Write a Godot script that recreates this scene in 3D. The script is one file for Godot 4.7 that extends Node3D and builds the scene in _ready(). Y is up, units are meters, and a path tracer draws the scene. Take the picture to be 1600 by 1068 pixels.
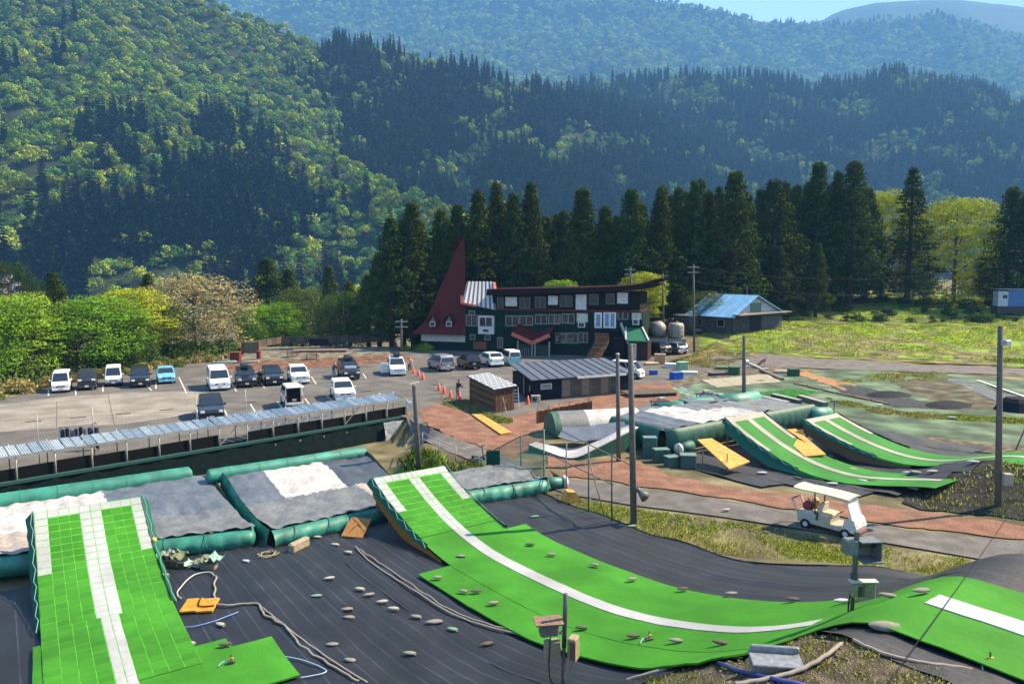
extends Node3D
# A freestyle jump-training park in a mountain valley: green plastic kickers and air bags, a car park, a lodge, forested hills.

var rng := RandomNumberGenerator.new()
var taken := {}
var mats := {}
var tex := {}
var noise := FastNoiseLite.new()
var noise2 := FastNoiseLite.new()

func _ready():
	rng.seed = 7
	var cam := Camera3D.new()
	cam.name = "camera"
	cam.position = Vector3(0, 11.5, 0)
	cam.rotation_degrees = Vector3(-5.6, 0, 0)
	cam.fov = 49.6
	cam.near = 0.2
	cam.far = 9000.0
	add_child(cam)
	cam.current = true
	var env := Environment.new()
	env.background_mode = Environment.BG_SKY
	var sky_mat := ProceduralSkyMaterial.new()
	sky_mat.sky_top_color = Color(0.42, 0.6, 0.82)
	sky_mat.sky_horizon_color = Color(0.78, 0.9, 1.0)
	sky_mat.sky_curve = 0.45
	sky_mat.ground_horizon_color = Color(0.5, 0.58, 0.6)
	sky_mat.ground_bottom_color = Color(0.16, 0.18, 0.14)
	sky_mat.sky_energy_multiplier = 0.75
	var sky := Sky.new()
	sky.sky_material = sky_mat
	env.sky = sky
	env.tonemap_mode = Environment.TONE_MAPPER_LINEAR
	env.tonemap_exposure = 3.85
	env.fog_enabled = true
	env.fog_density = 0.00018
	env.fog_light_color = Color(0.47, 0.73, 1.0)
	env.sdfgi_enabled = true
	env.ssao_enabled = true
	env.ssil_enabled = true
	var we := WorldEnvironment.new()
	we.environment = env
	we.name = "world"
	add_child(we)
	var sun := DirectionalLight3D.new()
	sun.name = "sun"
	sun.light_energy = 1.6
	sun.light_color = Color(1.0, 0.91, 0.77)
	sun.light_angular_distance = 0.5
	sun.shadow_enabled = true
	sun.look_at_from_position(Vector3(0.93, 1.02, -0.33), Vector3.ZERO)
	add_child(sun)

	noise.seed = 3
	noise.frequency = 0.01
	noise2.seed = 11
	noise2.frequency = 0.05
	make_textures()
	build_ground()
	build_hills()
	build_paving()
	build_slope_sheeting()
	build_jumps()
	build_airbags()
	build_shelter()
	build_lodge()
	build_sheds()
	build_house()
	build_poles()
	build_fences()
	build_trees()
	build_vehicles()
	build_clutter()
	build_people()
	build_grass()

# ---------- naming and adding ----------
func numbered(called: String) -> String:
	var n: int = taken.get(called, -1) + 1
	taken[called] = n
	return called if n == 0 else "%s_%03d" % [called, n]

func tag(o: Node, label := "", category := "", group := "", kind := "") -> Node:
	if label: o.set_meta("label", label)
	if category: o.set_meta("category", category)
	if group: o.set_meta("group", group)
	if kind: o.set_meta("kind", kind)
	return o

func thing(called: String, label: String, category: String, at := Vector3.ZERO, turn := 0.0, group := "") -> Node3D:
	var o := Node3D.new()
	o.name = numbered(called)
	o.position = at
	o.rotation_degrees.y = turn
	tag(o, label, category, group)
	add_child(o)
	return o

func put(called: String, mesh, m: Material, parent: Node = null, at := Vector3.ZERO, turn := 0.0) -> MeshInstance3D:
	var o := MeshInstance3D.new()
	if mesh is SurfaceTool:
		mesh.generate_normals()
		o.mesh = mesh.commit()
	else:
		o.mesh = mesh
	o.material_override = null
	for i in o.mesh.get_surface_count(): o.set_surface_override_material(i, m)
	o.position = at
	o.rotation_degrees.y = turn
	if parent == null:
		o.name = numbered(called)
		add_child(o)
	else:
		o.name = called
		parent.add_child(o, true)
	return o

func shared(called: String, mesh: Mesh, m: Material, parent: Node, xf: Transform3D) -> MeshInstance3D:
	var o := MeshInstance3D.new()
	o.mesh = mesh
	o.set_surface_override_material(0, m)
	o.transform = xf
	o.name = called
	parent.add_child(o, true)
	return o

func struct(called: String, mesh, m: Material, parent: Node = null) -> MeshInstance3D:
	var o := put(called, mesh, m, parent)
	if parent == null: o.set_meta("kind", "structure")
	return o

func copy(o: Node3D, at: Vector3, turn: float, label := "") -> Node3D:
	var c: Node3D = o.duplicate()
	c.name = numbered(String(o.name).rstrip("0123456789").trim_suffix("_"))
	c.position = at
	c.rotation_degrees.y = turn
	if label: c.set_meta("label", label)
	add_child(c)
	return c

func many(called: String, mesh: Mesh, xfs: Array, cols: Array, label := "", category := "") -> MultiMeshInstance3D:
	var mm := MultiMesh.new()
	mm.transform_format = MultiMesh.TRANSFORM_3D
	mm.use_colors = cols.size() > 0
	mm.mesh = mesh
	mm.instance_count = xfs.size()
	for i in xfs.size():
		mm.set_instance_transform(i, xfs[i])
		if cols.size(): mm.set_instance_color(i, cols[i])
	var o := MultiMeshInstance3D.new()
	o.multimesh = mm
	o.name = numbered(called)
	o.set_meta("kind", "stuff")
	tag(o, label, category)
	add_child(o)
	return o

# ---------- materials ----------
func lin(r: float, g: float, b: float) -> Color:
	return Color(r, g, b).linear_to_srgb()

func noise_tex(freq: float, lo: float, hi: float, seed_: int, octaves := 4, kind := FastNoiseLite.TYPE_SIMPLEX_SMOOTH) -> ImageTexture:
	var n := FastNoiseLite.new()
	n.noise_type = kind
	n.frequency = freq
	n.seed = seed_
	n.fractal_octaves = octaves
	var im := n.get_seamless_image(512, 512, false, false, 0.15, true)
	im.convert(Image.FORMAT_L8)
	var d := im.get_data()
	var curve := PackedByteArray()
	curve.resize(256)
	for i in 256:
		var t := clampf((i / 255.0 - 0.2) / 0.6, 0, 1)
		curve[i] = int(255 * lerpf(lo, hi, t))
	for i in d.size(): d[i] = curve[d[i]]
	return ImageTexture.create_from_image(Image.create_from_data(512, 512, false, Image.FORMAT_L8, d))

func make_textures():
	tex.fine = noise_tex(0.06, 0.62, 1.0, 1, 4)
	tex.patch = noise_tex(0.012, 0.6, 1.0, 2, 5)
	tex.soft = noise_tex(0.012, 0.82, 1.0, 8, 5)
	tex.speck = noise_tex(0.2, 0.45, 1.0, 3, 2)
	tex.bump = noise_tex(0.03, 0.0, 1.0, 4, 5)
	tex.grain = noise_tex(0.15, 0.0, 1.0, 5, 3)
	tex.crease = noise_tex(0.02, 0.0, 1.0, 6, 3, FastNoiseLite.TYPE_CELLULAR)
	# vertical board streaks
	var im := Image.create(256, 256, false, Image.FORMAT_L8)
	var r := RandomNumberGenerator.new()
	r.seed = 5
	for x in 256:
		var a := r.randf_range(0.7, 1.0)
		for y in 256:
			im.set_pixel(x, y, Color.WHITE * (a * (0.93 + 0.07 * sin(y * 0.1 + x))))
	tex.streak = ImageTexture.create_from_image(im)
	# woven ground cover: printed lines along v every half metre of u, two metres to a repeat
	im = Image.create(512, 256, false, Image.FORMAT_L8)
	for x in 512:
		for y in 256:
			var v := r.randf_range(0.46, 0.54)
			if x % 128 < 9: v = 1.0 if r.randf() < 0.8 else 0.85
			im.set_pixel(x, y, Color.WHITE * v)
	tex.weave = ImageTexture.create_from_image(im)

# base colour is linear; first texture tints in patches, the second in detail, bump is centimetres of relief
func M(key: String, c: Color, rough := 0.8, t1 := "", s1 := 0.2, t2 := "", s2 := 2.0, bump := "", depth := 1.0, metal := 0.0) -> StandardMaterial3D:
	if mats.has(key): return mats[key]
	var m := StandardMaterial3D.new()
	m.resource_name = key
	m.albedo_color = c.linear_to_srgb()
	m.roughness = rough
	m.metallic = metal
	m.metallic_specular = 0.25 if rough >= 0.7 else 0.5
	m.uv1_triplanar = true
	m.uv1_world_triplanar = true
	m.uv1_scale = Vector3.ONE * s1
	m.uv2_triplanar = true
	m.uv2_world_triplanar = true
	m.uv2_scale = Vector3.ONE * s2
	if t1: m.albedo_texture = tex[t1]
	if t2:
		m.detail_enabled = true
		m.detail_blend_mode = BaseMaterial3D.BLEND_MODE_MUL
		m.detail_uv_layer = BaseMaterial3D.DETAIL_UV_2
		m.detail_albedo = tex[t2]
	if bump:
		m.heightmap_enabled = true
		m.heightmap_texture = tex[bump]
		m.heightmap_scale = depth
	mats[key] = m
	return m

func paint(key: String, r: float, g: float, b: float, rough := 0.5, metal := 0.0) -> StandardMaterial3D:
	return M(key, Color(r, g, b), rough, "soft", 0.35, "", 1.0, "", 1.0, metal)

func foliage(key: String, c: Color, through := 0.5) -> StandardMaterial3D:
	if mats.has(key): return mats[key]
	var m := StandardMaterial3D.new()
	m.resource_name = key
	m.albedo_color = c.linear_to_srgb()
	m.vertex_color_use_as_albedo = true
	m.roughness = 0.75
	m.metallic_specular = 0.08
	m.backlight_enabled = through > 0
	m.backlight = Color(through, through, through * 0.6)
	m.cull_mode = BaseMaterial3D.CULL_DISABLED
	mats[key] = m
	return m

func glass(key := "dark_glass", c := Color(0.012, 0.015, 0.02)) -> StandardMaterial3D:
	if mats.has(key): return mats[key]
	var m := StandardMaterial3D.new()
	m.resource_name = key
	m.albedo_color = c.linear_to_srgb()
	m.roughness = 0.08
	m.metallic_specular = 0.6
	mats[key] = m
	return m

# ---------- shapes ----------
func st(flat := true) -> SurfaceTool:
	var s := SurfaceTool.new()
	s.begin(Mesh.PRIMITIVE_TRIANGLES)
	s.set_smooth_group(-1 if flat else 0)
	s.set_meta("flat", flat)
	return s

func tri(s: SurfaceTool, a: Vector3, b: Vector3, c: Vector3):
	s.add_vertex(a); s.add_vertex(b); s.add_vertex(c)

func quad(s: SurfaceTool, a: Vector3, b: Vector3, c: Vector3, d: Vector3):
	tri(s, a, b, c)
	tri(s, a, c, d)

func hexa(s: SurfaceTool, p: Array):   # eight corners: bottom ring 0-3, top ring 4-7
	quad(s, p[3], p[2], p[1], p[0])
	quad(s, p[4], p[5], p[6], p[7])
	for i in 4:
		var j := (i + 1) % 4
		quad(s, p[i], p[j], p[j + 4], p[i + 4])

func box(s: SurfaceTool, c: Vector3, size: Vector3, turn := 0.0, taper := 1.0) -> SurfaceTool:
	var b := Basis(Vector3.UP, deg_to_rad(turn))
	var p := []
	for y in [-0.5, 0.5]:
		var k := 1.0 if y < 0 else taper
		for q in [Vector2(-0.5, -0.5), Vector2(0.5, -0.5), Vector2(0.5, 0.5), Vector2(-0.5, 0.5)]:
			p.append(c + b * Vector3(q.x * size.x * k, y * size.y, q.y * size.z * k))
	hexa(s, p)
	return s

# a box with chamfered vertical and top edges
func block(s: SurfaceTool, c: Vector3, size: Vector3, ch := 0.03, turn := 0.0) -> SurfaceTool:
	var b := Basis(Vector3.UP, deg_to_rad(turn))
	var h := size * 0.5
	var ring := func(y: float, inset: float):
		var x := h.x - inset
		var z := h.z - inset
		var k := ch
		return [Vector3(-x + k, y, -z), Vector3(x - k, y, -z), Vector3(x, y, -z + k), Vector3(x, y, z - k), Vector3(x - k, y, z), Vector3(-x + k, y, z), Vector3(-x, y, z - k), Vector3(-x, y, -z + k)]
	var rings: Array = [ring.call(-h.y, 0.0), ring.call(h.y - ch, 0.0), ring.call(h.y, ch)]
	for k in 2:
		for i in 8:
			var j: int = (i + 1) % 8
			quad(s, c + b * rings[k][i], c + b * rings[k][j], c + b * rings[k + 1][j], c + b * rings[k + 1][i])
	for i in range(1, 7):
		tri(s, c + b * rings[2][0], c + b * rings[2][i], c + b * rings[2][i + 1])
		tri(s, c + b * rings[0][0], c + b * rings[0][i + 1], c + b * rings[0][i])
	return s

func tube(s: SurfaceTool, a: Vector3, b: Vector3, r0: float, r1 := -1.0, sides := 8, caps := true) -> SurfaceTool:
	if r1 < 0: r1 = r0
	var ax := (b - a).normalized()
	var u := ax.cross(Vector3.UP if absf(ax.y) < 0.9 else Vector3.RIGHT).normalized()
	var v := ax.cross(u)
	for i in sides:
		var t0 := TAU * i / sides
		var t1 := TAU * (i + 1) / sides
		var d0 := u * cos(t0) + v * sin(t0)
		var d1 := u * cos(t1) + v * sin(t1)
		quad(s, a + d0 * r0, b + d0 * r1, b + d1 * r1, a + d1 * r0)
		if caps:
			tri(s, a, a + d0 * r0, a + d1 * r0)
			tri(s, b, b + d1 * r1, b + d0 * r1)
	return s

func beam(s: SurfaceTool, a: Vector3, b: Vector3, w: float, h := -1.0) -> SurfaceTool:
	if h < 0: h = w
	var ax := (b - a).normalized()
	var u := ax.cross(Vector3.UP if absf(ax.y) < 0.98 else Vector3.RIGHT).normalized() * w * 0.5
	var v := ax.cross(u).normalized() * h * 0.5
	hexa(s, [a - u - v, a + u - v, a + u + v, a - u + v, b - u - v, b + u - v, b + u + v, b - u + v])
	return s

# a rope, hose or wire along points
func hose(s: SurfaceTool, pts: Array, r: float, sides := 6) -> SurfaceTool:
	var rings := []
	for i in pts.size():
		var ax: Vector3 = (pts[mini(i + 1, pts.size() - 1)] - pts[maxi(i - 1, 0)]).normalized()
		var u := ax.cross(Vector3.UP if absf(ax.y) < 0.95 else Vector3.RIGHT).normalized()
		var v := ax.cross(u)
		var ring := []
		for k in sides: ring.append(pts[i] + (u * cos(TAU * k / sides) + v * sin(TAU * k / sides)) * r)
		rings.append(ring)
	for i in pts.size() - 1:
		for k in sides:
			var j := (k + 1) % sides
			quad(s, rings[i][k], rings[i + 1][k], rings[i + 1][j], rings[i][j])
	return s

# rows of points into a sheet; thick > 0 gives it an underside and rims
func sheet(s: SurfaceTool, rows: Array, thick := 0.0, uv := []) -> SurfaceTool:
	var w: int = rows[0].size()
	var flat: bool = s.get_meta("flat", true)
	for i in rows.size() - 1:
		for j in w - 1:
			if not flat: s.set_smooth_group(0)
			var ids := [[i, j], [i + 1, j], [i + 1, j + 1], [i, j], [i + 1, j + 1], [i, j + 1]]
			for q in ids:
				s.set_uv(uv[q[0]][q[1]] if uv.size() else Vector2.ZERO)
				s.add_vertex(rows[q[0]][q[1]])
			if thick > 0:
				if not flat: s.set_smooth_group(1)
				for n in [0, 2, 1, 3, 5, 4]: 
					if uv.size(): s.set_uv(uv[ids[n][0]][ids[n][1]])
					s.add_vertex(rows[ids[n][0]][ids[n][1]] - Vector3(0, thick, 0))
	if thick > 0:
		s.set_smooth_group(-1)
		var dn := Vector3(0, -thick, 0)
		var n: int = rows.size() - 1
		for j in w - 1:
			quad(s, rows[0][j], rows[0][j + 1], rows[0][j + 1] + dn, rows[0][j] + dn)
			quad(s, rows[n][j + 1], rows[n][j], rows[n][j] + dn, rows[n][j + 1] + dn)
		for i in n:
			quad(s, rows[i + 1][0], rows[i][0], rows[i][0] + dn, rows[i + 1][0] + dn)
			quad(s, rows[i][w - 1], rows[i + 1][w - 1], rows[i + 1][w - 1] + dn, rows[i][w - 1] + dn)
		s.set_smooth_group(-1 if flat else 0)
	return s

func lathe(s: SurfaceTool, at: Vector3, prof: Array, sides := 16) -> SurfaceTool:   # prof of Vector2(radius, y)
	for i in prof.size() - 1:
		for k in sides:
			var a := TAU * k / sides
			var b := TAU * (k + 1) / sides
			var d0 := Vector3(cos(a), 0, sin(a))
			var d1 := Vector3(cos(b), 0, sin(b))
			var p0: Vector2 = prof[i]
			var p1: Vector2 = prof[i + 1]
			var u := Vector3(0, 1, 0)
			if p0.x > 0.0001: tri(s, at + d0 * p0.x + u * p0.y, at + d1 * p0.x + u * p0.y, at + d1 * p1.x + u * p1.y)
			if p1.x > 0.0001: tri(s, at + d0 * p0.x + u * p0.y, at + d1 * p1.x + u * p1.y, at + d0 * p1.x + u * p1.y)
	return s

# polygon (x right, y up) pushed along an axis frame
func extrude(s: SurfaceTool, poly: Array, frame: Transform3D, depth: float, inset := 0.0) -> SurfaceTool:
	var pk := PackedVector2Array(poly)
	var idx := Geometry2D.triangulate_polygon(pk)
	var n := poly.size()
	for i in n:
		var a: Vector2 = poly[i]
		var b: Vector2 = poly[(i + 1) % n]
		quad(s, frame * Vector3(a.x, a.y, 0), frame * Vector3(b.x, b.y, 0), frame * Vector3(b.x, b.y, depth), frame * Vector3(a.x, a.y, depth))
	for k in range(0, idx.size(), 3):
		var a := pk[idx[k]]
		var b := pk[idx[k + 1]]
		var c := pk[idx[k + 2]]
		tri(s, frame * Vector3(a.x, a.y, 0), frame * Vector3(c.x, c.y, 0), frame * Vector3(b.x, b.y, 0))
		tri(s, frame * Vector3(a.x, a.y, depth), frame * Vector3(b.x, b.y, depth), frame * Vector3(c.x, c.y, depth))
	return s

func inside(p: Vector2, poly: PackedVector2Array) -> bool:
	return Geometry2D.is_point_in_polygon(p, poly)

func smooth_path(pts: Array, per := 6) -> Array:
	var out := []
	var n := pts.size()
	for i in n - 1:
		var a: Vector3 = pts[maxi(i - 1, 0)]
		var b: Vector3 = pts[i]
		var c: Vector3 = pts[i + 1]
		var d: Vector3 = pts[mini(i + 2, n - 1)]
		for k in per: out.append(b.cubic_interpolate(c, a, d, float(k) / per))
	out.append(pts[n - 1])
	return out

# ---------- terrain ----------
const LEVELS := [4.0, 4.3, 6.5, 4.28, 7.6, 4.2, 9.8, 2.76, 11.4, 1.9, 13.5, 1.1, 16.4, 0.35, 21.4, -0.15, 26.4, -0.3, 31.0, -0.45, 34.0, -0.7, 42.0, -1.3, 60.0, -1.5]
var wall_a := Vector2(-27.65, -39.02)
var wall_b := Vector2(-8.57, -57.39)

func lev(p: float) -> float:
	if p <= LEVELS[0]: return LEVELS[1]
	for i in range(0, LEVELS.size() - 2, 2):
		if p <= LEVELS[i + 2]:
			var y0: float = LEVELS[maxi(i - 2, 0) + 1]
			var y3: float = LEVELS[mini(i + 4, LEVELS.size() - 2) + 1]
			return cubic_interpolate_in_time(LEVELS[i + 1], LEVELS[i + 3], y0, y3, (p - LEVELS[i]) / (LEVELS[i + 2] - LEVELS[i]), LEVELS[i + 2] - LEVELS[i], LEVELS[maxi(i - 2, 0)] - LEVELS[i], LEVELS[mini(i + 4, LEVELS.size() - 2)] - LEVELS[i])
	return LEVELS[-1]

func pq(x: float, z: float) -> Vector2:   # jump axis: p away from the start tower along the runs, q across to the right
	return Vector2(-0.574 * x - 0.819 * z, 0.819 * x - 0.574 * z)

func from_pq(p: float, q: float, y := 0.0) -> Vector3:
	return Vector3(-0.574 * p + 0.819 * q, y, -(0.819 * p + 0.574 * q))

func bump_at(x: float, z: float, c: Vector3, r: float) -> float:
	var d := Vector2(x - c.x, z - c.z).length() / r
	return c.y * exp(-d * d * 1.6)

func height(x: float, z: float) -> float:
	var d := -z
	var c := pq(x, z)
	var y := 0.0
	if d < 75.0:
		var side := (wall_b - wall_a).cross(Vector2(x, z) - wall_a) / (wall_b - wall_a).length()   # positive towards the camera
		var near := 1.0 - smoothstep(23.5, 29.0, c.y) if c.x < 33.0 else 1.0 - smoothstep(19.0 + 5.3 * smoothstep(40.0, 47.0, c.x), 21.5 + 4.1 * smoothstep(40.0, 47.0, c.x), c.y)
		if c.x < 33.0: near = lerpf(near, 1.0 - smoothstep(20.5, 29.5, c.y), smoothstep(14.0, 9.5, c.x))
		y = lev(c.x) * near * smoothstep(-2.2, -1.4, side)
		if c.x < 12.5 and c.y < 14.0:
			y += 0.25 * smoothstep(12.5, 11.0, c.x) * smoothstep(14.0, 12.8, c.y) * (0.7 + 0.6 * noise2.get_noise_2d(x * 9, z * 9))
		# the far basin with two more jumps, and the bank at its right end
		y -= 0.6 * exp(-pow((x - 18.0) / 7.0, 2) - pow((d - 43.0) / 5.0, 2))
		y += bump_at(x, z, Vector3(25.5, 1.25, -38.2), 4.2) + bump_at(x, z, Vector3(32, 1.3, -39), 5.5)
		y += bump_at(x, z, Vector3(41.5, 0.8, -50), 3.0) * 0.6
	if d > 66.0:
		y += 2.3 * smoothstep(94.0, 118.0, d) * smoothstep(14.0, 34.0, x) + 3.4 * smoothstep(114.0, 165.0, d) * smoothstep(14.0, 40.0, x)
		y -= 12.0 * smoothstep(104.0, 190.0, d) * smoothstep(6.0, -14.0, x)
		y += 0.2 * noise2.get_noise_2d(x * 3, z * 3) * smoothstep(20.0, 30.0, x) * smoothstep(62.0, 75.0, d)
	return y

func on(p: Vector3, lift := 0.0) -> Vector3:
	return Vector3(p.x, height(p.x, p.z) + lift, p.z)

# a sheet over the terrain inside a polygon, cut exactly at its outline
func patch(poly: Array, lift: float, cell: float, ragged := 0.0, flat := false) -> SurfaceTool:
	var pk := PackedVector2Array()
	for i in poly.size():
		var a: Vector2 = poly[i]
		var b: Vector2 = poly[(i + 1) % poly.size()]
		var n := maxi(1, int(a.distance_to(b) / maxf(0.5, ragged * 1.5))) if ragged > 0 else 1
		for k in n:
			var q := a.lerp(b, float(k) / n)
			if ragged > 0: q += Vector2(noise2.get_noise_2d(q.x * 12, q.y * 12), noise2.get_noise_2d(q.x * 12 + 900, q.y * 12)) * ragged * 2.0
			pk.append(q)
	var s := st(false)
	if flat:
		var idx := Geometry2D.triangulate_polygon(pk)
		for i in idx: s.add_vertex(Vector3(pk[i].x, lift, pk[i].y))
		return s
	var lo := pk[0]
	var hi := pk[0]
	for q in pk:
		lo = lo.min(q)
		hi = hi.max(q)
	for i in int((hi.x - lo.x) / cell) + 1:
		for j in int((hi.y - lo.y) / cell) + 1:
			var a := lo + Vector2(i, j) * cell
			var sq := PackedVector2Array([a, a + Vector2(cell, 0), a + Vector2(cell, cell), a + Vector2(0, cell)])
			for piece in Geometry2D.intersect_polygons(sq, pk):
				var idx := Geometry2D.triangulate_polygon(piece)
				for k in idx:
					s.add_vertex(Vector3(piece[k].x, height(piece[k].x, piece[k].y) + lift, piece[k].y))
	return s

func build_ground():
	var s := st(false)
	var xs := []
	var zs := []
	var x := -190.0
	while x < 260.0:
		xs.append(x)
		x += 1.0 if x > -40 and x < 45 else 4.0
	var d := -6.0
	while d < 420.0:
		zs.append(d)
		d += 0.8 if d < 58.0 else (1.5 if d < 120.0 else 10.0)
	var rows := []
	for dd in zs:
		var row := []
		for xx in xs: row.append(Vector3(xx, height(xx, -dd) - 0.02, -dd))
		rows.append(row)
	sheet(s, rows)
	struct("ground", s, M("earth_and_grass", Color(0.28, 0.25, 0.14), 0.95, "patch", 0.04, "fine", 0.4))

# ---------- hills ----------
var ridge_near := [Vector3(-940.85, 564.61, -950), Vector3(-721.78, 495.92, -930), Vector3(-492.86, 411.95, -920), Vector3(-383.5, 359.32, -925), Vector3(-332.53, 335.25, -930), Vector3(-296.67, 328.53, -950), Vector3(-258.91, 319.62, -970), Vector3(-198.31, 319.6, -990), Vector3(-135.1, 309.53, -1010), Vector3(-86.18, 307.1, -1030), Vector3(-35.53, 298.53, -1060), Vector3(27.44, 292.47, -1090), Vector3(75.29, 285.6, -1120), Vector3(158.88, 282.92, -1180), Vector3(274.21, 266.19, -1250), Vector3(399.78, 216.68, -1310)]
var spur_near := [Vector3(-352.6, 303.17, -900), Vector3(-255.69, 199.44, -800), Vector3(-192.28, 134.48, -710), Vector3(-126.5, 90.53, -620), Vector3(-76.43, 64.1, -560), Vector3(-34.22, 43.71, -500)]
var spur_left := [Vector3(-547.14, 431.42, -900), Vector3(-433.45, 270.76, -800), Vector3(-329.98, 170.22, -700), Vector3(-242.94, 109.58, -610), Vector3(-202.5, 66.76, -540)]
var ridge_mid := [Vector3(0, 336.88, -1435), Vector3(87.8, 379.32, -1493), Vector3(165.4, 401.05, -1516), Vector3(271.12, 413.22, -1539), Vector3(390.05, 417.36, -1550), Vector3(506.86, 423.66, -1550), Vector3(594.42, 399.44, -1539), Vector3(679.03, 407.61, -1527), Vector3(755.1, 423.74, -1527), Vector3(878.06, 410.72, -1539), Vector3(990.16, 385.77, -1550), Vector3(1113.64, 348.82, -1573), Vector3(1285.33, 305.52, -1584)]
var spur_mid := [Vector3(390.05, 417.36, -1550), Vector3(368.19, 256.52, -1320), Vector3(297.06, 141.44, -1091)]
var spur_mid_right := [Vector3(878.06, 410.72, -1539), Vector3(781.02, 256.52, -1320), Vector3(594.6, 132.31, -1091)]
var ridge_far := [Vector3(-1887.96, 1400.92, -3510), Vector3(-1165.59, 1289.42, -3510), Vector3(-582.09, 1331.32, -3510), Vector3(0, 1295.01, -3510), Vector3(466.54, 1267.03, -3510), Vector3(817.37, 1227.79, -3510), Vector3(1170.04, 1157.48, -3510), Vector3(1404.28, 1151.84, -3510), Vector3(1695.73, 1174.38, -3510), Vector3(1987.94, 1177.2, -3510), Vector3(2224.53, 1134.92, -3510), Vector3(2463.7, 1064.24, -3510), Vector3(2937.77, 1007.48, -3510)]
var spur_far := [Vector3(583.5, 1247.42, -3510), Vector3(367.73, 980.44, -3146), Vector3(139.44, 711.49, -2768)]
var spur_far_left := [Vector3(-815.25, 1317.36, -3510), Vector3(-423.4, 1013.99, -3172), Vector3(-95.89, 800.41, -2862)]
var spur_far_right := [Vector3(1929.47, 1177.2, -3510), Vector3(1922.32, 905.13, -3105), Vector3(1815.95, 661.78, -2768)]
var ridge_last := [Vector3(-369.25, 1704.35, -4455), Vector3(370.3, 1580.17, -4455), Vector3(889.51, 1541, -4455), Vector3(1634.75, 1433.8, -4455), Vector3(1854.66, 1505.32, -4455), Vector3(2074.52, 1562.37, -4455), Vector3(2517.83, 1583.73, -4455), Vector3(2816.1, 1551.69, -4455), Vector3(3114.81, 1519.6, -4455), Vector3(3713.54, 1455.28, -4455)]

func ridge_height(pts: Array, x: float, z: float, slope: float) -> float:
	var best := -1e9
	for i in pts.size() - 1:
		var a := Vector2(pts[i].x, pts[i].z)
		var b := Vector2(pts[i + 1].x, pts[i + 1].z)
		var t := clampf((Vector2(x, z) - a).dot(b - a) / (b - a).length_squared(), 0, 1)
		var dist := Vector2(x, z).distance_to(a.lerp(b, t))
		best = maxf(best, lerpf(pts[i].y, pts[i + 1].y, t) - dist * slope)
	return best

func rough_hill(x: float, z: float) -> float:
	return 1.0 - absf(noise.get_noise_2d(x * 0.55, z * 0.55)) * 2.2

func soft_max(a: float, b: float, k: float) -> float:
	return maxf(a, b) + k * 0.25 * pow(maxf(k - absf(a - b), 0.0) / k, 2)

func near_hill(x: float, z: float) -> float:
	var h := ridge_height(ridge_near, x, z, 0.86) - 17.0
	h = soft_max(h, ridge_height(spur_near, x, z, 0.75), 20.0)
	h = soft_max(h, ridge_height(spur_left, x, z, 0.6), 20.0)
	return h - 18.0 * absf(noise.get_noise_2d(x * 0.9, z * 0.9)) * smoothstep(5.0, 80.0, ridge_near[4].y + 120 - h)

func mid_hill(x: float, z: float) -> float:
	var h := ridge_height(ridge_mid, x, z, 0.72) - 20.0
	h = soft_max(h, ridge_height(spur_mid, x, z, 0.6) - 20.0, 25.0)
	h = soft_max(h, ridge_height(spur_mid_right, x, z, 0.6) - 20.0, 25.0)
	return h - 20.0 * absf(noise.get_noise_2d(x * 0.7, z * 0.7)) * smoothstep(0.0, 90.0, 415.0 - h)

func far_hill(x: float, z: float) -> float:
	var h := ridge_height(ridge_far, x, z, 0.85) - 20.0
	h = soft_max(h, ridge_height(spur_far, x, z, 0.7), 40.0)
	h = soft_max(h, ridge_height(spur_far_left, x, z, 0.7), 40.0)
	h = soft_max(h, ridge_height(spur_far_right, x, z, 0.7), 40.0)
	return h - 120.0 * absf(noise.get_noise_2d(x * 0.25, z * 0.25)) * smoothstep(0.0, 160.0, 1180.0 - h)

func last_hill(x: float, z: float) -> float:
	return ridge_height(ridge_last, x, z, 0.8) - 60.0 * absf(noise.get_noise_2d(x * 0.3, z * 0.3)) * smoothstep(0.0, 200.0, 1600.0 - ridge_height(ridge_last, x, z, 0.8))

func hill_mesh(f: Callable, x0: float, x1: float, d0: float, d1: float, step: float, base: float) -> SurfaceTool:
	var s := st(false)
	var rows := []
	var d := d0
	while d <= d1:
		var row := []
		var x := x0
		while x <= x1:
			row.append(Vector3(x, maxf(f.call(x, -d), base), -d))
			x += step
		rows.append(row)
		d += step
	return sheet(s, rows)

func seen(p: Vector3, margin := 1.08) -> bool:
	return absf(p.x) < -p.z * 0.695 * margin and p.y - 11.5 < -p.z * 0.40 * margin + 10

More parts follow.
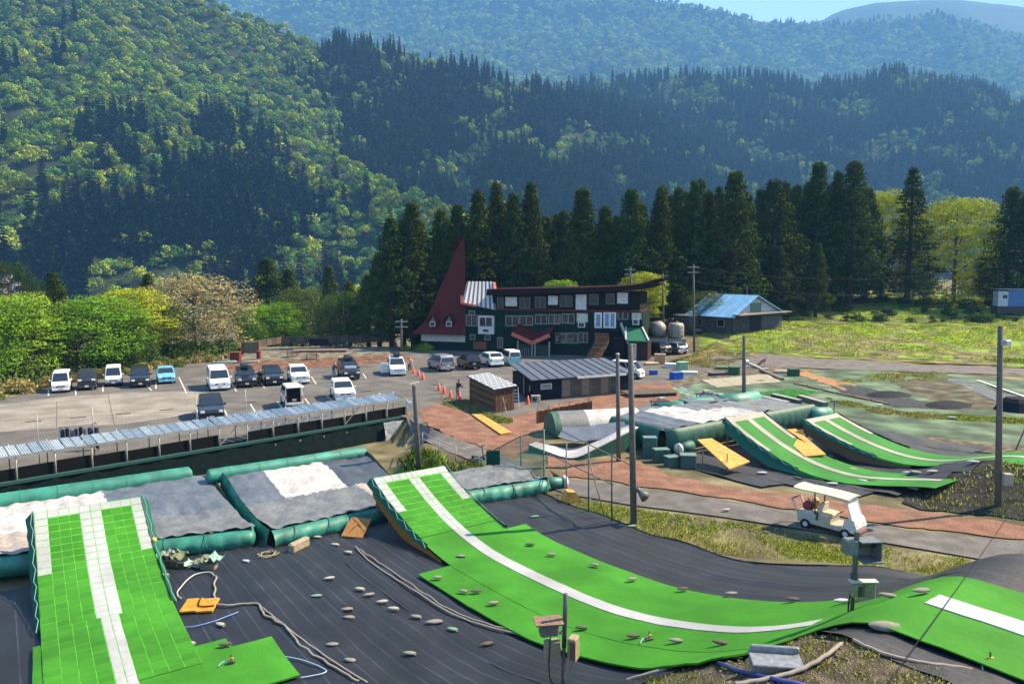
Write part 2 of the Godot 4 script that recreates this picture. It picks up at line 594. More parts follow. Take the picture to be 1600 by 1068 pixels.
# triangles spread over lumps: the leaf masses of a crown
func leaf_mass(r: RandomNumberGenerator, lumps: Array, count: int, size: float, flatness := 0.6, tint := 0.25, up := 0.3) -> ArrayMesh:
	var v := PackedVector3Array()
	var n := PackedVector3Array()
	var c := PackedColorArray()
	var total := 0.0
	for l in lumps: total += l[1].x * l[1].y + l[1].x * l[1].z
	for l in lumps:
		var k := int(count * (l[1].x * l[1].y + l[1].x * l[1].z) / total)
		var lt := r.randf_range(1.0 - tint, 1.0 + tint * 0.4)
		for i in k:
			var o := Vector3(r.randfn(), r.randfn(), r.randfn()).normalized()
			if o.y < -0.3: o.y *= 0.3
			var at: Vector3 = l[0] + o * l[1] * r.randf_range(0.72, 1.06)
			var nn := (o + Vector3(r.randfn(), r.randfn() + up, r.randfn()) * flatness).normalized()
			var a := nn.cross(Vector3(r.randfn(), r.randfn(), r.randfn())).normalized() * size * r.randf_range(0.6, 1.3)
			var b := nn.cross(a).normalized() * size * r.randf_range(0.5, 1.1)
			v.append_array([at - a * 0.6, at + b * 0.8, at + a * 0.7 - b * 0.3])
			var t := lt * r.randf_range(0.8, 1.12)
			for q in 3:
				n.append((nn * 0.6 + o * 0.4).normalized())
				c.append(Color(t, t, t * 0.9))
	var arr := []
	arr.resize(Mesh.ARRAY_MAX)
	arr[Mesh.ARRAY_VERTEX] = v
	arr[Mesh.ARRAY_NORMAL] = n
	arr[Mesh.ARRAY_COLOR] = c
	var m := ArrayMesh.new()
	m.add_surface_from_arrays(Mesh.PRIMITIVE_TRIANGLES, arr)
	return m

# a conifer of unit height: drooping sprays on a narrow cone
func conifer_mass(r: RandomNumberGenerator, tiers: int, per: int, width: float, size: float, blunt := 0.75) -> ArrayMesh:
	var v := PackedVector3Array()
	var n := PackedVector3Array()
	var c := PackedColorArray()
	for i in tiers:
		var t := (i + 0.5) / tiers
		var y := 0.06 + 0.94 * t
		var rad := width * (pow(1.0 - t, blunt) * (0.95 + 0.2 * sin(i * 2.1)) + 0.03)
		var k := maxi(4, int(per * (0.35 + rad / width)))
		var tt := r.randf_range(0.8, 1.1)
		for j in k:
			var a := TAU * (j + r.randf()) / k
			var rr := rad * r.randf_range(0.55, 1.15)
			var o := Vector3(cos(a), 0, sin(a))
			var side := Vector3(-o.z, 0, o.x)
			var tip := o * rr + Vector3(0, y - rr * r.randf_range(0.2, 0.6), 0)
			var root := o * rr * 0.35 + Vector3(0, y + r.randf_range(0.0, 0.03), 0)
			var w := size * r.randf_range(0.6, 1.3)
			var mid := root.lerp(tip, 0.6)
			v.append_array([root, mid + side * w, tip, root, tip, mid - side * w])
			var nn := (o * 0.8 + Vector3(0.1, 0.75, 0)).normalized()
			var sh := tt * r.randf_range(0.75, 1.15)
			for q in 6:
				n.append((nn + side * (0.4 if q < 3 else -0.4) + Vector3(r.randfn(), r.randfn(), r.randfn()) * 0.45).normalized())
				c.append(Color(sh, sh, sh))
	var arr := []
	arr.resize(Mesh.ARRAY_MAX)
	arr[Mesh.ARRAY_VERTEX] = v
	arr[Mesh.ARRAY_NORMAL] = n
	arr[Mesh.ARRAY_COLOR] = c
	var m := ArrayMesh.new()
	m.add_surface_from_arrays(Mesh.PRIMITIVE_TRIANGLES, arr)
	return m

func dome_lumps(r: RandomNumberGenerator, k: int, spread: float, low: float, high: float, size: float) -> Array:
	var out := []
	for i in k:
		var a := r.randf() * TAU
		var t := sqrt((i + 0.5) / k)
		var y := lerpf(high, low, t * t) + r.randf_range(-0.05, 0.05)
		out.append([Vector3(cos(a) * spread * t, y, sin(a) * spread * t), Vector3(1, 0.72, 1) * size * r.randf_range(0.75, 1.2)])
	return out

func build_hills():
	var floor_mat := M("forest_floor", Color(0.03, 0.045, 0.02), 0.95, "patch", 0.02)
	struct("near_hill", hill_mesh(near_hill, -900, 760, 380, 1420, 15, -14), floor_mat)
	struct("middle_hill", hill_mesh(mid_hill, -160, 1600, 760, 1700, 20, -15), floor_mat)
	struct("far_hill", hill_mesh(far_hill, -2650, 3200, 2350, 3700, 40, -16), floor_mat)
	struct("distant_hill", hill_mesh(last_hill, -1500, 3900, 3650, 4600, 60, -17), M("distant_woods", Color(0.03, 0.06, 0.03), 0.95, "patch", 0.006))
	struct("valley_floor", sheet(st(), [[Vector3(-4800, -14.5, -200), Vector3(5200, -14.5, -200)], [Vector3(-4800, -14.5, -4700), Vector3(5200, -14.5, -4700)]]), M("valley_meadow", Color(0.09, 0.12, 0.045), 0.95, "patch", 0.01))
	var r := RandomNumberGenerator.new()
	r.seed = 21
	var wood := foliage("far_broadleaf", Color(1, 1, 1), 0.6)
	var needle := foliage("far_conifer", Color(1, 1, 1), 0.5)
	var broad := []
	for i in 3:
		var m := leaf_mass(r, dome_lumps(r, 12, 0.64, 0.25, 0.85, 0.34), 460, 0.13, 0.45, 0.4)
		m.surface_set_material(0, wood)
		broad.append(m)
	var cone := []
	for i in 3:
		var m := conifer_mass(r, 15, 12, 0.19, 0.055)
		m.surface_set_material(0, needle)
		cone.append(m)
	grow_forest("near", near_hill, -760, 640, 395, 1330, 7.2, broad, cone, r)
	grow_forest("mid", mid_hill, -100, 1420, 820, 1640, 8.0, broad, cone, r)
	grow_forest("far", far_hill, -2500, 2850, 2450, 3620, 17.0, broad, cone, r)

# how much of the slope is conifer plantation, from -1 to 1
func conifer_share(where: String, x: float, z: float, h: float) -> float:
	var a := noise.get_noise_2d(x * 0.85 + 400, z * 0.85) * 1.7 + noise.get_noise_2d(x * 2.6, z * 2.6 + 70) * 0.6
	if where == "near":
		a += 0.24
		a -= 1.1 * smoothstep(-190.0, -300.0, x) * smoothstep(60.0, 150.0, h)
		var sp := Vector2(INF, INF)
		for i in spur_near.size(): sp = sp if sp.length() < Vector2(x - spur_near[i].x, z - spur_near[i].z).length() else Vector2(x - spur_near[i].x, z - spur_near[i].z)
		a -= 0.9 * exp(-pow((sp.length() - 10.0) / 55.0, 2))
		if h < 25: a -= 0.5
	elif where == "mid":
		a += 0.08
	else:
		a -= 0.75
		a += 0.8 * smoothstep(960.0, 1180.0, h)
	return a

func grow_forest(where: String, f: Callable, x0: float, x1: float, d0: float, d1: float, step: float, broad: Array, cone: Array, r: RandomNumberGenerator):
	var bx := [[], [], []]
	var bc := [[], [], []]
	var cx := [[], [], []]
	var cc := [[], [], []]
	var picks := []
	var far := where == "far"
	var d := d0
	while d < d1:
		var x := x0
		while x < x1:
			var px := x + r.randf_range(-0.5, 0.5) * step
			var pz := -d + r.randf_range(-0.5, 0.5) * step
			x += step
			if absf(px) > -pz * 0.73: continue
			var h: float = f.call(px, pz)
			if h < -9.0: continue
			if not seen(Vector3(px, h - 25, pz)): continue
			# leave the slopes turned away from the viewpoint bare
			if f.call(px, pz - 12.0) < h - 7.5 and f.call(px, pz - 40.0) < h - 25.0: continue
			var share := conifer_share(where, px, pz, h) + r.randfn() * 0.24
			var i := r.randi() % 3
			if share > 0.0:
				var hh := r.randf_range(19.0, 31.0) * (1.1 if where == "mid" else 1.0)
				if far: hh *= 1.1
				var b := Basis(Vector3.UP, r.randf() * TAU).scaled(Vector3(hh * r.randf_range(0.8, 1.15) * (1.5 if far else 1.0), hh, hh * (1.5 if far else 1.0)))
				if where == "near" and -pz < 560 and h - 11.5 > 0.02 * -pz and px > -260 and px < 10 and picks.size() < 110 and r.randf() < 0.5:
					picks.append(["hillside_conifer", cone[i], Transform3D(b, Vector3(px, h - 1.0, pz))])
					continue
				cx[i].append(Transform3D(b, Vector3(px, h - 1.0, pz)))
				var k := r.randf_range(0.75, 1.2)
				cc[i].append(Color(0.09 * k, 0.145 * k, 0.045 * k))
			elif far or r.randf() < 0.68:
				var rad := (r.randf_range(4.0, 10.0) if not far else r.randf_range(10.0, 21.0))
				var b := Basis(Vector3.UP, r.randf() * TAU).scaled(Vector3(rad, rad * r.randf_range(0.9, 1.35), rad))
				bx[i].append(Transform3D(b, Vector3(px, h + rad * 0.1, pz)))
				var warm := clampf(0.5 + noise.get_noise_2d(px * 4.0, pz * 4.0) * 1.2 + r.randfn() * 0.35, 0, 1.4)
				var k := r.randf_range(0.55, 1.25)
				bc[i].append(Color(lerpf(0.09, 0.27, warm) * k, lerpf(0.2, 0.35, warm) * k, lerpf(0.045, 0.042, warm) * k))
		d += step
	var needle := [foliage("hill_needles", Color(0.055, 0.09, 0.03), 0.5), foliage("hill_needles_deep", Color(0.042, 0.075, 0.028), 0.5)]
	for k in picks.size():
		var q: Array = picks[k]
		var o := Node3D.new()
		o.name = numbered(q[0])
		o.position = q[2].origin
		tag(o, "dark slender conifer on the lower slope of the hill behind the car park", "tree", "conifers on the lower hillside")
		add_child(o)
		shared("crown", q[1], needle[k % 2], o, Transform3D(q[2].basis, Vector3.ZERO))
	for i in 3:
		var word: String = {"near": "lower hillside", "mid": "middle hill", "far": "far mountain"}[where]
		if bx[i].size(): many("broadleaf_forest", broad[i], bx[i], bc[i], "pale spring broadleaf woodland covering the " + word, "forest")
		if cx[i].size(): many("conifer_forest", cone[i], cx[i], cc[i], "dark conifer plantation covering the " + word, "forest")

# ---------- paving and soil ----------
func build_paving():
	var asphalt := M("asphalt", Color(0.185, 0.177, 0.165), 0.9, "soft", 0.05, "fine", 0.35, "grain", 0.6)
	var concrete := M("concrete", Color(0.36, 0.335, 0.29), 0.9, "soft", 0.045, "fine", 0.3)
	var lot := struct("parking_lot", patch([Vector2(-32.29, -34.25), Vector2(-27.98, -39.5), Vector2(-8.72, -58.43), Vector2(-7, -53.8), Vector2(-5.27, -60.06), Vector2(-2.57, -48.7), Vector2(11.06, -60.06), Vector2(24.23, -84.17), Vector2(27.83, -91.22), Vector2(23.41, -103.45), Vector2(17.87, -102.64), Vector2(2.68, -102.64), Vector2(-7.43, -106.81), Vector2(-13.47, -106.81), Vector2(-16.59, -105.95), Vector2(-37.2, -93.83), Vector2(-40.55, -91.22), Vector2(-42.71, -81.55), Vector2(-45.63, -72.48), Vector2(-45.09, -66.88), Vector2(-46.8, -62.08), Vector2(-49.12, -52.7)], 0.004, 4.0, 0.0, true), asphalt)
	struct("concrete_apron", patch([Vector2(-48.28, -54.95), Vector2(-44.54, -61.2), Vector2(-43.74, -62.38), Vector2(-40.49, -66.54), Vector2(-36.04, -68.65), Vector2(-29.44, -69.38), Vector2(-26.78, -67.23), Vector2(-26.45, -64.23), Vector2(-25.83, -58.17), Vector2(-28.87, -54.48), Vector2(-33.17, -52.92), Vector2(-36.34, -51.64), Vector2(-40.5, -45.91)], 0.012, 2.0, 0.15, true), concrete)
	# expansion joints and drain slots of the apron
	var dark := M("drain_iron", Color(0.03, 0.028, 0.025), 0.7)
	for q in [[Vector3(-39.04, 0.02, -55.56), Vector3(-25.4, 0.02, -59.96)], [Vector3(-33.2, 0.02, -53.04), Vector3(-39.8, 0.02, -63.81)], [Vector3(-29.61, 0.02, -54.16), Vector3(-37.51, 0.02, -67.82)]]:
		put("joint", beam(st(), q[0], q[1], 0.05, 0.006), M("joint_dirt", Color(0.09, 0.08, 0.07), 0.9), lot)
	for q in [Vector3(-36.35, 0.02, -55.33), Vector3(-33.81, 0.02, -56.79), Vector3(-31.12, 0.02, -58.33), Vector3(-28.45, 0.02, -59.96), Vector3(-22.81, 0.02, -63.49), Vector3(-13.88, 0.02, -69.26), Vector3(-7.42, 0.02, -73.17)]:
		put("drain_slot", box(st(), q, Vector3(1.05, 0.014, 0.28), 27), dark, lot)
	var line_paint := paint("worn_line_paint", 0.5, 0.49, 0.46, 0.8)
	var marks := [[Vector3(-44.64, 0.02, -70.39), Vector3(-42.38, 0.02, -66.77)], [Vector3(-42.05, 0.02, -70.39), Vector3(-40.07, 0.02, -67.11)], [Vector3(-40.93, 0.02, -73.17), Vector3(-38.58, 0.02, -68.9)], [Vector3(-36.64, 0.02, -75.29), Vector3(-34.48, 0.02, -70.78)], [Vector3(-35.7, 0.02, -78.46), Vector3(-30.37, 0.02, -68.17)], [Vector3(-28.78, 0.02, -74.85), Vector3(-26.12, 0.02, -69.26)], [Vector3(-26.28, 0.02, -76.17), Vector3(-24.08, 0.02, -71.16)], [Vector3(-21.64, 0.02, -78.94), Vector3(-19.68, 0.02, -73.58)], [Vector3(-16.95, 0.02, -66.77), Vector3(-14.95, 0.02, -62.27)], [Vector3(-14.67, 0.02, -66.77), Vector3(-12.71, 0.02, -61.97)], [Vector3(-16.56, 0.02, -81.4), Vector3(-15.44, 0.02, -77.53)], [Vector3(-12.41, 0.02, -68.17), Vector3(-10.63, 0.02, -63.49)], [Vector3(-26.34, 0.02, -60.8), Vector3(-24.07, 0.02, -56.05)], [Vector3(-24.38, 0.02, -61.38), Vector3(-21.76, 0.02, -56.05)], [Vector3(-22.43, 0.02, -62.57), Vector3(-19.88, 0.02, -57.04)], [Vector3(-20.52, 0.02, -63.81), Vector3(-18.07, 0.02, -58.33)], [Vector3(-18.56, 0.02, -65.42), Vector3(-16.35, 0.02, -59.96)], [Vector3(-35.54, 0.02, -71.56), Vector3(-34.36, 0.02, -69.64)], [Vector3(-10.29, 0.02, -73.58), Vector3(-9.54, 0.02, -75.29)]]
	for m in marks:
		put("parking_line", beam(st(), m[0], m[1], 0.12, 0.006), line_paint, lot)
	struct("road", patch([Vector2(-8.29, -56.89), Vector2(-6.47, -50.03), Vector2(-4.06, -46.07), Vector2(-2.26, -43.41), Vector2(0, -41.3), Vector2(1.87, -39.75), Vector2(3.04, -38.08), Vector2(6.04, -35.81), Vector2(8.26, -34.54), Vector2(11.6, -32.57), Vector2(15.88, -30.13), Vector2(18.38, -28.61), Vector2(20.55, -27.29), Vector2(24.71, -24.97), Vector2(27.08, -27.47), Vector2(21.68, -30.35), Vector2(17.54, -31.74), Vector2(15.82, -32.91), Vector2(12.41, -34.92), Vector2(8.87, -37.18), Vector2(5.67, -39.02), Vector2(2.16, -41.43), Vector2(-1.59, -46.24), Vector2(-4.96, -51.23), Vector2(-7.07, -54.72), Vector2(-8.11, -60.06)], 0.045, 1.2), M("road_asphalt", Color(0.2, 0.19, 0.18), 0.9, "soft", 0.12, "fine", 0.5, "grain", 0.6))
	struct("upper_road", patch([Vector2(23.36, -86.4), Vector2(33.91, -86.4), Vector2(43.51, -83.1), Vector2(55.24, -79.08), Vector2(70.87, -73.71), Vector2(74.62, -77.66), Vector2(59.13, -84.72), Vector2(47.37, -90.58), Vector2(33.3, -98.04), Vector2(26.08, -96.59)], 0.05, 2.0), M("upper_road_asphalt", Color(0.22, 0.205, 0.195), 0.9, "soft", 0.1, "fine", 0.4))
	var red := M("red_gravel", Color(0.4, 0.215, 0.15), 0.95, "soft", 0.1, "speck", 0.8, "grain", 3.0)
	struct("red_gravel_yard", patch([Vector2(-7.59, -60.06), Vector2(-6.21, -63.29), Vector2(-3.35, -58.7), Vector2(0, -56.89), Vector2(3.25, -61.78), Vector2(7.25, -66.2), Vector2(12.89, -73.71), Vector2(15.21, -72.48), Vector2(10.54, -60.06), Vector2(5.79, -57.39), Vector2(2.51, -54.95), Vector2(1.93, -48.7), Vector2(0, -44.01), Vector2(-1.6, -46.58), Vector2(-4.98, -51.44), Vector2(-7.1, -56.15)], 0.02, 1.5, 0.25), red)
	struct("red_gravel_verge", patch([Vector2(1.99, -46.92), Vector2(4.03, -43.41), Vector2(7.29, -44.63), Vector2(8.99, -40.64), Vector2(11.34, -38.78), Vector2(14.88, -37.29), Vector2(16.9, -35.91), Vector2(19.34, -34.54), Vector2(23.03, -32.31), Vector2(28.93, -29.42), Vector2(27.43, -27.84), Vector2(21.94, -30.73), Vector2(17.72, -32.07), Vector2(15.99, -33.26), Vector2(12.55, -35.31), Vector2(8.97, -37.62), Vector2(5.74, -39.5), Vector2(2.29, -41.84)], 0.03, 0.8, 0.25), red)
	struct("red_gravel_strip", patch([Vector2(-36.09, -91.22), Vector2(-28.82, -94.51), Vector2(-20.49, -98.04), Vector2(-15.13, -101.06), Vector2(-13.27, -95.19), Vector2(-18.57, -88.74), Vector2(-25.87, -84.72), Vector2(-32.43, -82.58)], 0.016, 3.0, 0.3), M("orange_gravel", Color(0.4, 0.22, 0.14), 0.95, "patch", 0.15, "speck", 0.8))
	struct("red_gravel_path", patch([Vector2(12.89, -73.71), Vector2(15.77, -74.55), Vector2(17.16, -64.23), Vector2(17.57, -59.78), Vector2(14.36, -59.51), Vector2(12.82, -63.6)], 0.035, 1.5, 0.3), red)
	struct("plaza_gravel", patch([Vector2(-36.09, -91.22), Vector2(-38.99, -99.53), Vector2(-37.95, -111.33), Vector2(-36.7, -117.29), Vector2(-18.51, -118.34), Vector2(-15.19, -100.29), Vector2(-20.34, -97.31), Vector2(-28.61, -93.83)], 0.024, 4.0, 0.3), M("pale_gravel", Color(0.4, 0.37, 0.28), 0.95, "patch", 0.1, "speck", 0.6))
	var dirt := M("trodden_soil", Color(0.33, 0.29, 0.22), 0.95, "patch", 0.14, "speck", 0.9, "grain", 2.0)
	struct("soil_bank", patch([Vector2(9.86, -56.15), Vector2(17.06, -78.13), Vector2(26.72, -87.55), Vector2(31.45, -80.05), Vector2(23.95, -72.08), Vector2(15.28, -60.06), Vector2(9.81, -53.14)], 0.012, 2.0, 0.4), dirt)
	struct("soil_path", patch([Vector2(25.29, -52.27), Vector2(29.61, -49.45), Vector2(33.09, -46.92), Vector2(39.26, -44.47), Vector2(37.35, -42.26), Vector2(31.3, -44.32), Vector2(27.63, -46.07), Vector2(25.01, -49.84)], 0.05, 1.5, 0.4), M("pale_soil", Color(0.30, 0.25, 0.18), 0.95, "patch", 0.2, "speck", 0.7))
	var slope_dirt := []
	for q in [[12.1, -16], [12.1, 13.3], [4, 13.2], [2.5, -16]]: slope_dirt.append(flat_pq(q[0], q[1]))
	struct("earth_mound", patch(slope_dirt, 0.03, 0.7, 0.2), M("mound_earth", Color(0.27, 0.225, 0.16), 0.95, "patch", 0.25, "speck", 1.2, "grain", 4.0))
	var turf := M("faded_turf", Color(0.19, 0.285, 0.18), 0.9, "patch", 0.04, "fine", 0.5)
	struct("faded_turf_field", patch([Vector2(15.22, -66.88), Vector2(18.36, -73.71), Vector2(22.25, -77.2), Vector2(31.32, -81.55), Vector2(39.17, -84.72), Vector2(47.81, -80.54), Vector2(54.66, -76.3), Vector2(68.58, -71.29), Vector2(43.63, -44.94), Vector2(33.21, -47.09), Vector2(29.49, -48.52), Vector2(26.2, -52.27), Vector2(24.55, -55.9), Vector2(19.72, -56.15), Vector2(17.23, -59.51), Vector2(15.44, -61.78)], 0.045, 2.0, 0.2), turf)
	struct("bright_turf_strip", patch([Vector2(16.52, -61.78), Vector2(18.36, -65.53), Vector2(27.59, -70.9), Vector2(28.84, -69.38), Vector2(26.51, -65.53), Vector2(17.38, -60.06)], 0.065, 1.5, 0.1), M("green_turf", Color(0.035, 0.26, 0.03), 0.85, "patch", 0.2, "fine", 0.8))
	struct("aqua_turf_strip", patch([Vector2(15.38, -70.9), Vector2(16.61, -71.68), Vector2(18.23, -62.08), Vector2(16.48, -58.7)], 0.065, 1.5, 0.1), M("aqua_turf", Color(0.3, 0.47, 0.36), 0.85, "patch", 0.2, "fine", 0.8))
	struct("clay_runway", patch([Vector2(31.15, -80.54), Vector2(33.21, -83.1), Vector2(34.22, -72.48), Vector2(31.52, -69.02)], 0.07, 1.5, 0.1), M("clay", Color(0.5, 0.26, 0.13), 0.95, "soft", 0.2, "fine", 0.8))
	struct("beige_mound_cover", patch([Vector2(19.66, -76.3), Vector2(28.12, -80.54), Vector2(27.65, -74.98), Vector2(19.95, -71.29)], 0.08, 1.5, 0.1), M("beige_mat", Color(0.48, 0.44, 0.34), 0.9, "soft", 0.3, "streak", 0.4))
	struct("grey_ground_cover", patch([Vector2(31.17, -71.29), Vector2(34.03, -72.08), Vector2(35.58, -65.53), Vector2(35.82, -60.06), Vector2(32.19, -61.2), Vector2(30.72, -66.2)], 0.075, 1.2, 0.15), M("grey_cover", Color(0.08, 0.09, 0.1), 0.7, "patch", 0.3, "streak", 0.4))
	struct("brown_soil_strip", patch([Vector2(38.88, -75.42), Vector2(45.18, -77.2), Vector2(45.42, -68.29), Vector2(41.62, -60.06), Vector2(36.88, -60.06), Vector2(36.58, -64.23)], 0.06, 1.5, 0.4), M("brown_soil", Color(0.24, 0.22, 0.15), 0.95, "patch", 0.08, "speck", 0.8))
	struct("meadow", patch([Vector2(25.95, -101.06), Vector2(33.8, -99.53), Vector2(48.03, -91.86), Vector2(59.89, -85.83), Vector2(75.95, -79.08)] + [Vector2(220, -165), Vector2(60, -170), Vector2(34, -128), Vector2(28, -112)], 0.03, 4.0, 0.5), M("meadow_green", Color(0.25, 0.36, 0.05), 0.9, "patch", 0.03, "soft", 0.3))
	struct("straw_margin", patch([Vector2(34.92, -100.29), Vector2(48.37, -92.5), Vector2(60.28, -86.4), Vector2(76.41, -79.56), Vector2(82.89, -86.4), Vector2(67.8, -97.31), Vector2(58.56, -108.58), Vector2(47.61, -109.48), Vector2(38.26, -105.95)], 0.06, 3.0, 1.0), M("straw_ground", Color(0.34, 0.3, 0.14), 0.9, "patch", 0.05, "fine", 0.3))
	struct("dark_bank", patch([Vector2(19.55, -35.61), Vector2(22.12, -39.02), Vector2(26.84, -43.41), Vector2(32.51, -46.07), Vector2(39.26, -44.47), Vector2(27.89, -31.27), Vector2(23.44, -32.91), Vector2(19.7, -34.63)], 0.05, 0.8, 0.3), M("dark_soil", Color(0.075, 0.075, 0.072), 0.95, "patch", 0.15, "speck", 0.7, "grain", 3.0))
	struct("white_field_line", beam(st(), on(Vector3(47.7, 0, -74.98), 0.12), on(Vector3(46.03, 0, -64.88), 0.12), 0.3, 0.02), paint("white_tape", 0.7, 0.7, 0.66))
	struct("blue_grey_runway", patch([Vector2(45.33, -76.3), Vector2(47.21, -77.2), Vector2(44.58, -63.6), Vector2(42.14, -60.06), Vector2(42.35, -63.6)], 0.07, 1.5, 0.1), M("grey_blue_cover", Color(0.12, 0.15, 0.18), 0.6, "patch", 0.3, "streak", 0.4))

func flat_pq(p: float, q: float) -> Vector2:
	var v := from_pq(p, q)
	return Vector2(v.x, v.z)

# ---------- black sheeting ----------
func far_edge(p: float) -> float:   # where the sheeting ends on the road side
	return 23.2 + 0.12 * sin(p * 1.3) + (2.6 * smoothstep(18.0, 10.0, p))

func build_slope_sheeting():
	var black := M("black_sheeting", Color(0.036, 0.048, 0.074), 0.6, "", 1.0, "patch", 0.06, "crease", 0.4)
	black.uv1_triplanar = false
	black.uv1_scale = Vector3(1, 1, 1)
	black.albedo_texture = tex.weave
	var cover := thing("ground_sheeting", "black woven weed-control sheeting spread over the basin around the green runs", "ground sheeting")
	var q := -15.0
	var k := 0
	while q < 26.0:
		var q1 := q + 2.0
		var rows := []
		var uvs := []
		var p := 12.0
		if q >= 12.5: p = 3.0
		elif q >= 9: p = 11.3
		elif q < 4: p = 13.5
		var lift := 0.05 + 0.02 * (k % 3)
		while p <= 33.0:
			var row := []
			var uv := []
			var right := minf(q1 + 0.15, far_edge(p))
			var left := minf(q, far_edge(p) - 0.02)
			for j in 9:
				var qq := lerpf(left, right, j / 8.0) + 0.12 * noise2.get_noise_2d(p * 3, k * 50) * (1 if j in [0, 8] else 0)
				var v := from_pq(p, qq)
				var w := 0.05 * noise2.get_noise_2d(v.x * 9, v.z * 9) + 0.09 * maxf(0, noise2.get_noise_2d(qq * 26, p * 3.2)) + (0.04 if j == 8 else 0.0)
				row.append(on(v, lift + w))
				uv.append(Vector2(qq * 0.5, p * 0.5))
			rows.append(row)
			uvs.append(uv)
			p += 0.45
		put("sheeting_strip", sheet(st(false), rows, 0.0, uvs), black, cover)
		q = q1
		k += 1
	# the basin of the two far jumps
	var cover2 := thing("ground_sheeting", "black sheeting around the two far green jumps, up the bank on the right", "ground sheeting")
	for k2 in 9:
		var qa := 33.2 + k2 * 2.0
		var rows := []
		var uvs := []
		var p := 17.2 + 1.6 * absf(k2 - 4) * 0.5
		if k2 == 0: p = 24.0
		if k2 == 1: p = 20.0
		while p <= 32.0 - k2 * 0.3:
			var row := []
			var uv := []
			for j in 7:
				var qq := qa + j / 6.0 * 2.12
				var v := from_pq(p, qq)
				row.append(on(v, 0.075 + 0.02 * (k2 % 3) + 0.1 * noise2.get_noise_2d(v.x * 8, v.z * 8) + 0.08 * maxf(0, noise2.get_noise_2d(qq * 22, p * 4))))
				uv.append(Vector2(qq * 0.5, p * 0.5))
			rows.append(row)
			uvs.append(uv)
			p += 0.5
		if rows.size() > 1: put("sheeting_strip", sheet(st(false), rows, 0.0, uvs), black, cover2)

# ---------- jumps ----------
func run_point(lip: Vector3, a: float, t: float, w: float, rise: float, length: float, lift := 0.0) -> Vector3:
	var x := lip.x + sin(a) * t + cos(a) * w
	var z := lip.z + cos(a) * t - sin(a) * w
	var cx := lip.x + sin(a) * t
	var cz := lip.z + cos(a) * t
	var c := pq(cx, cz)
	var ground := height(cx, cz)
	if c.x > 29: ground = maxf(ground, -0.45)
	var y := ground + rise * pow(maxf(0, 1.0 - t / length), 2) + 0.22
	if w < -2.0 or w > 2.0: y = lerpf(y, height(x, z) + 0.22, clampf((absf(w) - 2.0) / 0.8, 0, 1) * smoothstep(length - 2.0, length, t))
	return Vector3(x, y + lift, z)

func lane(parent: Node, called: String, m: Material, f: Callable, w0: float, w1: float, t0: float, t1: float, lift: float, thick := 0.03, wob := 0.0) -> MeshInstance3D:
	var rows := []
	var n := maxi(2, int((t1 - t0) / 0.35))
	for i in n + 1:
		var t := lerpf(t0, t1, float(i) / n)
		var row := []
		var k := maxi(1, int((w1 - w0) / 0.5))
		for j in k + 1:
			var v: Vector3 = f.call(t, lerpf(w0, w1, float(j) / k) + (wob * noise2.get_noise_2d(t * 5, w0 * 30) if j in [0, k] else 0.0), lift)
			v.y += 0.015 * noise2.get_noise_2d(v.x * 14, v.z * 14) * smoothstep(4.0, 8.0, t)
			row.append(v)
		rows.append(row)
	return put(called, sheet(st(false), rows, thick), m, parent)

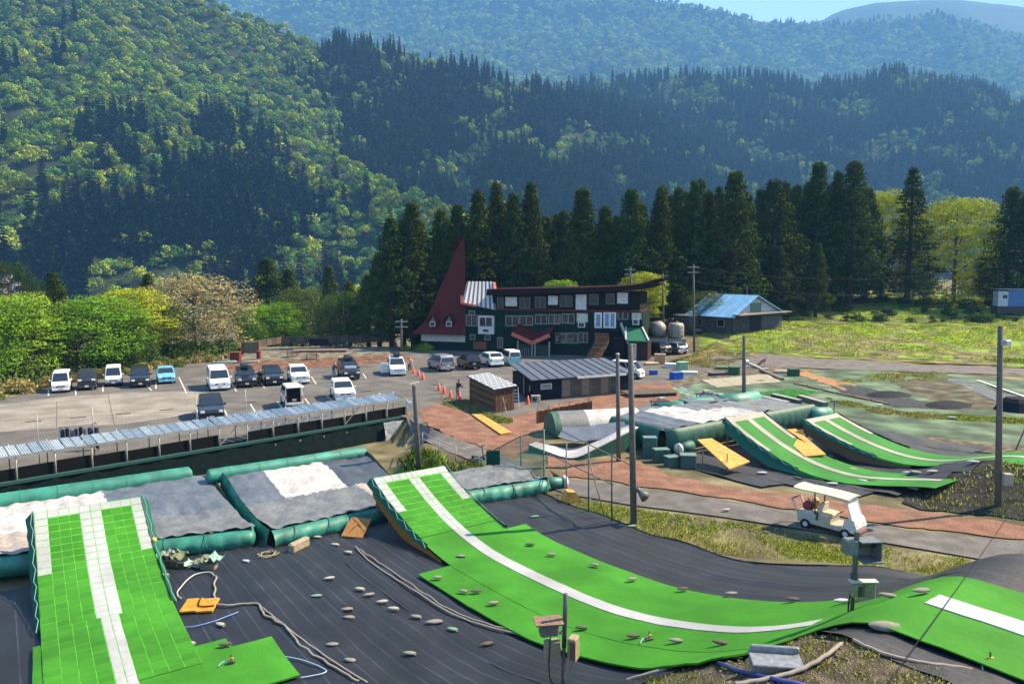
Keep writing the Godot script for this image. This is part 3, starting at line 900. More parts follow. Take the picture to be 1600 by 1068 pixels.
func jump(label: String, lip: Vector3, a_deg: float, rise: float, length: float, opts: Dictionary):
	var a := deg_to_rad(a_deg)
	var f := func(t: float, w: float, lift: float) -> Vector3: return run_point(lip, a, t, w, rise, length, lift)
	var green: Material = opts.green
	var white: Material = opts.white
	var half := 1.95
	var end: float = opts.end
	var o := thing("ski_jump", label, "ski jump")
	var dl := 0.019 if opts.has("tiles") else -0.05
	# deck below the mats, with flanks down to the ground
	var rows := []
	for i in 25:
		var t: float = (opts.get("tiles", length - 1.5) - 0.02) * i / 24.0
		rows.append([f.call(t, -half, dl), f.call(t, 0.0, dl), f.call(t, half, dl)])
	put("deck", sheet(st(false), rows, 0.1), M("deck_ply", Color(0.085, 0.38, 0.035), 0.8, "soft", 0.5), o)
	for s in [-1.0, 1.0]:
		var fl := st()
		for i in 24:
			var t0 := (length - 1.5) * i / 24.0
			var t1 := (length - 1.5) * (i + 1) / 24.0
			var p0: Vector3 = f.call(t0, s * half, -0.1)
			var p1: Vector3 = f.call(t1, s * half, -0.1)
			quad(fl, p0, p1, Vector3(p1.x, maxf(p1.y - 0.75, height(p1.x, p1.z)), p1.z), Vector3(p0.x, maxf(p0.y - 0.75, height(p0.x, p0.z)), p0.z))
		put("flank_board", fl, opts.flank if s < 0 else M("flank_dark", Color(0.1, 0.07, 0.045), 0.8), o)
		for i in 4:
			var p: Vector3 = f.call(0.15 + i * 1.3, s * (half - 0.15), -0.15)
			put("support_post", beam(st(), p, Vector3(p.x, height(p.x, p.z) - 0.2, p.z), 0.1), M("old_timber", Color(0.14, 0.1, 0.07), 0.85), o)
		# side netting that leans outwards along the lip
		var net := st()
		var nl: float = opts.net
		for i in 22:
			var t0 := nl * i / 22.0
			var t1 := nl * (i + 1) / 22.0
			var fade0 := 1.0 - 0.5 * t0 / nl
			var j0 := 0.06 * noise2.get_noise_2d(t0 * 40, s * 70)
			var j1 := 0.06 * noise2.get_noise_2d(t1 * 40, s * 70)
			quad(net, f.call(t0, s * (half + 0.01), 0.1 + j0), f.call(t1, s * (half + 0.01), 0.1 + j1), f.call(t1, s * (half + 0.28 * fade0 + j1), -0.2 * fade0), f.call(t0, s * (half + 0.28 * fade0 + j0), -0.2 * fade0))
		put("side_net", net, M("teal_net", Color(0.03, 0.24, 0.16), 0.7, "speck", 1.5, "fine", 4.0), o)
		var rope := []
		for i in 14: rope.append(f.call(nl * i / 13.0, s * (half + 0.05 + 0.08 * (i % 2)), 0.1 - 0.12 * (i % 2)))
		put("lacing", hose(st(false), rope, 0.011, 5), M("pale_lace", Color(0.16, 0.36, 0.28), 0.7), o)
	if opts.get("tiles", 0.0) > 0:
		var cols: Array = opts.cols
		var tl: float = opts.tiles
		var rl := 0.42
		var variants := {}
		var shades := [green, opts.green2, opts.green3]
		for r in int(tl / rl):
			var w := -half
			for c in cols.size():
				var wd: float = cols[c] if r * rl < 7.3 else opts.get("cols2", cols)[c]
				var t := r * rl
				var is_white: bool = r == 0 or (c == 0 and t < opts.edge) or (c == 9 and t < opts.edge2) or c in [4, 5]
				var key := [wd, 0]
				if not variants.has(key):
					var s := block(st(), Vector3.ZERO, Vector3(wd - 0.016, 0.05, rl - 0.016), 0.008)
					s.generate_normals()
					variants[key] = s.commit()
				var p0: Vector3 = f.call(t + rl * 0.5, w + wd * 0.5, 0.0)
				var back: Vector3 = (f.call(t + rl, w + wd * 0.5, 0.0) - f.call(t, w + wd * 0.5, 0.0)).normalized()
				var right := Vector3(cos(a), 0, -sin(a))
				var b := Basis(right, back.cross(right), back)
				var m: Material = white if is_white else shades[(r * 7 + c * 3 + r * c) % 3]
				shared("turf_tile", variants[key], m, o, Transform3D(b, p0 + b.y * (0.0018 * ((r * 5 + c * 3) % 4))))
				w += wd
		lane(o, "carpet", green, f, -half, half, tl, end, 0.0)
		lane(o, "stripe", white, f, -0.27, 0.27, tl, opts.stripe_end, 0.022)
	else:
		lane(o, "carpet", green, f, -half, half, 0, end, 0.0)
		lane(o, "lip_band", white, f, -half, half, 0.0, 0.42, 0.03)
		lane(o, "edge_band", white, f, -half, -half + 0.45, 0.42, 3.2, 0.03)
		lane(o, "edge_band", white, f, half - 0.45, half, 0.42, 2.6, 0.03)
		lane(o, "stripe", white, f, -0.25, 0.25, 0.42, opts.stripe_end, 0.028)
	for l in opts.get("lanes", []):
		lane(o, "side_carpet", l[4] if l.size() > 4 else green, f, l[0], l[1], l[2], l[3], -0.012, 0.05, 0.05)
	for l in opts.get("stripes", []):
		lane(o, "stripe", white, f, l[0], l[1], l[2], l[3], 0.024)

func turf_mat(key: String, c: Color) -> StandardMaterial3D:
	return M(key, c, 0.75, "soft", 0.05, "fine", 1.4, "grain", 0.8)

func build_jumps():
	var g1 := turf_mat("spring_turf", Color(0.062, 0.31, 0.024))
	var g2 := turf_mat("spring_turf_dull", Color(0.056, 0.285, 0.022))
	var g3 := turf_mat("spring_turf_light", Color(0.068, 0.33, 0.026))
	var w := turf_mat("white_turf", Color(0.56, 0.58, 0.6))
	var orange := M("orange_ply", Color(0.5, 0.2, 0.035), 0.7, "soft", 0.5, "fine", 1.5)
	jump("nearest green ski jump, tiled, with a wide white centre band and teal nets", Vector3(-17.65, 1.55, -30.05), 33.5, 1.95, 9.0, {"green": g1, "green2": g2, "green3": g3, "white": w, "flank": M("flank_teal", Color(0.03, 0.16, 0.12), 0.8), "tiles": 12.6, "cols2": [0.45, 0.41, 0.41, 0.41, 0.27, 0.27, 0.41, 0.41, 0.41, 0.45], "edge": 3.6, "edge2": 3.2, "end": 15.0, "stripe_end": 15.0, "net": 7.5, "cols": [0.45, 0.37, 0.37, 0.37, 0.39, 0.39, 0.37, 0.37, 0.37, 0.45], "lanes": [[1.93, 2.9, 11.3, 15.0, g3], [2.9, 4.1, 12.0, 15.0, g3], [-2.2, -1.93, 8.5, 15.0, g2]]})
	jump("middle green ski jump with an orange side board and a white stripe curving uphill", Vector3(-4.95, 1.6, -34.99), 35.0, 1.98, 8.0, {"green": g1, "green2": g2, "green3": g3, "white": w, "flank": orange, "tiles": 4.62, "edge": 2.4, "edge2": 2.4, "end": 28.5, "stripe_end": 21.6, "net": 5.4, "cols": [0.5, 0.39, 0.39, 0.39, 0.28, 0.28, 0.39, 0.39, 0.39, 0.5], "lanes": [[-3.35, -1.93, 7.2, 21.5], [1.93, 3.0, 5.4, 21.0, g3]], "stripes": [[-0.25, 0.4, 24.2, 28.4]]})
	var f1 := turf_mat("far_turf", Color(0.05, 0.29, 0.045))
	var wc := turf_mat("cream_turf", Color(0.5, 0.5, 0.42))
	jump("far green ski jump in front of the dark green air bag, cream bands", Vector3(15.21, 1.6, -47.71), 35.0, 2.0, 8.5, {"green": f1, "white": wc, "flank": M("flank_teal", Color(0.03, 0.16, 0.12), 0.8), "end": 13.0, "stripe_end": 12.4, "net": 5.4})
	jump("farthest green ski jump, right of the orange ramp board, cream bands", Vector3(20.78, 1.25, -48.98), 35.0, 1.55, 8.5, {"green": f1, "white": wc, "flank": M("flank_dark", Color(0.1, 0.07, 0.045), 0.8), "end": 13.0, "stripe_end": 12.6, "net": 5.0})

# ---------- air bags ----------
func bag(label: String, q0: float, q1: float, pa: float, pb: float, p1: float, top: float, back_top: float, panels: Array, tube_r: float, opts := {}):
	var o := thing("air_bag", label, "air bag")
	var teal := M("teal_vinyl", Color(0.035, 0.32, 0.235), 0.55, "patch", 0.12, "soft", 1.5, "crease", 0.4)
	var base := -0.62
	var front := func(q: float) -> float: return lerpf(pa, pb, (q - q0) / (q1 - q0))
	# cushion front: a bulging band round the front edge and its corner
	var rows := []
	for i in 10:
		var ang := -PI * 0.5 + PI * i / 9.0
		var row := []
		var n := int((q1 - q0) / 0.22)
		for j in n + 1:
			var q := lerpf(q0, q1, float(j) / n)
			var e := clampf((q1 - q) / 0.7, 0, 1)
			var corner := 1.0 - sqrt(maxf(0.0, 1.0 - pow(1.0 - e, 2)))
			var pleat := 0.05 * sin(q * 9.0 + 1.5 * noise2.get_noise_2d(q * 9, 3)) + 0.09 * noise2.get_noise_2d(q * 12, i * 3.0)
			var r := (top - base) * 0.5
			row.append(from_pq(front.call(q) + 0.5 - (0.5 + pleat * cos(ang)) * cos(ang) + corner * 0.7, q, base + r + sin(ang) * r * (1.0 - 0.1 * corner)))
		rows.append(row)
	put("cushion", sheet(st(false), rows), teal, o)
	var seam_mat := M("seam_green", Color(0.015, 0.15, 0.11), 0.7)
	var nb := int((q1 - q0) / 1.45)
	for b in nb:
		var q := q0 + (b + 0.6) * (q1 - q0) / nb
		if q > q1 - 0.8: continue
		var arc := []
		for i in 9:
			var ang := -PI * 0.5 + PI * i / 8.0
			arc.append(from_pq(front.call(q) + 0.5 - 0.56 * cos(ang), q + 0.03 * sin(i * 2.0), base + (top - base) * 0.5 * (1.0 + sin(ang)) + 0.01))
		put("seam_band", hose(st(false), arc, 0.022, 5), seam_mat, o)
	var side := st(false)
	for qq in [q1, q0]:
		var pts := []
		for i in 9: pts.append([lerpf(front.call(qq) + 0.6, p1, i / 8.0), cover_y(i / 8.0, top, back_top)])
		var sr := []
		for k in 5:
			var row := []
			for pt in pts: row.append(from_pq(pt[0], qq + (0.16 * sin(PI * k / 4.0) + 0.03 * sin(pt[0] * 7.0)) * (1 if qq == q1 else -1), lerpf(-1.3, pt[1], k / 4.0)))
			sr.append(row)
		sheet(side, sr)
	put("side_wall", side, teal, o)
	# covers: rows of panels [name, material, q0, q1, t0, t1]
	for pn in panels:
		var cr := []
		var nt := int((pn[4] - pn[3]) * 34) + 2
		var nq := int((pn[2] - pn[1]) * 5) + 2
		for i in nt + 1:
			var t: float = lerpf(pn[3], pn[4], float(i) / nt)
			var row := []
			for j in nq + 1:
				var q: float = lerpf(pn[1], pn[2], float(j) / nq)
				var pf: float = front.call(q) + 0.42
				var p := lerpf(pf, p1, t)
				var v := from_pq(p, q)
				var y := cover_y(t, top, back_top - tube_r * 0.7)
				y += 0.04 * sin(q * 8.5 + 3.0 * noise2.get_noise_2d(q * 7, 90)) * clampf(noise2.get_noise_2d(q * 4 + 60, t * 20) * 3.0, 0, 1)
				y += 0.09 * absf(sin(q * 4.2 + noise2.get_noise_2d(q * 10, 7))) * smoothstep(0.2, 0.02, t) * 1.0
				y += 0.05 * sin(q * 2.6 + 2.0 * noise2.get_noise_2d(q * 6, 50)) * noise2.get_noise_2d(q * 5, t * 16 + 200) * 2.0
				y += 0.1 * noise2.get_noise_2d(v.x * 7, v.z * 7) + 0.05 * maxf(0.0, noise2.get_noise_2d(q * 40 + t * 9, t * 60)) + 0.045 * noise2.get_noise_2d(v.x * 40, v.z * 26)
				row.append(from_pq(p, q, y + 0.03))
			cr.append(row)
		put("cover_sheet", sheet(st(false), cr, 0.02), pn[0], o)
	if tube_r > 0:
		var path := []
		var tq0: float = opts.get("tube0", q0)
		var tq1: float = opts.get("tube1", q1)
		var n := int((tq1 - tq0) / 0.3)
		for i in n + 1: 
			var q := lerpf(tq0, tq1, float(i) / n)
			path.append(from_pq(p1 + 0.25 + 0.05 * noise2.get_noise_2d(q * 8, 1), q, back_top - tube_r * 0.55))
		var s := hose(st(false), path, tube_r, 16)
		for e in [0, path.size() - 1]:
			var dir: Vector3 = (path[e] - path[1 if e == 0 else e - 1]).normalized()
			tube(s, path[e], path[e] + dir * tube_r * 0.35, tube_r * 1.0, tube_r * 0.55, 16)
		put("back_tube", s, teal, o)
		for i in range(3, path.size() - 2, 5):
			var dir: Vector3 = (path[i + 1] - path[i]).normalized()
			put("seam_band", tube(st(false), path[i], path[i] + dir * 0.05, tube_r * 1.015, tube_r * 1.015, 16, false), seam_mat, o)

func cover_y(t: float, top: float, back_top: float) -> float:
	return lerpf(top, back_top, smoothstep(0.5, 0.98, t)) - 0.12 * sin(clampf(t / 0.5, 0, 1) * PI)

func build_airbags():
	var grey := M("grey_cover_sheet", Color(0.155, 0.17, 0.18), 0.6, "soft", 0.12, "soft", 0.7, "bump", 0.25)
	var blue_grey := M("blue_grey_cover", Color(0.11, 0.135, 0.17), 0.55, "soft", 0.12, "soft", 0.7, "bump", 0.25)
	var white := M("white_cover", Color(0.5, 0.49, 0.48), 0.65, "soft", 0.12, "soft", 0.7, "bump", 0.25)
	var dark := M("dark_cover", Color(0.06, 0.07, 0.09), 0.5, "soft", 0.12, "soft", 0.7, "bump", 0.25)
	var sand := M("beige_cover", Color(0.38, 0.33, 0.29), 0.65, "soft", 0.12, "soft", 0.7, "bump", 0.25)
	bag("large teal air bag behind the nearest jump, covered with white and grey sheets", -14.0, 8.9, 38.0, 31.6, 41.2, 0.25, 0.85, [
		[blue_grey, -14.0, -0.9, 0.0, 1.0], [white, -0.95, 3.9, 0.45, 1.0], [sand, -0.9, 2.0, 0.0, 0.46], [grey, 2.0, 8.8, 0.0, 0.42], [blue_grey, 3.85, 8.8, 0.41, 1.0]], 0.46, {"tube1": 8.0})
	bag("teal air bag left of the middle jump, grey and white covers, dark pleats", 9.3, 17.3, 31.0, 31.4, 39.6, 0.25, 0.98, [
		[grey, 9.3, 15.0, 0.0, 0.5], [sand, 14.95, 17.2, 0.0, 0.52], [blue_grey, 9.35, 11.3, 0.49, 1.0], [white, 11.25, 14.6, 0.48, 1.0], [dark, 14.55, 17.2, 0.5, 1.0]], 0.4, {"tube0": 8.7})
	bag("low teal air bag right of the middle jump with one grey cover", 17.4, 24.0, 31.2, 30.3, 34.6, 0.3, 0.34, [[grey, 17.4, 24.0, 0.0, 1.0]], 0.0)
	# blower cuff at the bag's right end
	var o := thing("air_blower", "round white-rimmed blower on the end of the low teal air bag", "blower", from_pq(31.0, 24.2, -0.1))
	put("duct", tube(st(false), Vector3(-0.3, 0, 0), Vector3(0.75, 0, -0.25), 0.36, 0.3, 14), M("teal_vinyl", Color.WHITE), o)
	put("fan_ring", tube(st(false), Vector3(0.75, 0, -0.25), Vector3(0.95, 0, -0.31), 0.38, 0.38, 14), paint("dirty_white", 0.55, 0.54, 0.5), o)
	# far group
	var dg := M("green_vinyl", Color(0.012, 0.11, 0.075), 0.65, "soft", 0.3, "soft", 1.5, "crease", 0.4)
	var teal := M("teal_vinyl", Color.WHITE)
	o = thing("air_bag", "half-round air bag like a barrel, grey, white and grey covers, green end", "air bag")
	var c0 := from_pq(40.2, 31.4)
	var c1 := from_pq(37.3, 39.2)
	var cols := [[0.0, 0.06, dg], [0.06, 0.3, grey], [0.3, 0.78, white], [0.78, 1.0, blue_grey]]
	for cc in cols:
		var rows := []
		for i in 9:
			var t: float = lerpf(cc[0], cc[1], i / 8.0)
			var c := c0.lerp(c1, t)
			var row := []
			for k in 15:
				var an := PI * k / 14.0
				var ax := (c1 - c0).normalized()
				var sd := Vector3(-ax.z, 0, ax.x)
				row.append(c + sd * cos(an) * 1.45 + Vector3(0, 0.1 + sin(an) * 1.5 + 0.04 * noise2.get_noise_2d(t * 300, k * 9), 0))
			rows.append(row)
		put("cover_sheet", sheet(st(false), rows), cc[2], o)
	var cap := st()
	for k in 14:
		for e in [c0, c1]:
			var ax := (c1 - c0).normalized()
			var sd := Vector3(-ax.z, 0, ax.x)
			tri(cap, e + Vector3(0, 0.1, 0), e + sd * cos(PI * k / 14.0) * 1.45 + Vector3(0, 0.1 + sin(PI * k / 14.0) * 1.5, 0), e + sd * cos(PI * (k + 1) / 14.0) * 1.45 + Vector3(0, 0.1 + sin(PI * (k + 1) / 14.0) * 1.5, 0))
	put("end_wall", cap, dg, o)
	# white chute in front of it
	o = thing("landing_chute", "white sheet chute curving down beside the barrel-shaped air bag", "landing sheet")
	var edge_a := smooth_path([Vector3(1.05, 0.5, -45.89), Vector3(2, 0.25, -45.4), Vector3(3.6, 0.15, -43.89), Vector3(5.33, 0.6, -44.8), Vector3(7.07, 1.15, -45.92), Vector3(8.43, 1.4, -47.25)], 5)
	var edge_b := smooth_path([Vector3(1.56, 0.5, -46.59), Vector3(2.55, 0.25, -46.58), Vector3(4, 0.2, -46.27), Vector3(5.65, 0.7, -47.54), Vector3(7.06, 1.2, -47.79), Vector3(8.02, 1.45, -48.02)], 5)
	var rows := []
	for i in edge_a.size():
		var row := []
		for j in 5: row.append(edge_a[i].lerp(edge_b[i], j / 4.0))
		rows.append(row)
	put("chute_sheet", sheet(st(false), rows, 0.05), white, o)
	var ea := [Vector3(2.98, 0.75, -46.95), Vector3(3.96, 0.6, -45.81), Vector3(5.72, 0.8, -46.37), Vector3(7.64, 1.25, -46.97)]
	var eb := [Vector3(3.41, 1, -48.52), Vector3(4.94, 1.1, -48.86), Vector3(6.4, 1.3, -48.53), Vector3(8.04, 1.5, -48.19)]
	rows = []
	for i in 4:
		var row := []
		for j in 6: row.append(ea[i].lerp(eb[i], j / 5.0) + Vector3(0, 0.08 * sin(i * 2.0 + j * 3.0), 0))
		rows.append(row)
	put("grey_apron", sheet(st(false), rows, 0.05), blue_grey, o)
	put("green_skirt", hexed_skirt(edge_a, 0.02), dg, o)
	# big dark green bag between the barrel and the far jump
	o = thing("air_bag", "dark green air bag with blue-grey and white covers beside the far jump", "air bag")
	var h := 1.55
	var qa := 34.0
	var qb := 49.2
	var fr := []
	for i in 9:
		var an := -PI * 0.5 + PI * i / 8.0
		var row := []
		for j in 60:
			var q := lerpf(qa, qb, j / 59.0)
			var e := clampf((q - qa) / 0.8, 0, 1)
			row.append(from_pq(31.4 - 0.35 * cos(an) + (1.0 - sqrt(1.0 - pow(1.0 - e, 2))) * 0.6 + 0.04 * sin(q * 8.0) * cos(an), q, 0.85 + 0.75 * sin(an)))
		fr.append(row)
	put("cushion", sheet(st(false), fr), dg, o)
	fr = []
	for i in 9:
		var an := -PI * 0.5 + PI * i / 8.0
		var row := []
		for j in 14: row.append(from_pq(lerpf(32.0, 36.6, j / 13.0), qa - 0.4 * cos(an), 0.85 + 0.75 * sin(an)))
		fr.append(row)
	put("side_wall", sheet(st(false), fr), dg, o)
	var tops := [[blue_grey, 34.0, 36.9, 31.6, 36.7], [white, 36.85, 40.2, 31.6, 36.9], [white, 40.15, 43.0, 31.7, 34.5], [grey, 42.95, 49.2, 31.8, 36.0], [grey, 40.15, 43.0, 34.45, 36.9]]
	for tp in tops:
		var tr := []
		for i in 12:
			var row := []
			for j in 14:
				var q: float = lerpf(tp[1], tp[2], j / 13.0)
				var p: float = lerpf(tp[3], tp[4], i / 11.0)
				row.append(from_pq(p, q, 1.6 + 0.1 * noise2.get_noise_2d(p * 9, q * 9) + 0.06 * sin(q * 5.0) - 0.15 * smoothstep(34.6, 34.0, q) - 0.2 * smoothstep(44.0, 47.0, q)))
			tr.append(row)
		put("cover_sheet", sheet(st(false), tr, 0.03), tp[0], o)
	var s := tube(st(false), from_pq(38.2, 39.9, 0.85), from_pq(37.2, 44.8, 0.95), 0.8, 0.8, 16)
	put("back_tube", s, teal, o)
	put("tube_end", tube(st(false), from_pq(38.22, 39.8, 0.85), from_pq(38.2, 39.9, 0.85), 0.5, 0.8, 16), dg, o)
	put("back_tube", tube(st(false), from_pq(37.2, 45.6, 1.0), from_pq(36.6, 49.4, 1.1), 0.8, 0.8, 16), teal, o)
	put("back_tube", tube(st(false), from_pq(31.4, 48.6, 0.7), from_pq(30.9, 50.4, 0.75), 0.72, 0.6, 16), teal, o)
	put("cover_sheet", sheet(st(false), [[from_pq(38.9, 42.0, 0.9), from_pq(38.6, 46.0, 1.0)], [from_pq(37.9, 42.0, 1.75), from_pq(37.6, 46.0, 1.8)], [from_pq(36.6, 42.0, 1.6), from_pq(36.3, 46.0, 1.55)]], 0.03), blue_grey, o)
	# blower tubes below
	o = thing("air_blower", "stubby dark green blower tube with a pale ring under the far air bag", "blower", from_pq(30.4, 34.3, 0.55))
	put("duct", tube(st(false), Vector3(0.5, 0.1, -0.4), Vector3(-0.35, 0, 0.1), 0.34, 0.3, 12), dg, o)
	put("fan_ring", tube(st(false), Vector3(-0.35, 0, 0.1), Vector3(-0.5, 0, 0.18), 0.36, 0.36, 12), paint("dirty_white", 0.55, 0.54, 0.5), o)

func hexed_skirt(pts: Array, lift: float) -> SurfaceTool:
	var s := st()
	for i in pts.size() - 1:
		var a: Vector3 = pts[i] - Vector3(0, 0.06, 0)
		var b: Vector3 = pts[i + 1] - Vector3(0, 0.06, 0)
		quad(s, a, b, Vector3(b.x, lift - 0.2, b.z - 0.1), Vector3(a.x, lift - 0.2, a.z - 0.1))
	return s

# ---------- viewing shelter on the car park edge ----------
func build_shelter():
	var wa := Vector3(wall_a.x, 0, wall_a.y)
	var wb := Vector3(wall_b.x, 0, wall_b.y)
	var e := (wb - wa).normalized()
	var n := Vector3(-e.z, 0, e.x)   # towards the camera
	var len_ := wa.distance_to(wb)
	var steel := paint("galvanised_steel", 0.33, 0.33, 0.31, 0.5, 0.4)
	var o := thing("viewing_shelter", "long open viewing shelter with pale blue corrugated roof along the car park edge", "shelter")
	var roof_mats := [M("roof_sheet", Color(0.31, 0.37, 0.41), 0.45, "soft", 0.4), M("roof_sheet_pale", Color(0.37, 0.43, 0.47), 0.45, "soft", 0.4), M("roof_sheet_dull", Color(0.25, 0.31, 0.36), 0.45, "soft", 0.4)]
	# one corrugated roof sheet, copied along the roof
	var s := st()
	var wd := 0.47
	var prof := []
	for k in 9: prof.append([wd * k / 8.0, 0.025 * (1 if k % 2 else -1)])
	var eave := n * 0.12 + Vector3(0, 1.42, 0)
	var ridge := -n * 1.45 + Vector3(0, 1.7, 0)
	for k in 8:
		var a: Vector3 = e * prof[k][0] + Vector3(0, prof[k][1], 0)
		var b: Vector3 = e * prof[k + 1][0] + Vector3(0, prof[k + 1][1], 0)
		quad(s, a + eave, b + eave, b + ridge, a + ridge)
		quad(s, a + ridge - Vector3(0, 0.02, 0), b + ridge - Vector3(0, 0.02, 0), b + eave - Vector3(0, 0.02, 0), a + eave - Vector3(0, 0.02, 0))
	s.generate_normals()
	var sheet_mesh := s.commit()
	var start := -6.0
	var count := int((len_ - start) / 0.54)
	for k in count:
		var lift := 0.02 * (k % 2) + 0.012 * sin(k * 2.3)
		shared("roof_sheet", sheet_mesh, roof_mats[(k * 5 + k / 3) % 3], o, Transform3D(Basis(), wa + e * (start + k * 0.54) + Vector3(0, lift, 0)))
	put("rail", beam(st(), wa + e * start + eave - Vector3(0, 0.07, 0), wb + eave - Vector3(0, 0.07, 0), 0.06), steel, o)
	put("rail", beam(st(), wa + e * start + ridge - Vector3(0, 0.08, 0), wb + ridge - Vector3(0, 0.08, 0), 0.06), steel, o)
	var k := -3
	while k < 15:
		var at := wa + e * (0.75 + k * 1.86)
		put("post", tube(st(false), at + n * 0.06 + Vector3(0, -0.45, 0), at + n * 0.06 + Vector3(0, 1.42, 0), 0.045, 0.045, 8), steel, o)
		put("post_foot", box(st(), at + n * 0.1 + Vector3(0, -0.45, 0), Vector3(0.24, 0.12, 0.24), 26), paint("pale_block", 0.4, 0.39, 0.35, 0.9), o)
		put("rear_post", tube(st(false), at - n * 1.8, at - n * 1.8 + Vector3(0, 1.72, 0), 0.035, 0.035, 6), steel, o)
		put("rafter", beam(st(), at + eave - Vector3(0, 0.045, 0), at + ridge - Vector3(0, 0.045, 0), 0.05), steel, o)
		if k in [6, 11]: put("brace", beam(st(), at + n * 0.06 + Vector3(0, 0.1, 0), at + e * 1.5 + Vector3(0, 1.35, 0) - n * 0.2, 0.04), steel, o)
		k += 1
	for q in [2.3, 5.2, 11.4, 14.8, 19.0]:
		put("net_pole", tube(st(false), wa + e * q - n * 2.3, wa + e * q - n * 2.3 + Vector3(0, 3.2, 0), 0.03, 0.03, 6), steel, o)
	# black mesh parapet, one length between each two posts
	var mesh_mat := M("black_mesh", Color(0.008, 0.009, 0.01), 0.95, "speck", 1.0)
	var f := thing("mesh_parapet", "black mesh screen along the front of the viewing shelter, open at one gateway", "screen")
	k = -3
	while k < 14:
		if k != 6:
			var a := wa + e * (0.75 + k * 1.86 + 0.03) - n * 0.05
			var b := wa + e * (0.75 + (k + 1) * 1.86 - 0.03) - n * 0.05
			var top := 0.72 + 0.05 * sin(k * 1.7)
			var ps := st()
			hexa(ps, [a + Vector3(0, -0.1, 0), b + Vector3(0, -0.1, 0), b - n * 0.03 + Vector3(0, -0.1, 0), a - n * 0.03 + Vector3(0, -0.1, 0), a + Vector3(0, top, 0), b + Vector3(0, top + 0.02, 0), b - n * 0.03 + Vector3(0, top + 0.02, 0), a - n * 0.03 + Vector3(0, top, 0)])
			put("mesh_panel", ps, mesh_mat, f)
		k += 1
	put("white_board", beam(st(), wa + e * 13.9 - n * 0.2 + Vector3(0, 0.86, 0), wa + e * 20.4 - n * 0.2 + Vector3(0, 0.9, 0), 0.04, 0.16), paint("white_board_paint", 0.62, 0.63, 0.64), f)
	# retaining wall hung with dark green net
	var w := thing("retaining_wall", "retaining wall below the shelter, hung with dark green netting", "retaining wall")
	var net := M("dark_green_net", Color(0.008, 0.03, 0.03), 0.9, "patch", 0.4, "speck", 1.2)
	k = -5
	while k < 11:
		var rows := []
		for i in 5:
			var row := []
			for j in 7:
				var along := minf(k * 2.5 + j / 6.0 * 2.52, len_ + 0.3)
				row.append(wa + e * along + n * (0.22 + 0.06 * sin(along * 3.1 + i) + 0.05 * i) + Vector3(0, -0.08 - i * 0.42 - 0.05 * sin(along * 1.3), 0))
			rows.append(row)
		put("netting", sheet(st(false), rows, 0.0), net, w)
		k += 1
	put("wall_core", beam(st(), wa + e * -12.0 + Vector3(0, -1.0, 0), wb + Vector3(0, -1.0, 0), 0.3, 1.9), M("dark_concrete", Color(0.08, 0.08, 0.075), 0.9), w)
	put("kerb", beam(st(), wa + e * -12.0 + n * 0.12 + Vector3(0, -0.03, 0), wb + n * 0.12 + Vector3(0, -0.03, 0), 0.36, 0.16), M("dark_green_rail", Color(0.02, 0.06, 0.055), 0.8), w)
	# tarpaulin and timber at the end
	var t := thing("tarpaulin", "pale grey tarpaulin hanging at the right end of the retaining wall", "tarpaulin")
	var rows := []
	for i in 6:
		var row := []
		for j in 9: row.append(wb + e * (-2.2 + j * 0.28) + n * (0.5 + 0.08 * sin(j * 1.4 + i * 0.7) + 0.06 * i) + Vector3(0, -0.12 - i * 0.3 - 0.03 * j * (1.0 if i == 5 else 0.2), 0))
		rows.append(row)
	put("cloth", sheet(st(false), rows, 0.01), M("pale_tarp", Color(0.3, 0.34, 0.37), 0.6, "patch", 0.4), t)
	var tb := thing("timber_landing", "dark timber landing and props at the right end of the shelter", "landing")
	for i in 4:
		var at := wb + e * (0.3 + 0.35 * (i % 2)) + n * (0.2 - 0.9 * (i / 2))
		put("prop", beam(st(), Vector3(at.x, -1.7, at.z), Vector3(at.x, 0.1, at.z), 0.14), M("black_timber", Color(0.025, 0.02, 0.017), 0.85), tb)
	put("platform", box(st(), wb + e * 0.35 + Vector3(0, 0.03, 0), Vector3(1.1, 0.1, 1.4), 26), M("old_timber", Color(0.14, 0.1, 0.07), 0.85), tb)
	# railing beside the ramped road
	var r := thing("guard_rail", "galvanised pipe railing where the road leaves the car park", "railing")
	var pts := [Vector3(-7.34, 0, -50.23), Vector3(-5.85, 0, -47.44), Vector3(-4.52, 0, -44.94), Vector3(-3.37, 0, -43.41)]
	for p in pts: put("post", tube(st(false), on(p, -0.1), on(p, 0.95), 0.035, 0.035, 6), steel, r)
	for h in [0.5, 0.93]:
		put("rail", hose(st(false), [on(pts[0], h), on(pts[1], h), on(pts[2], h), on(pts[3], h)], 0.03, 6), steel, r)

# ---------- the lodge ----------
var lodge_frame: Transform3D

func wall_box(s: SurfaceTool, r: Array, z0: float, z1: float) -> SurfaceTool:   # r = along0, low, along1, high on the front; z counts towards the viewer
	var p := []
	for y in [r[1], r[3]]:
		for q in [[r[0], z0], [r[2], z0], [r[2], z1], [r[0], z1]]: p.append(Vector3(q[0], y, q[1]))
	hexa(s, p)
	return s

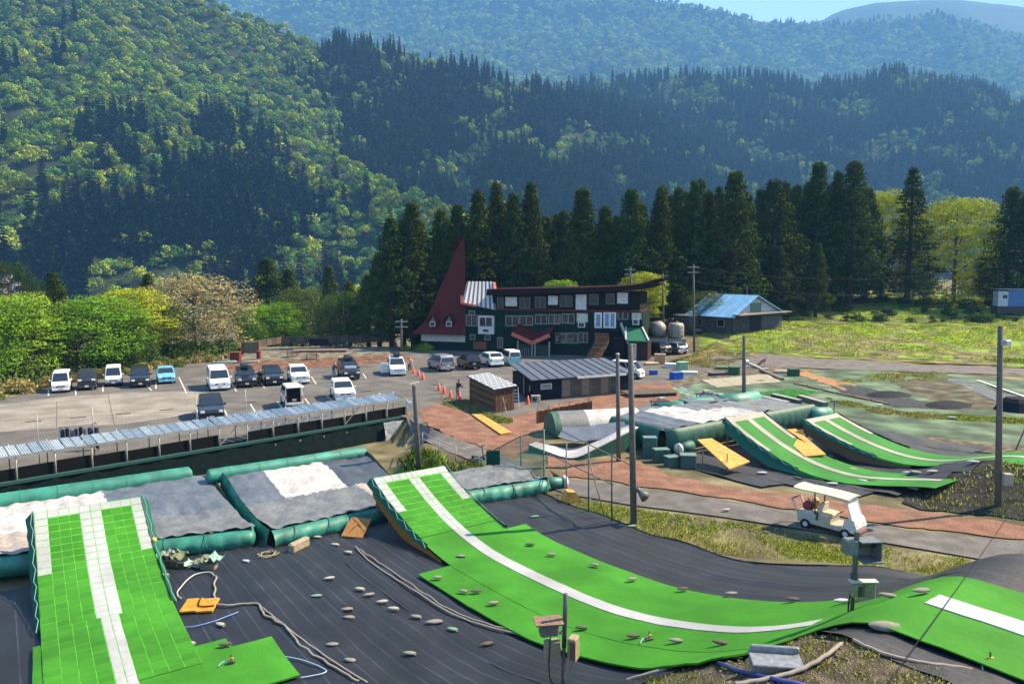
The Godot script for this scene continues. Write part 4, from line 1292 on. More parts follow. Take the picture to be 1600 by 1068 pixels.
func window(parent: Node, r: Array, z: float, panes: int, frame_mat: Material, fill: Material = null, fw := 0.09):
	var f := MeshInstance3D.new()
	var s := st()
	var w: float = (r[2] - r[0]) / panes
	wall_box(s, [r[0], r[1], r[2], r[1] + fw], z - 0.05, z + 0.06)
	wall_box(s, [r[0], r[3] - fw, r[2], r[3]], z - 0.05, z + 0.06)
	for i in panes + 1:
		var x: float = r[0] + w * i
		x = clampf(x, r[0] + fw * 0.5, r[2] - fw * 0.5)
		wall_box(s, [x - fw * 0.5, r[1] + fw, x + fw * 0.5, r[3] - fw], z - 0.05, z + 0.055)
	f = put("window", s, frame_mat, parent)
	for i in panes:
		put("pane", wall_box(st(), [r[0] + w * i + fw * 0.5, r[1] + fw, r[0] + w * (i + 1) - fw * 0.5, r[3] - fw], z - 0.06, z + 0.018), fill if fill else glass(), f)

func build_lodge():
	var a := Vector3(-6.62, 0, -104.27)
	var b := Vector3(16.83, 0, -96.59)
	var e := (b - a).normalized()
	var o := thing("lodge", "dark green three-storey lodge with a tall red spire and a sweeping black eave", "building", a, rad_to_deg(-atan2(e.z, e.x)))
	var green := M("lodge_green", Color(0.007, 0.036, 0.025), 0.8, "soft", 0.3, "streak", 0.4)
	var black := M("lodge_black", Color(0.011, 0.007, 0.008), 0.8, "soft", 0.4)
	var red := M("lodge_red", Color(0.14, 0.02, 0.017), 0.75, "soft", 0.3, "streak", 0.3)
	var salmon := M("lodge_salmon", Color(0.45, 0.1, 0.055), 0.6, "soft", 0.4)
	var white := paint("lodge_white", 0.5, 0.51, 0.51, 0.6)
	var trim := paint("lodge_trim", 0.24, 0.24, 0.23, 0.6)
	var blind := paint("cream_blind", 0.5, 0.48, 0.42, 0.7)
	var wgt := 24.7
	var f2: Array = [-0.01, -1.1, 24.82, 5.98]
	var top2: float = f2[3]
	put("wall", wall_box(st(), [0.0, -0.3, f2[2] + 0.1, top2], -7.0, 0.0), green, o)
	# left gable piece whose eave falls to the right
	put("wall", extrude(st(), [Vector2(0, top2 - 0.01), Vector2(4.63, 5.62), Vector2(0.05, 6.8)], Transform3D(Basis(), Vector3(0, 0, -8.0)), 7.99), green, o)
	var up: Array = [4.06, 5.61, 24.53, 8.48]
	put("upper_wall", wall_box(st(), [up[0], top2, up[2], up[3]], -6.9, -0.25), black, o)
	put("storey_band", wall_box(st(), [up[0] - 0.4, top2 - 0.12, up[2] + 0.25, top2 + 0.14], -7.1, 0.12), M("lodge_band", Color(0.07, 0.016, 0.014), 0.7), o)
	# broad eave that curls up at its right end
	var rl := [Vector2(3.59, 7.92), Vector2(6.97, 8.05), Vector2(12.44, 8.28), Vector2(17.74, 8.5), Vector2(21.59, 8.7), Vector2(23.69, 8.89), Vector2(25.18, 9.15), Vector2(26.65, 9.74)]
	var ru := [Vector2(3.6, 8.72), Vector2(6.97, 8.84), Vector2(12.44, 8.97), Vector2(17.73, 9.1), Vector2(21.58, 9.29), Vector2(23.68, 9.43), Vector2(25.17, 9.69), Vector2(26.73, 10.24)]
	var roof := st()
	for i in rl.size() - 1:
		var l0: Vector2 = rl[i]
		var l1: Vector2 = rl[i + 1]
		var u0: Vector2 = ru[i]
		var u1: Vector2 = ru[i + 1]
		var z := 1.0
		quad(roof, Vector3(l0.x, l0.y, z), Vector3(l1.x, l1.y, z), Vector3(u1.x, u1.y, z - 0.1), Vector3(u0.x, u0.y, z - 0.1))
		quad(roof, Vector3(u0.x, u0.y, z - 0.1), Vector3(u1.x, u1.y, z - 0.1), Vector3(u1.x, u1.y + 0.12, -4.8), Vector3(u0.x, u0.y + 0.12, -4.8))
		quad(roof, Vector3(u0.x, u0.y + 0.12, -4.8), Vector3(u1.x, u1.y + 0.12, -4.8), Vector3(u1.x, u1.y - 0.3, -10.2), Vector3(u0.x, u0.y - 0.3, -10.2))
		quad(roof, Vector3(l1.x, l1.y, z), Vector3(l0.x, l0.y, z), Vector3(l0.x, l0.y - 0.2, -10.2), Vector3(l1.x, l1.y - 0.2, -10.2))
	var e0: Vector2 = rl[0]
	var e1: Vector2 = ru[0]
	quad(roof, Vector3(e0.x, e0.y, 1.0), Vector3(e1.x, e1.y, 0.9), Vector3(e1.x, e1.y + 0.12, -4.8), Vector3(e0.x, e0.y, -9.0))
	put("roof", roof, M("eave_black", Color(0.014, 0.007, 0.008), 0.8, "soft", 0.3), o)
	var capt := []
	for i in ru.size(): capt.append(Vector3(ru[i].x, ru[i].y + 0.02, 0.93))
	put("eave_trim", hose(st(), capt, 0.07, 4), red, o)
	# striped lean-to roof beside the spire, with salmon edges
	var s0: Vector2 = Vector2(-0.25, 6.8)
	var s1: Vector2 = Vector2(4.82, 5.89)
	var s2: Vector2 = Vector2(4.17, 9.7)
	var s3: Vector2 = Vector2(0.06, 9.68)
	for i in 15:
		var t0 := i / 15.0
		var t1 := (i + 1) / 15.0
		var p0 := Vector3(lerpf(s0.x, s1.x, t0), lerpf(s0.y, s1.y, t0), 0.5)
		var p1 := Vector3(lerpf(s0.x, s1.x, t1), lerpf(s0.y, s1.y, t1), 0.5)
		var p2 := Vector3(lerpf(s3.x, s2.x, t1) - 0.95, s2.y, -3.0)
		var p3 := Vector3(lerpf(s3.x, s2.x, t0) - 0.95, s2.y, -3.0)
		var st_ := st()
		var lift := Vector3(0, 0.05 + 0.05 * (i % 2), 0.04 * (i % 2))
		hexa(st_, [p0, p1, p2, p3, p0 + lift, p1 + lift, p2 + lift, p3 + lift])
		put("roof_stripe", st_, [M("slate_stripe", Color(0.10, 0.10, 0.11), 0.5), M("pale_stripe", Color(0.42, 0.41, 0.39), 0.5)][i % 2], o)
	put("barge_board", beam(st(), Vector3(s0.x - 0.15, s0.y + 1.0, 0.3), Vector3(s0.x, s0.y - 0.1, 0.62), 0.35, 0.3), salmon, o)
	put("barge_board", beam(st(), Vector3(s0.x, s0.y, 0.62), Vector3(lerpf(s0.x, s1.x, 0.45), lerpf(s0.y, s1.y, 0.42), 0.62), 0.3, 0.3), salmon, o)
	put("barge_board", beam(st(), Vector3(s2.x - 0.85, s2.y - 0.1, -2.9), Vector3(s2.x - 0.1, s2.y - 1.5, -1.4), 0.4, 0.3), salmon, o)
	# spire: a concave tent whose right side is upright
	var lev_px := [Vector2(-8.25, 2.33), Vector2(-6.2, 4.05), Vector2(-4.97, 6.55), Vector2(-4.05, 8.84), Vector2(-3.14, 10.66), Vector2(-1.85, 13.53), Vector2(-0.37, 16.19)]
	var right_x := [Vector2(0.07, 2.55), Vector2(-0.02, 4.18), Vector2(-0.05, 6.62), Vector2(-0.09, 8.87), Vector2(-0.12, 10.66), Vector2(-0.2, 13.52), Vector2(-0.36, 16.37)]
	var spire := st()
	for i in lev_px.size() - 1:
		var y0: float = lev_px[i].y
		var y1: float = lev_px[i + 1].y
		var dz0: float = [1.3, 0.1, -0.8, -1.6, -2.3, -3.2, -4.0][i]
		var dz1: float = [1.3, 0.1, -0.8, -1.6, -2.3, -3.2, -4.0][i + 1]
		var l0: float = lev_px[i].x
		var l1: float = lev_px[i + 1].x
		var x0: float = right_x[i].x
		var x1: float = right_x[i + 1].x
		l0 += dz0 * 0.327
		x0 += dz0 * 0.327
		l1 += dz1 * 0.327
		x1 += dz1 * 0.327
		var r0 := [Vector3(l0, y0, dz0), Vector3(x0, y0, dz0), Vector3(x0 - (8.0 + 2.0 * dz0) * 0.4, y0, -8.0 - dz0), Vector3(l0 - 1.0, y0, -8.0 - dz0)]
		var r1 := [Vector3(l1, y1, dz1), Vector3(x1, y1, dz1), Vector3(x1 - (8.0 + 2.0 * dz1) * 0.4, y1, -8.0 - dz1), Vector3(l1 - 1.0, y1, -8.0 - dz1)]
		for k in 4: quad(spire, r0[k], r0[(k + 1) % 4], r1[(k + 1) % 4], r1[k])
	put("spire", spire, red, o)
	var sb: Array = [-6.85, 1.25, 0.02, 2.46]
	put("white_band", wall_box(st(), [sb[0], sb[1], -0.02, sb[3]], -8.0, 0.02), white, o)
	put("spire_base", wall_box(st(), [sb[0] + 0.05, -0.3, -0.03, sb[1]], -8.0, -0.02), M("lodge_dark_green", Color(0.006, 0.02, 0.018), 0.8, "soft", 0.3), o)
	for q in [[-5.41, 3.42, -3.99, 4.92], [-2.92, 3.48, -1.43, 5.06]]:
		var dm := st()
		var cx: float = (q[0] + q[2]) * 0.5
		for sg in [-1.0, 1.0]:
			quad(dm, Vector3(cx, q[3] + 0.15, 1.0), Vector3(cx + sg * 0.95, q[1] + 0.55, 1.05), Vector3(cx + sg * 0.95, q[1] + 0.75, -1.5), Vector3(cx, q[3] + 0.35, -1.8))
		var d := put("dormer", dm, red, o)
		put("gable", extrude(st(), [Vector2(cx - 0.55, q[1] + 0.5), Vector2(cx + 0.55, q[1] + 0.5), Vector2(cx, q[3] - 0.05)], Transform3D(Basis(), Vector3(0, 0, -0.6)), 1.3), M("dormer_grey", Color(0.12, 0.13, 0.12), 0.8), d)
		window(o, [cx - 0.42, q[1], cx + 0.42, q[1] + 0.7], 0.75, 1, white)
	# windows
	for q in [[[6.04, 3.69, 7.99, 5.15], 2], [[8.08, 3.83, 10.01, 5.19], 2], [[10.29, 4.06, 12.01, 5.4], 2], [[12.19, 4.1, 13.89, 5.44], 2], [[14.08, 4.23, 15.84, 5.56], 2], [[13.2, 1.5, 14.62, 2.94], 1], [[14.72, 1.55, 16.3, 2.99], 1], [[16.4, 1.69, 17.7, 3.11], 2], [[0.12, 3.55, 1.87, 5.12], 2], [[0.61, 5.1, 1.49, 5.75], 1], [[0.69, 1.66, 1.56, 2.41], 1], [[2.91, 1.64, 3.86, 2.38], 1], [[4.81, 0.61, 5.66, 2.08], 2], [[21.64, 4.91, 23.07, 6.03], 2]]:
		window(o, q[0], 0.03, q[1], trim)
	for q in [[[4.72, 6.07, 5.66, 7.68], 1], [[7.99, 6.12, 9.55, 7.72], 2], [[10.19, 6.25, 11.73, 7.84], 2], [[13.71, 6.48, 15.47, 8.05], 2], [[17.75, 6.8, 19.04, 8.26], 1], [[20, 6.91, 21.17, 8.36], 1]]:
		window(o, q[0], -0.2, q[1], M("dark_trim", Color(0.12, 0.11, 0.1), 0.7))
	for q in [[5.94, 6.44, 7.62, 7.7], [12.09, 6.71, 13.43, 7.94], [21.53, 7.02, 22.94, 8.47], [15.93, 5.91, 17.39, 8.16]]:
		put("white_panel", wall_box(st(), q, -0.3, -0.16), white, o)
	window(o, [16.11, 4.45, 17.68, 5.68], 0.03, 1, trim, blind)
	window(o, [23.5, 4.95, 24.82, 6.15], 0.03, 2, trim, blind)
	var bigw: Array = [2.14, 2.52, 4.44, 5.08]
	put("oriel", wall_box(st(), bigw, -0.05, 0.5), white, o)
	window(o, [bigw[0] + 0.15, bigw[1] + 1.0, bigw[2] - 0.15, bigw[3] - 0.15], 0.5, 2, white)
	window(o, [bigw[0] + 0.65, bigw[1] + 0.25, bigw[2] - 0.65, bigw[1] + 0.75], 0.5, 1, white)
	put("sign_board", wall_box(st(), [1.26, 0.32, 3.19, 1.37], -0.03, 0.08), M("brown_sign", Color(0.2, 0.07, 0.045), 0.8, "soft", 1.5), o)
	for q in [[16.38, 3.76, 17.34, 4.48], [23.68, 4.28, 24.51, 5.05]]:
		var ac := put("air_conditioner", wall_box(st(), q, 0.0, 0.4), white, o)
		put("vent", wall_box(st(), [q[0] + 0.12, q[1] + 0.12, q[2] - 0.12, q[3] - 0.12], 0.39, 0.41), M("vent_dark", Color(0.05, 0.05, 0.05), 0.7), ac)
	# glazed doors on the landing and the wooden stair below
	for q in [[[18.57, 3.73, 19.58, 5.8], 1], [[19.78, 3.76, 21.46, 5.92], 2]]:
		window(o, q[0], 0.04, q[1], paint("door_white", 0.6, 0.62, 0.66), M("blue_glass", Color(0.12, 0.2, 0.3), 0.15), 0.22)
	var land: Array = [18.22, 3.38, 21.92, 3.73]
	put("landing", wall_box(st(), [land[0], land[1] - 0.1, land[2], land[3]], 0.0, 1.6), black, o)
	var stair_w: Array = [18.96, -0.38, 20.81, 3.45]
	var step_mats := [M("stair_wood", Color(0.3, 0.13, 0.06), 0.8, "soft", 0.4), M("stair_wood_worn", Color(0.36, 0.19, 0.1), 0.8, "soft", 0.4), M("stair_wood_grey", Color(0.24, 0.13, 0.08), 0.8, "soft", 0.4)]
	for i in 16:
		var y := lerpf(land[1], 0.05, (i + 1) / 16.5)
		var c := 0.25 * sin(i * 0.35)
		put("stair_tread", wall_box(st(), [stair_w[0] + c, y - 0.09, stair_w[2] + c, y], 1.6 + i * 0.26, 1.9 + i * 0.26), step_mats[(i * 2) % 3], o)
	put("stair_side", beam(st(), Vector3(land[2] + 0.2, land[1] + 1.0, 0.2), Vector3(land[2] + 2.0, 1.6, 3.4), 0.14, 0.5), paint("pale_rail", 0.45, 0.43, 0.4), o)
	put("stair_side", beam(st(), Vector3(land[0] - 0.1, land[1] + 0.9, 0.3), Vector3(land[0] + 0.6, 1.0, 4.6), 0.1, 0.12), black, o)
	put("stair_wall", wall_box(st(), [stair_w[2] + 0.7, -0.2, stair_w[2] + 2.3, land[1] - 0.7], 0.0, 2.6), black, o)
	# porch with a butterfly roof over the entrance
	var pl: Vector2 = Vector2(7.99, 3.03)
	var pc: Vector2 = Vector2(10.84, 1.87)
	var pr: Vector2 = Vector2(13.28, 2.99)
	for q in [[pl, pc], [pc, pr]]:
		var ps := st()
		var z0 := 0.0
		var z1 := 3.2
		var m0 := Vector3(0, 0.16, 0)
		var A := Vector3(q[0].x, q[0].y, z1)
		var B := Vector3(q[1].x, q[1].y, z1)
		var C := Vector3(q[1].x, q[1].y + 0.95, z0)
		var D := Vector3(q[0].x, q[0].y + 0.95, z0)
		hexa(ps, [A, B, C, D, A + m0, B + m0, C + m0, D + m0])
		put("porch_roof", ps, red, o)
		put("porch_fascia", beam(st(), A + Vector3(0, -0.1, 0.06), B + Vector3(0, -0.1, 0.06), 0.1, 0.5), salmon, o)
	var pb: Array = [8.74, -0.95, 13.11, 1.85]
	for x in [pb[0], pc.x - 0.12, pc.x + 0.3, pb[2]]:
		put("porch_post", wall_box(st(), [x - 0.09, -0.1, x + 0.09, pc.y + 0.1], 2.75, 2.95), trim, o)
	put("porch_wall", wall_box(st(), [pb[0], -0.1, pb[2], 1.5], 2.4, 2.55), M("porch_green", Color(0.03, 0.045, 0.035), 0.8), o)
	for i in 5: put("baluster", wall_box(st(), [pb[0] + 0.15 + i * 0.32, -0.1, pb[0] + 0.21 + i * 0.32, 0.95], 2.58, 2.66), trim, o)
	# annex with a green lean-to roof and yellow door
	var an: Array = [23.76, -0.37, 26.13, 2.41]
	var ax := thing("annex", "small brown annex with a green lean-to roof and a yellow-paned door", "annex", a, rad_to_deg(-atan2(e.z, e.x)))
	put("wall", wall_box(st(), [an[0], -0.2, an[2], 2.35], 0.1, 3.4), M("annex_brown", Color(0.05, 0.025, 0.02), 0.8, "streak", 0.6), ax)
	var g := st()
	var q0 := Vector3(an[0] - 0.35, 2.4, 3.7)
	var q1 := Vector3(an[2] + 0.15, 2.4, 3.7)
	var q2 := Vector3(an[2] - 1.2, 3.75, 0.05)
	var q3 := Vector3(an[0] - 1.0, 3.75, 0.05)
	var up_ := Vector3(0, 0.14, 0)
	hexa(g, [q0, q1, q2, q3, q0 + up_, q1 + up_, q2 + up_, q3 + up_])
	put("roof", g, M("green_roof", Color(0.015, 0.13, 0.07), 0.45, "soft", 0.4), ax)
	put("roof_edge", beam(st(), q1 + up_ * 1.6, q2 + up_ * 1.6, 0.2, 0.14), paint("pale_rail", 0.5, 0.5, 0.5), ax)
	put("roof_edge", beam(st(), q0 + up_ * 1.6, q3 + up_ * 1.6, 0.2, 0.14), paint("pale_rail", 0.5, 0.5, 0.5), ax)
	var door := put("door", wall_box(st(), [an[0] + 0.15, 0.05, an[0] + 0.95, 2.15], 3.4, 3.46), paint("door_cream", 0.5, 0.47, 0.4), ax)
	put("door_pane", wall_box(st(), [an[0] + 0.38, 0.3, an[0] + 0.72, 1.6], 3.44, 3.48), M("yellow_pane", Color(0.45, 0.26, 0.04), 0.5), door)
	put("door_pane", wall_box(st(), [an[0] + 0.36, 1.72, an[0] + 0.74, 1.95], 3.44, 3.48), M("vent_dark", Color(0.05, 0.05, 0.05)), door)

# ---------- tool shed and cafe ----------
func gable_box(parent: Node, called: String, p: Array, h: float, m: Material):
	var s := st()
	var u := Vector3(0, h, 0)
	hexa(s, [p[0] - Vector3(0, 0.2, 0), p[1] - Vector3(0, 0.2, 0), p[2] - Vector3(0, 0.2, 0), p[3] - Vector3(0, 0.2, 0), p[0] + u, p[1] + u, p[2] + u, p[3] + u])
	return put(called, s, m, parent)

func roof_strips(parent: Node, called: String, q: Array, count: int, m: Array, rib: Material):   # q: eave start, eave end, ridge end, ridge start
	for i in count:
		var t0 := float(i) / count
		var t1 := float(i + 1) / count
		var a: Vector3 = q[0].lerp(q[1], t0)
		var b: Vector3 = q[0].lerp(q[1], t1)
		var c: Vector3 = q[3].lerp(q[2], t1)
		var d: Vector3 = q[3].lerp(q[2], t0)
		var s := st()
		var u := Vector3(0, 0.06, 0)
		hexa(s, [a, b, c, d, a + u, b + u, c + u, d + u])
		var o := put(called, s, m[i % m.size()], parent)
		put("rib", beam(st(), a + u * 1.4, d + u * 1.4, 0.07, 0.07), rib, o)

func build_sheds():
	var pa := Vector3(-3.71, 0, -64.23)
	var pb := Vector3(-1.34, 0, -58.7)
	var pc := Vector3(0.16, 0, -60.06)
	var pd := pa + pc - pb
	var o := thing("tool_shed", "brown plank shed with a black and white ribbed roof beside the cafe", "shed")
	var wood := [M("shed_plank", Color(0.14, 0.075, 0.045), 0.85, "streak", 0.5), M("shed_plank_pale", Color(0.2, 0.125, 0.075), 0.85, "streak", 0.5), M("shed_plank_dark", Color(0.1, 0.055, 0.035), 0.85, "streak", 0.5)]
	gable_box(o, "frame", [pa, pb, pc, pd], 1.95, M("shed_core", Color(0.05, 0.03, 0.02), 0.9))
	for face in [[pa, pb, 11], [pb, pc, 9]]:
		var n: Vector3 = (face[1] - face[0]).cross(Vector3.UP).normalized()
		if n.z < 0: n = -n
		for i in face[2]:
			var y0: float = 1.95 * i / face[2]
			var y1: float = 1.95 * (i + 1) / face[2] - 0.015
			if face[2] == 9:   # upright boards on the end
				var a: Vector3 = pb.lerp(pc, i / 9.0 + 0.004)
				var b: Vector3 = pb.lerp(pc, (i + 1) / 9.0 - 0.004)
				var s := st()
				hexa(s, [a, b, b + n * 0.035, a + n * 0.035, a + Vector3(0, 1.95, 0), b + Vector3(0, 1.95, 0), b + n * 0.035 + Vector3(0, 1.95, 0), a + n * 0.035 + Vector3(0, 1.95, 0)])
				put("plank", s, [wood[0], wood[2]][i % 2], o)
			else:
				var s := st()
				var a: Vector3 = face[0]
				var b: Vector3 = face[1]
				hexa(s, [a + Vector3(0, y0, 0), b + Vector3(0, y0, 0), b + n * 0.05 + Vector3(0, y0, 0), a + n * 0.05 + Vector3(0, y0, 0), a + Vector3(0, y1, 0), b + Vector3(0, y1, 0), b + n * 0.025 + Vector3(0, y1, 0), a + n * 0.025 + Vector3(0, y1, 0)])
				put("plank", s, wood[(i * 2 + 1) % 3] if i % 3 else wood[1], o)
	var u := Vector3(0, 1.98, 0)
	var out := (pb - pa).normalized() * 0.25
	var side := (pc - pb).normalized() * 0.25
	var rq := [pb + u + out - side, pa + u - out - side + Vector3(0, 0.25, 0), pd + u - out + side + Vector3(0, 0.3, 0), pc + u + out + side + Vector3(0, 0.05, 0)]
	# ribs run down the length; cross strips show black and white
	for i in 8:
		for j in 9:
			var cell := func(x: float, y: float) -> Vector3: return rq[0].lerp(rq[1], x).lerp(rq[3].lerp(rq[2], x), y)
			var s := st()
			var h := Vector3(0, 0.05, 0)
			var a: Vector3 = cell.call(i / 8.0, j / 9.0)
			var b: Vector3 = cell.call((i + 0.62) / 8.0, j / 9.0)
			var c: Vector3 = cell.call((i + 0.62) / 8.0, (j + 0.72) / 9.0)
			var d: Vector3 = cell.call(i / 8.0, (j + 0.72) / 9.0)
			hexa(s, [a, b, c, d, a + h, b + h, c + h, d + h])
			put("roof_panel", s, [M("white_roof_panel", Color(0.62, 0.64, 0.68), 0.4, "soft", 1.0), M("grey_roof_panel", Color(0.45, 0.47, 0.52), 0.4, "soft", 1.0)][(i * 3 + j) % 2], o)
	var rs := st()
	hexa(rs, [rq[0] - Vector3(0, 0.09, 0), rq[1] - Vector3(0, 0.09, 0), rq[2] - Vector3(0, 0.09, 0), rq[3] - Vector3(0, 0.09, 0), rq[0] - Vector3(0, 0.004, 0), rq[1] - Vector3(0, 0.004, 0), rq[2] - Vector3(0, 0.004, 0), rq[3] - Vector3(0, 0.004, 0)])
	put("roof", rs, M("black_roof", Color(0.02, 0.02, 0.025), 0.5), o)
	# ladder and leaning poles
	var lad := thing("ladder", "white ladder leaning between the plank shed and the cafe", "ladder")
	var l0 := Vector3(0.05, 0, -60.34)
	var l1 := l0 + Vector3(0.55, 0, -0.1)
	for q in [l0, l1]: put("rail", beam(st(), q, q + Vector3(-0.1, 1.75, -0.35), 0.05), paint("ladder_white", 0.6, 0.6, 0.58), lad)
	for i in 6: put("rung", beam(st(), l0.lerp(l0 + Vector3(-0.1, 1.75, -0.35), (i + 0.7) / 6.5), l1.lerp(l1 + Vector3(-0.1, 1.75, -0.35), (i + 0.7) / 6.5), 0.045), paint("ladder_white", 0.6, 0.6, 0.58), lad)
	for q in [[Vector3(-0.77, 0, -58.7), Vector3(0.35, 1.15, -0.15)], [Vector3(-0.46, 0, -58.7), Vector3(-0.3, 1.3, -0.2)]]:
		var p := put("wooden_pole", beam(st(), q[0], q[0] + q[1], 0.06), M("grey_wood", Color(0.25, 0.2, 0.15), 0.9))
		tag(p, "grey wooden pole leaning %s against the end of the plank shed" % ("to the right" if q[1].x > 0 else "to the left"), "pole", "poles leaning on the shed")

	# cafe: low dark building with a ribbed blue-grey roof
	var ca := Vector3(0.06, 0, -70.51)
	var cb := Vector3(1.8, 0, -64.23)
	var cc := Vector3(11.05, 0, -68.65)
	var cd := ca + cc - cb
	var k := thing("cafe", "low black cafe building with ribbed blue-grey roof and glazed front", "building")
	var navy := M("cafe_navy", Color(0.012, 0.014, 0.024), 0.7, "streak", 0.6)
	gable_box(k, "wall", [ca, cb, cc, cd], 1.8, navy)
	var ru := Vector3(0, 1.86, 0)
	var ov := (cb - ca).normalized() * 0.45
	var ov2 := (cc - cb).normalized() * 0.3
	roof_strips(k, "roof_strip", [cb + ru + ov - ov2, cc + ru + ov + ov2, cd + ru - ov + ov2 + Vector3(0, 0.55, 0), ca + ru - ov - ov2 + Vector3(0, 0.55, 0)], 12, [M("cafe_roof", Color(0.06, 0.075, 0.105), 0.5, "soft", 0.5), M("cafe_roof_pale", Color(0.085, 0.1, 0.13), 0.5, "soft", 0.5)], M("cafe_rib", Color(0.03, 0.035, 0.05), 0.5))
	var fr := (cc - cb).normalized()
	var fn := Vector3(-fr.z, 0, fr.x)
	var ffa := Transform3D(Basis(fr, Vector3.UP, fn), cb)
	put("gutter", beam(st(), ffa * Vector3(4.2, 1.86, 0.62), ffa * Vector3(9.4, 1.86, 0.62), 0.12, 0.16), paint("gutter_white", 0.6, 0.58, 0.54), k)
	var front := Node3D.new()
	front.name = "front"
	var flen := cb.distance_to(cc)
	for i in 6:
		var x0 := 2.9 + i * 1.02
		if x0 + 0.9 > flen: break
		var s := st()
		for q in [[x0, 0.05, x0 + 0.07, 1.7], [x0 + 0.9, 0.05, x0 + 0.97, 1.7], [x0, 1.62, x0 + 0.97, 1.72], [x0, 0.8, x0 + 0.97, 0.86], [x0, 0.05, x0 + 0.97, 0.12]]:
			box(s, ffa * Vector3((q[0] + q[2]) * 0.5, (q[1] + q[3]) * 0.5, 0.04), Vector3(q[2] - q[0], q[3] - q[1], 0.09), rad_to_deg(-atan2(fr.z, fr.x)))
		var w := put("window", s, M("cafe_frame", Color(0.1, 0.09, 0.08), 0.6), k)
		put("pane", box(st(), ffa * Vector3(x0 + 0.485, 0.9, 0.02), Vector3(0.82, 1.5, 0.03), rad_to_deg(-atan2(fr.z, fr.x))), [M("cafe_glass", Color(0.05, 0.055, 0.05), 0.1), M("cafe_curtain", Color(0.16, 0.13, 0.09), 0.3)][(i + 1) % 2], w)
	var sw := put("window", box(st(), ffa * Vector3(1.35, 1.2, 0.02), Vector3(1.1, 0.5, 0.07), rad_to_deg(-atan2(fr.z, fr.x))), paint("gutter_white", 0.3, 0.3, 0.28), k)
	put("pane", box(st(), ffa * Vector3(1.35, 1.2, 0.04), Vector3(0.95, 0.36, 0.07), rad_to_deg(-atan2(fr.z, fr.x))), M("grey_blind", Color(0.16, 0.17, 0.17), 0.4), sw)
	var lft := (cb - ca).normalized()
	var ln := lft.cross(Vector3.UP)
	if ln.x > 0: ln = -ln
	put("curtain", beam(st(), ca.lerp(cb, 0.62) + ln * 0.06 + Vector3(0, 0.1, 0), ca.lerp(cb, 0.62) + ln * 0.06 + Vector3(0, 1.75, 0), 0.5, 0.1), paint("pale_curtain", 0.3, 0.29, 0.27), k)
	put("notice", beam(st(), ca.lerp(cb, 0.9) + ln * 0.06 + Vector3(0, 0.75, 0), ca.lerp(cb, 0.9) + ln * 0.06 + Vector3(0, 1.2, 0), 0.35, 0.05), paint("notice_white", 0.55, 0.55, 0.55), k)
	var ac := thing("air_conditioner", "grey outdoor air-conditioner unit beside the cafe's dark wall", "air conditioner", Vector3(2.06, 0, -63.6), 8)
	put("case", block(st(), Vector3(0, 0.32, 0), Vector3(0.8, 0.6, 0.32)), paint("unit_grey", 0.4, 0.4, 0.38), ac)
	put("fan_grille", tube(st(false), Vector3(-0.12, 0.33, 0.15), Vector3(-0.12, 0.33, 0.175), 0.23, 0.23, 16), M("vent_dark", Color(0.05, 0.05, 0.05)), ac)

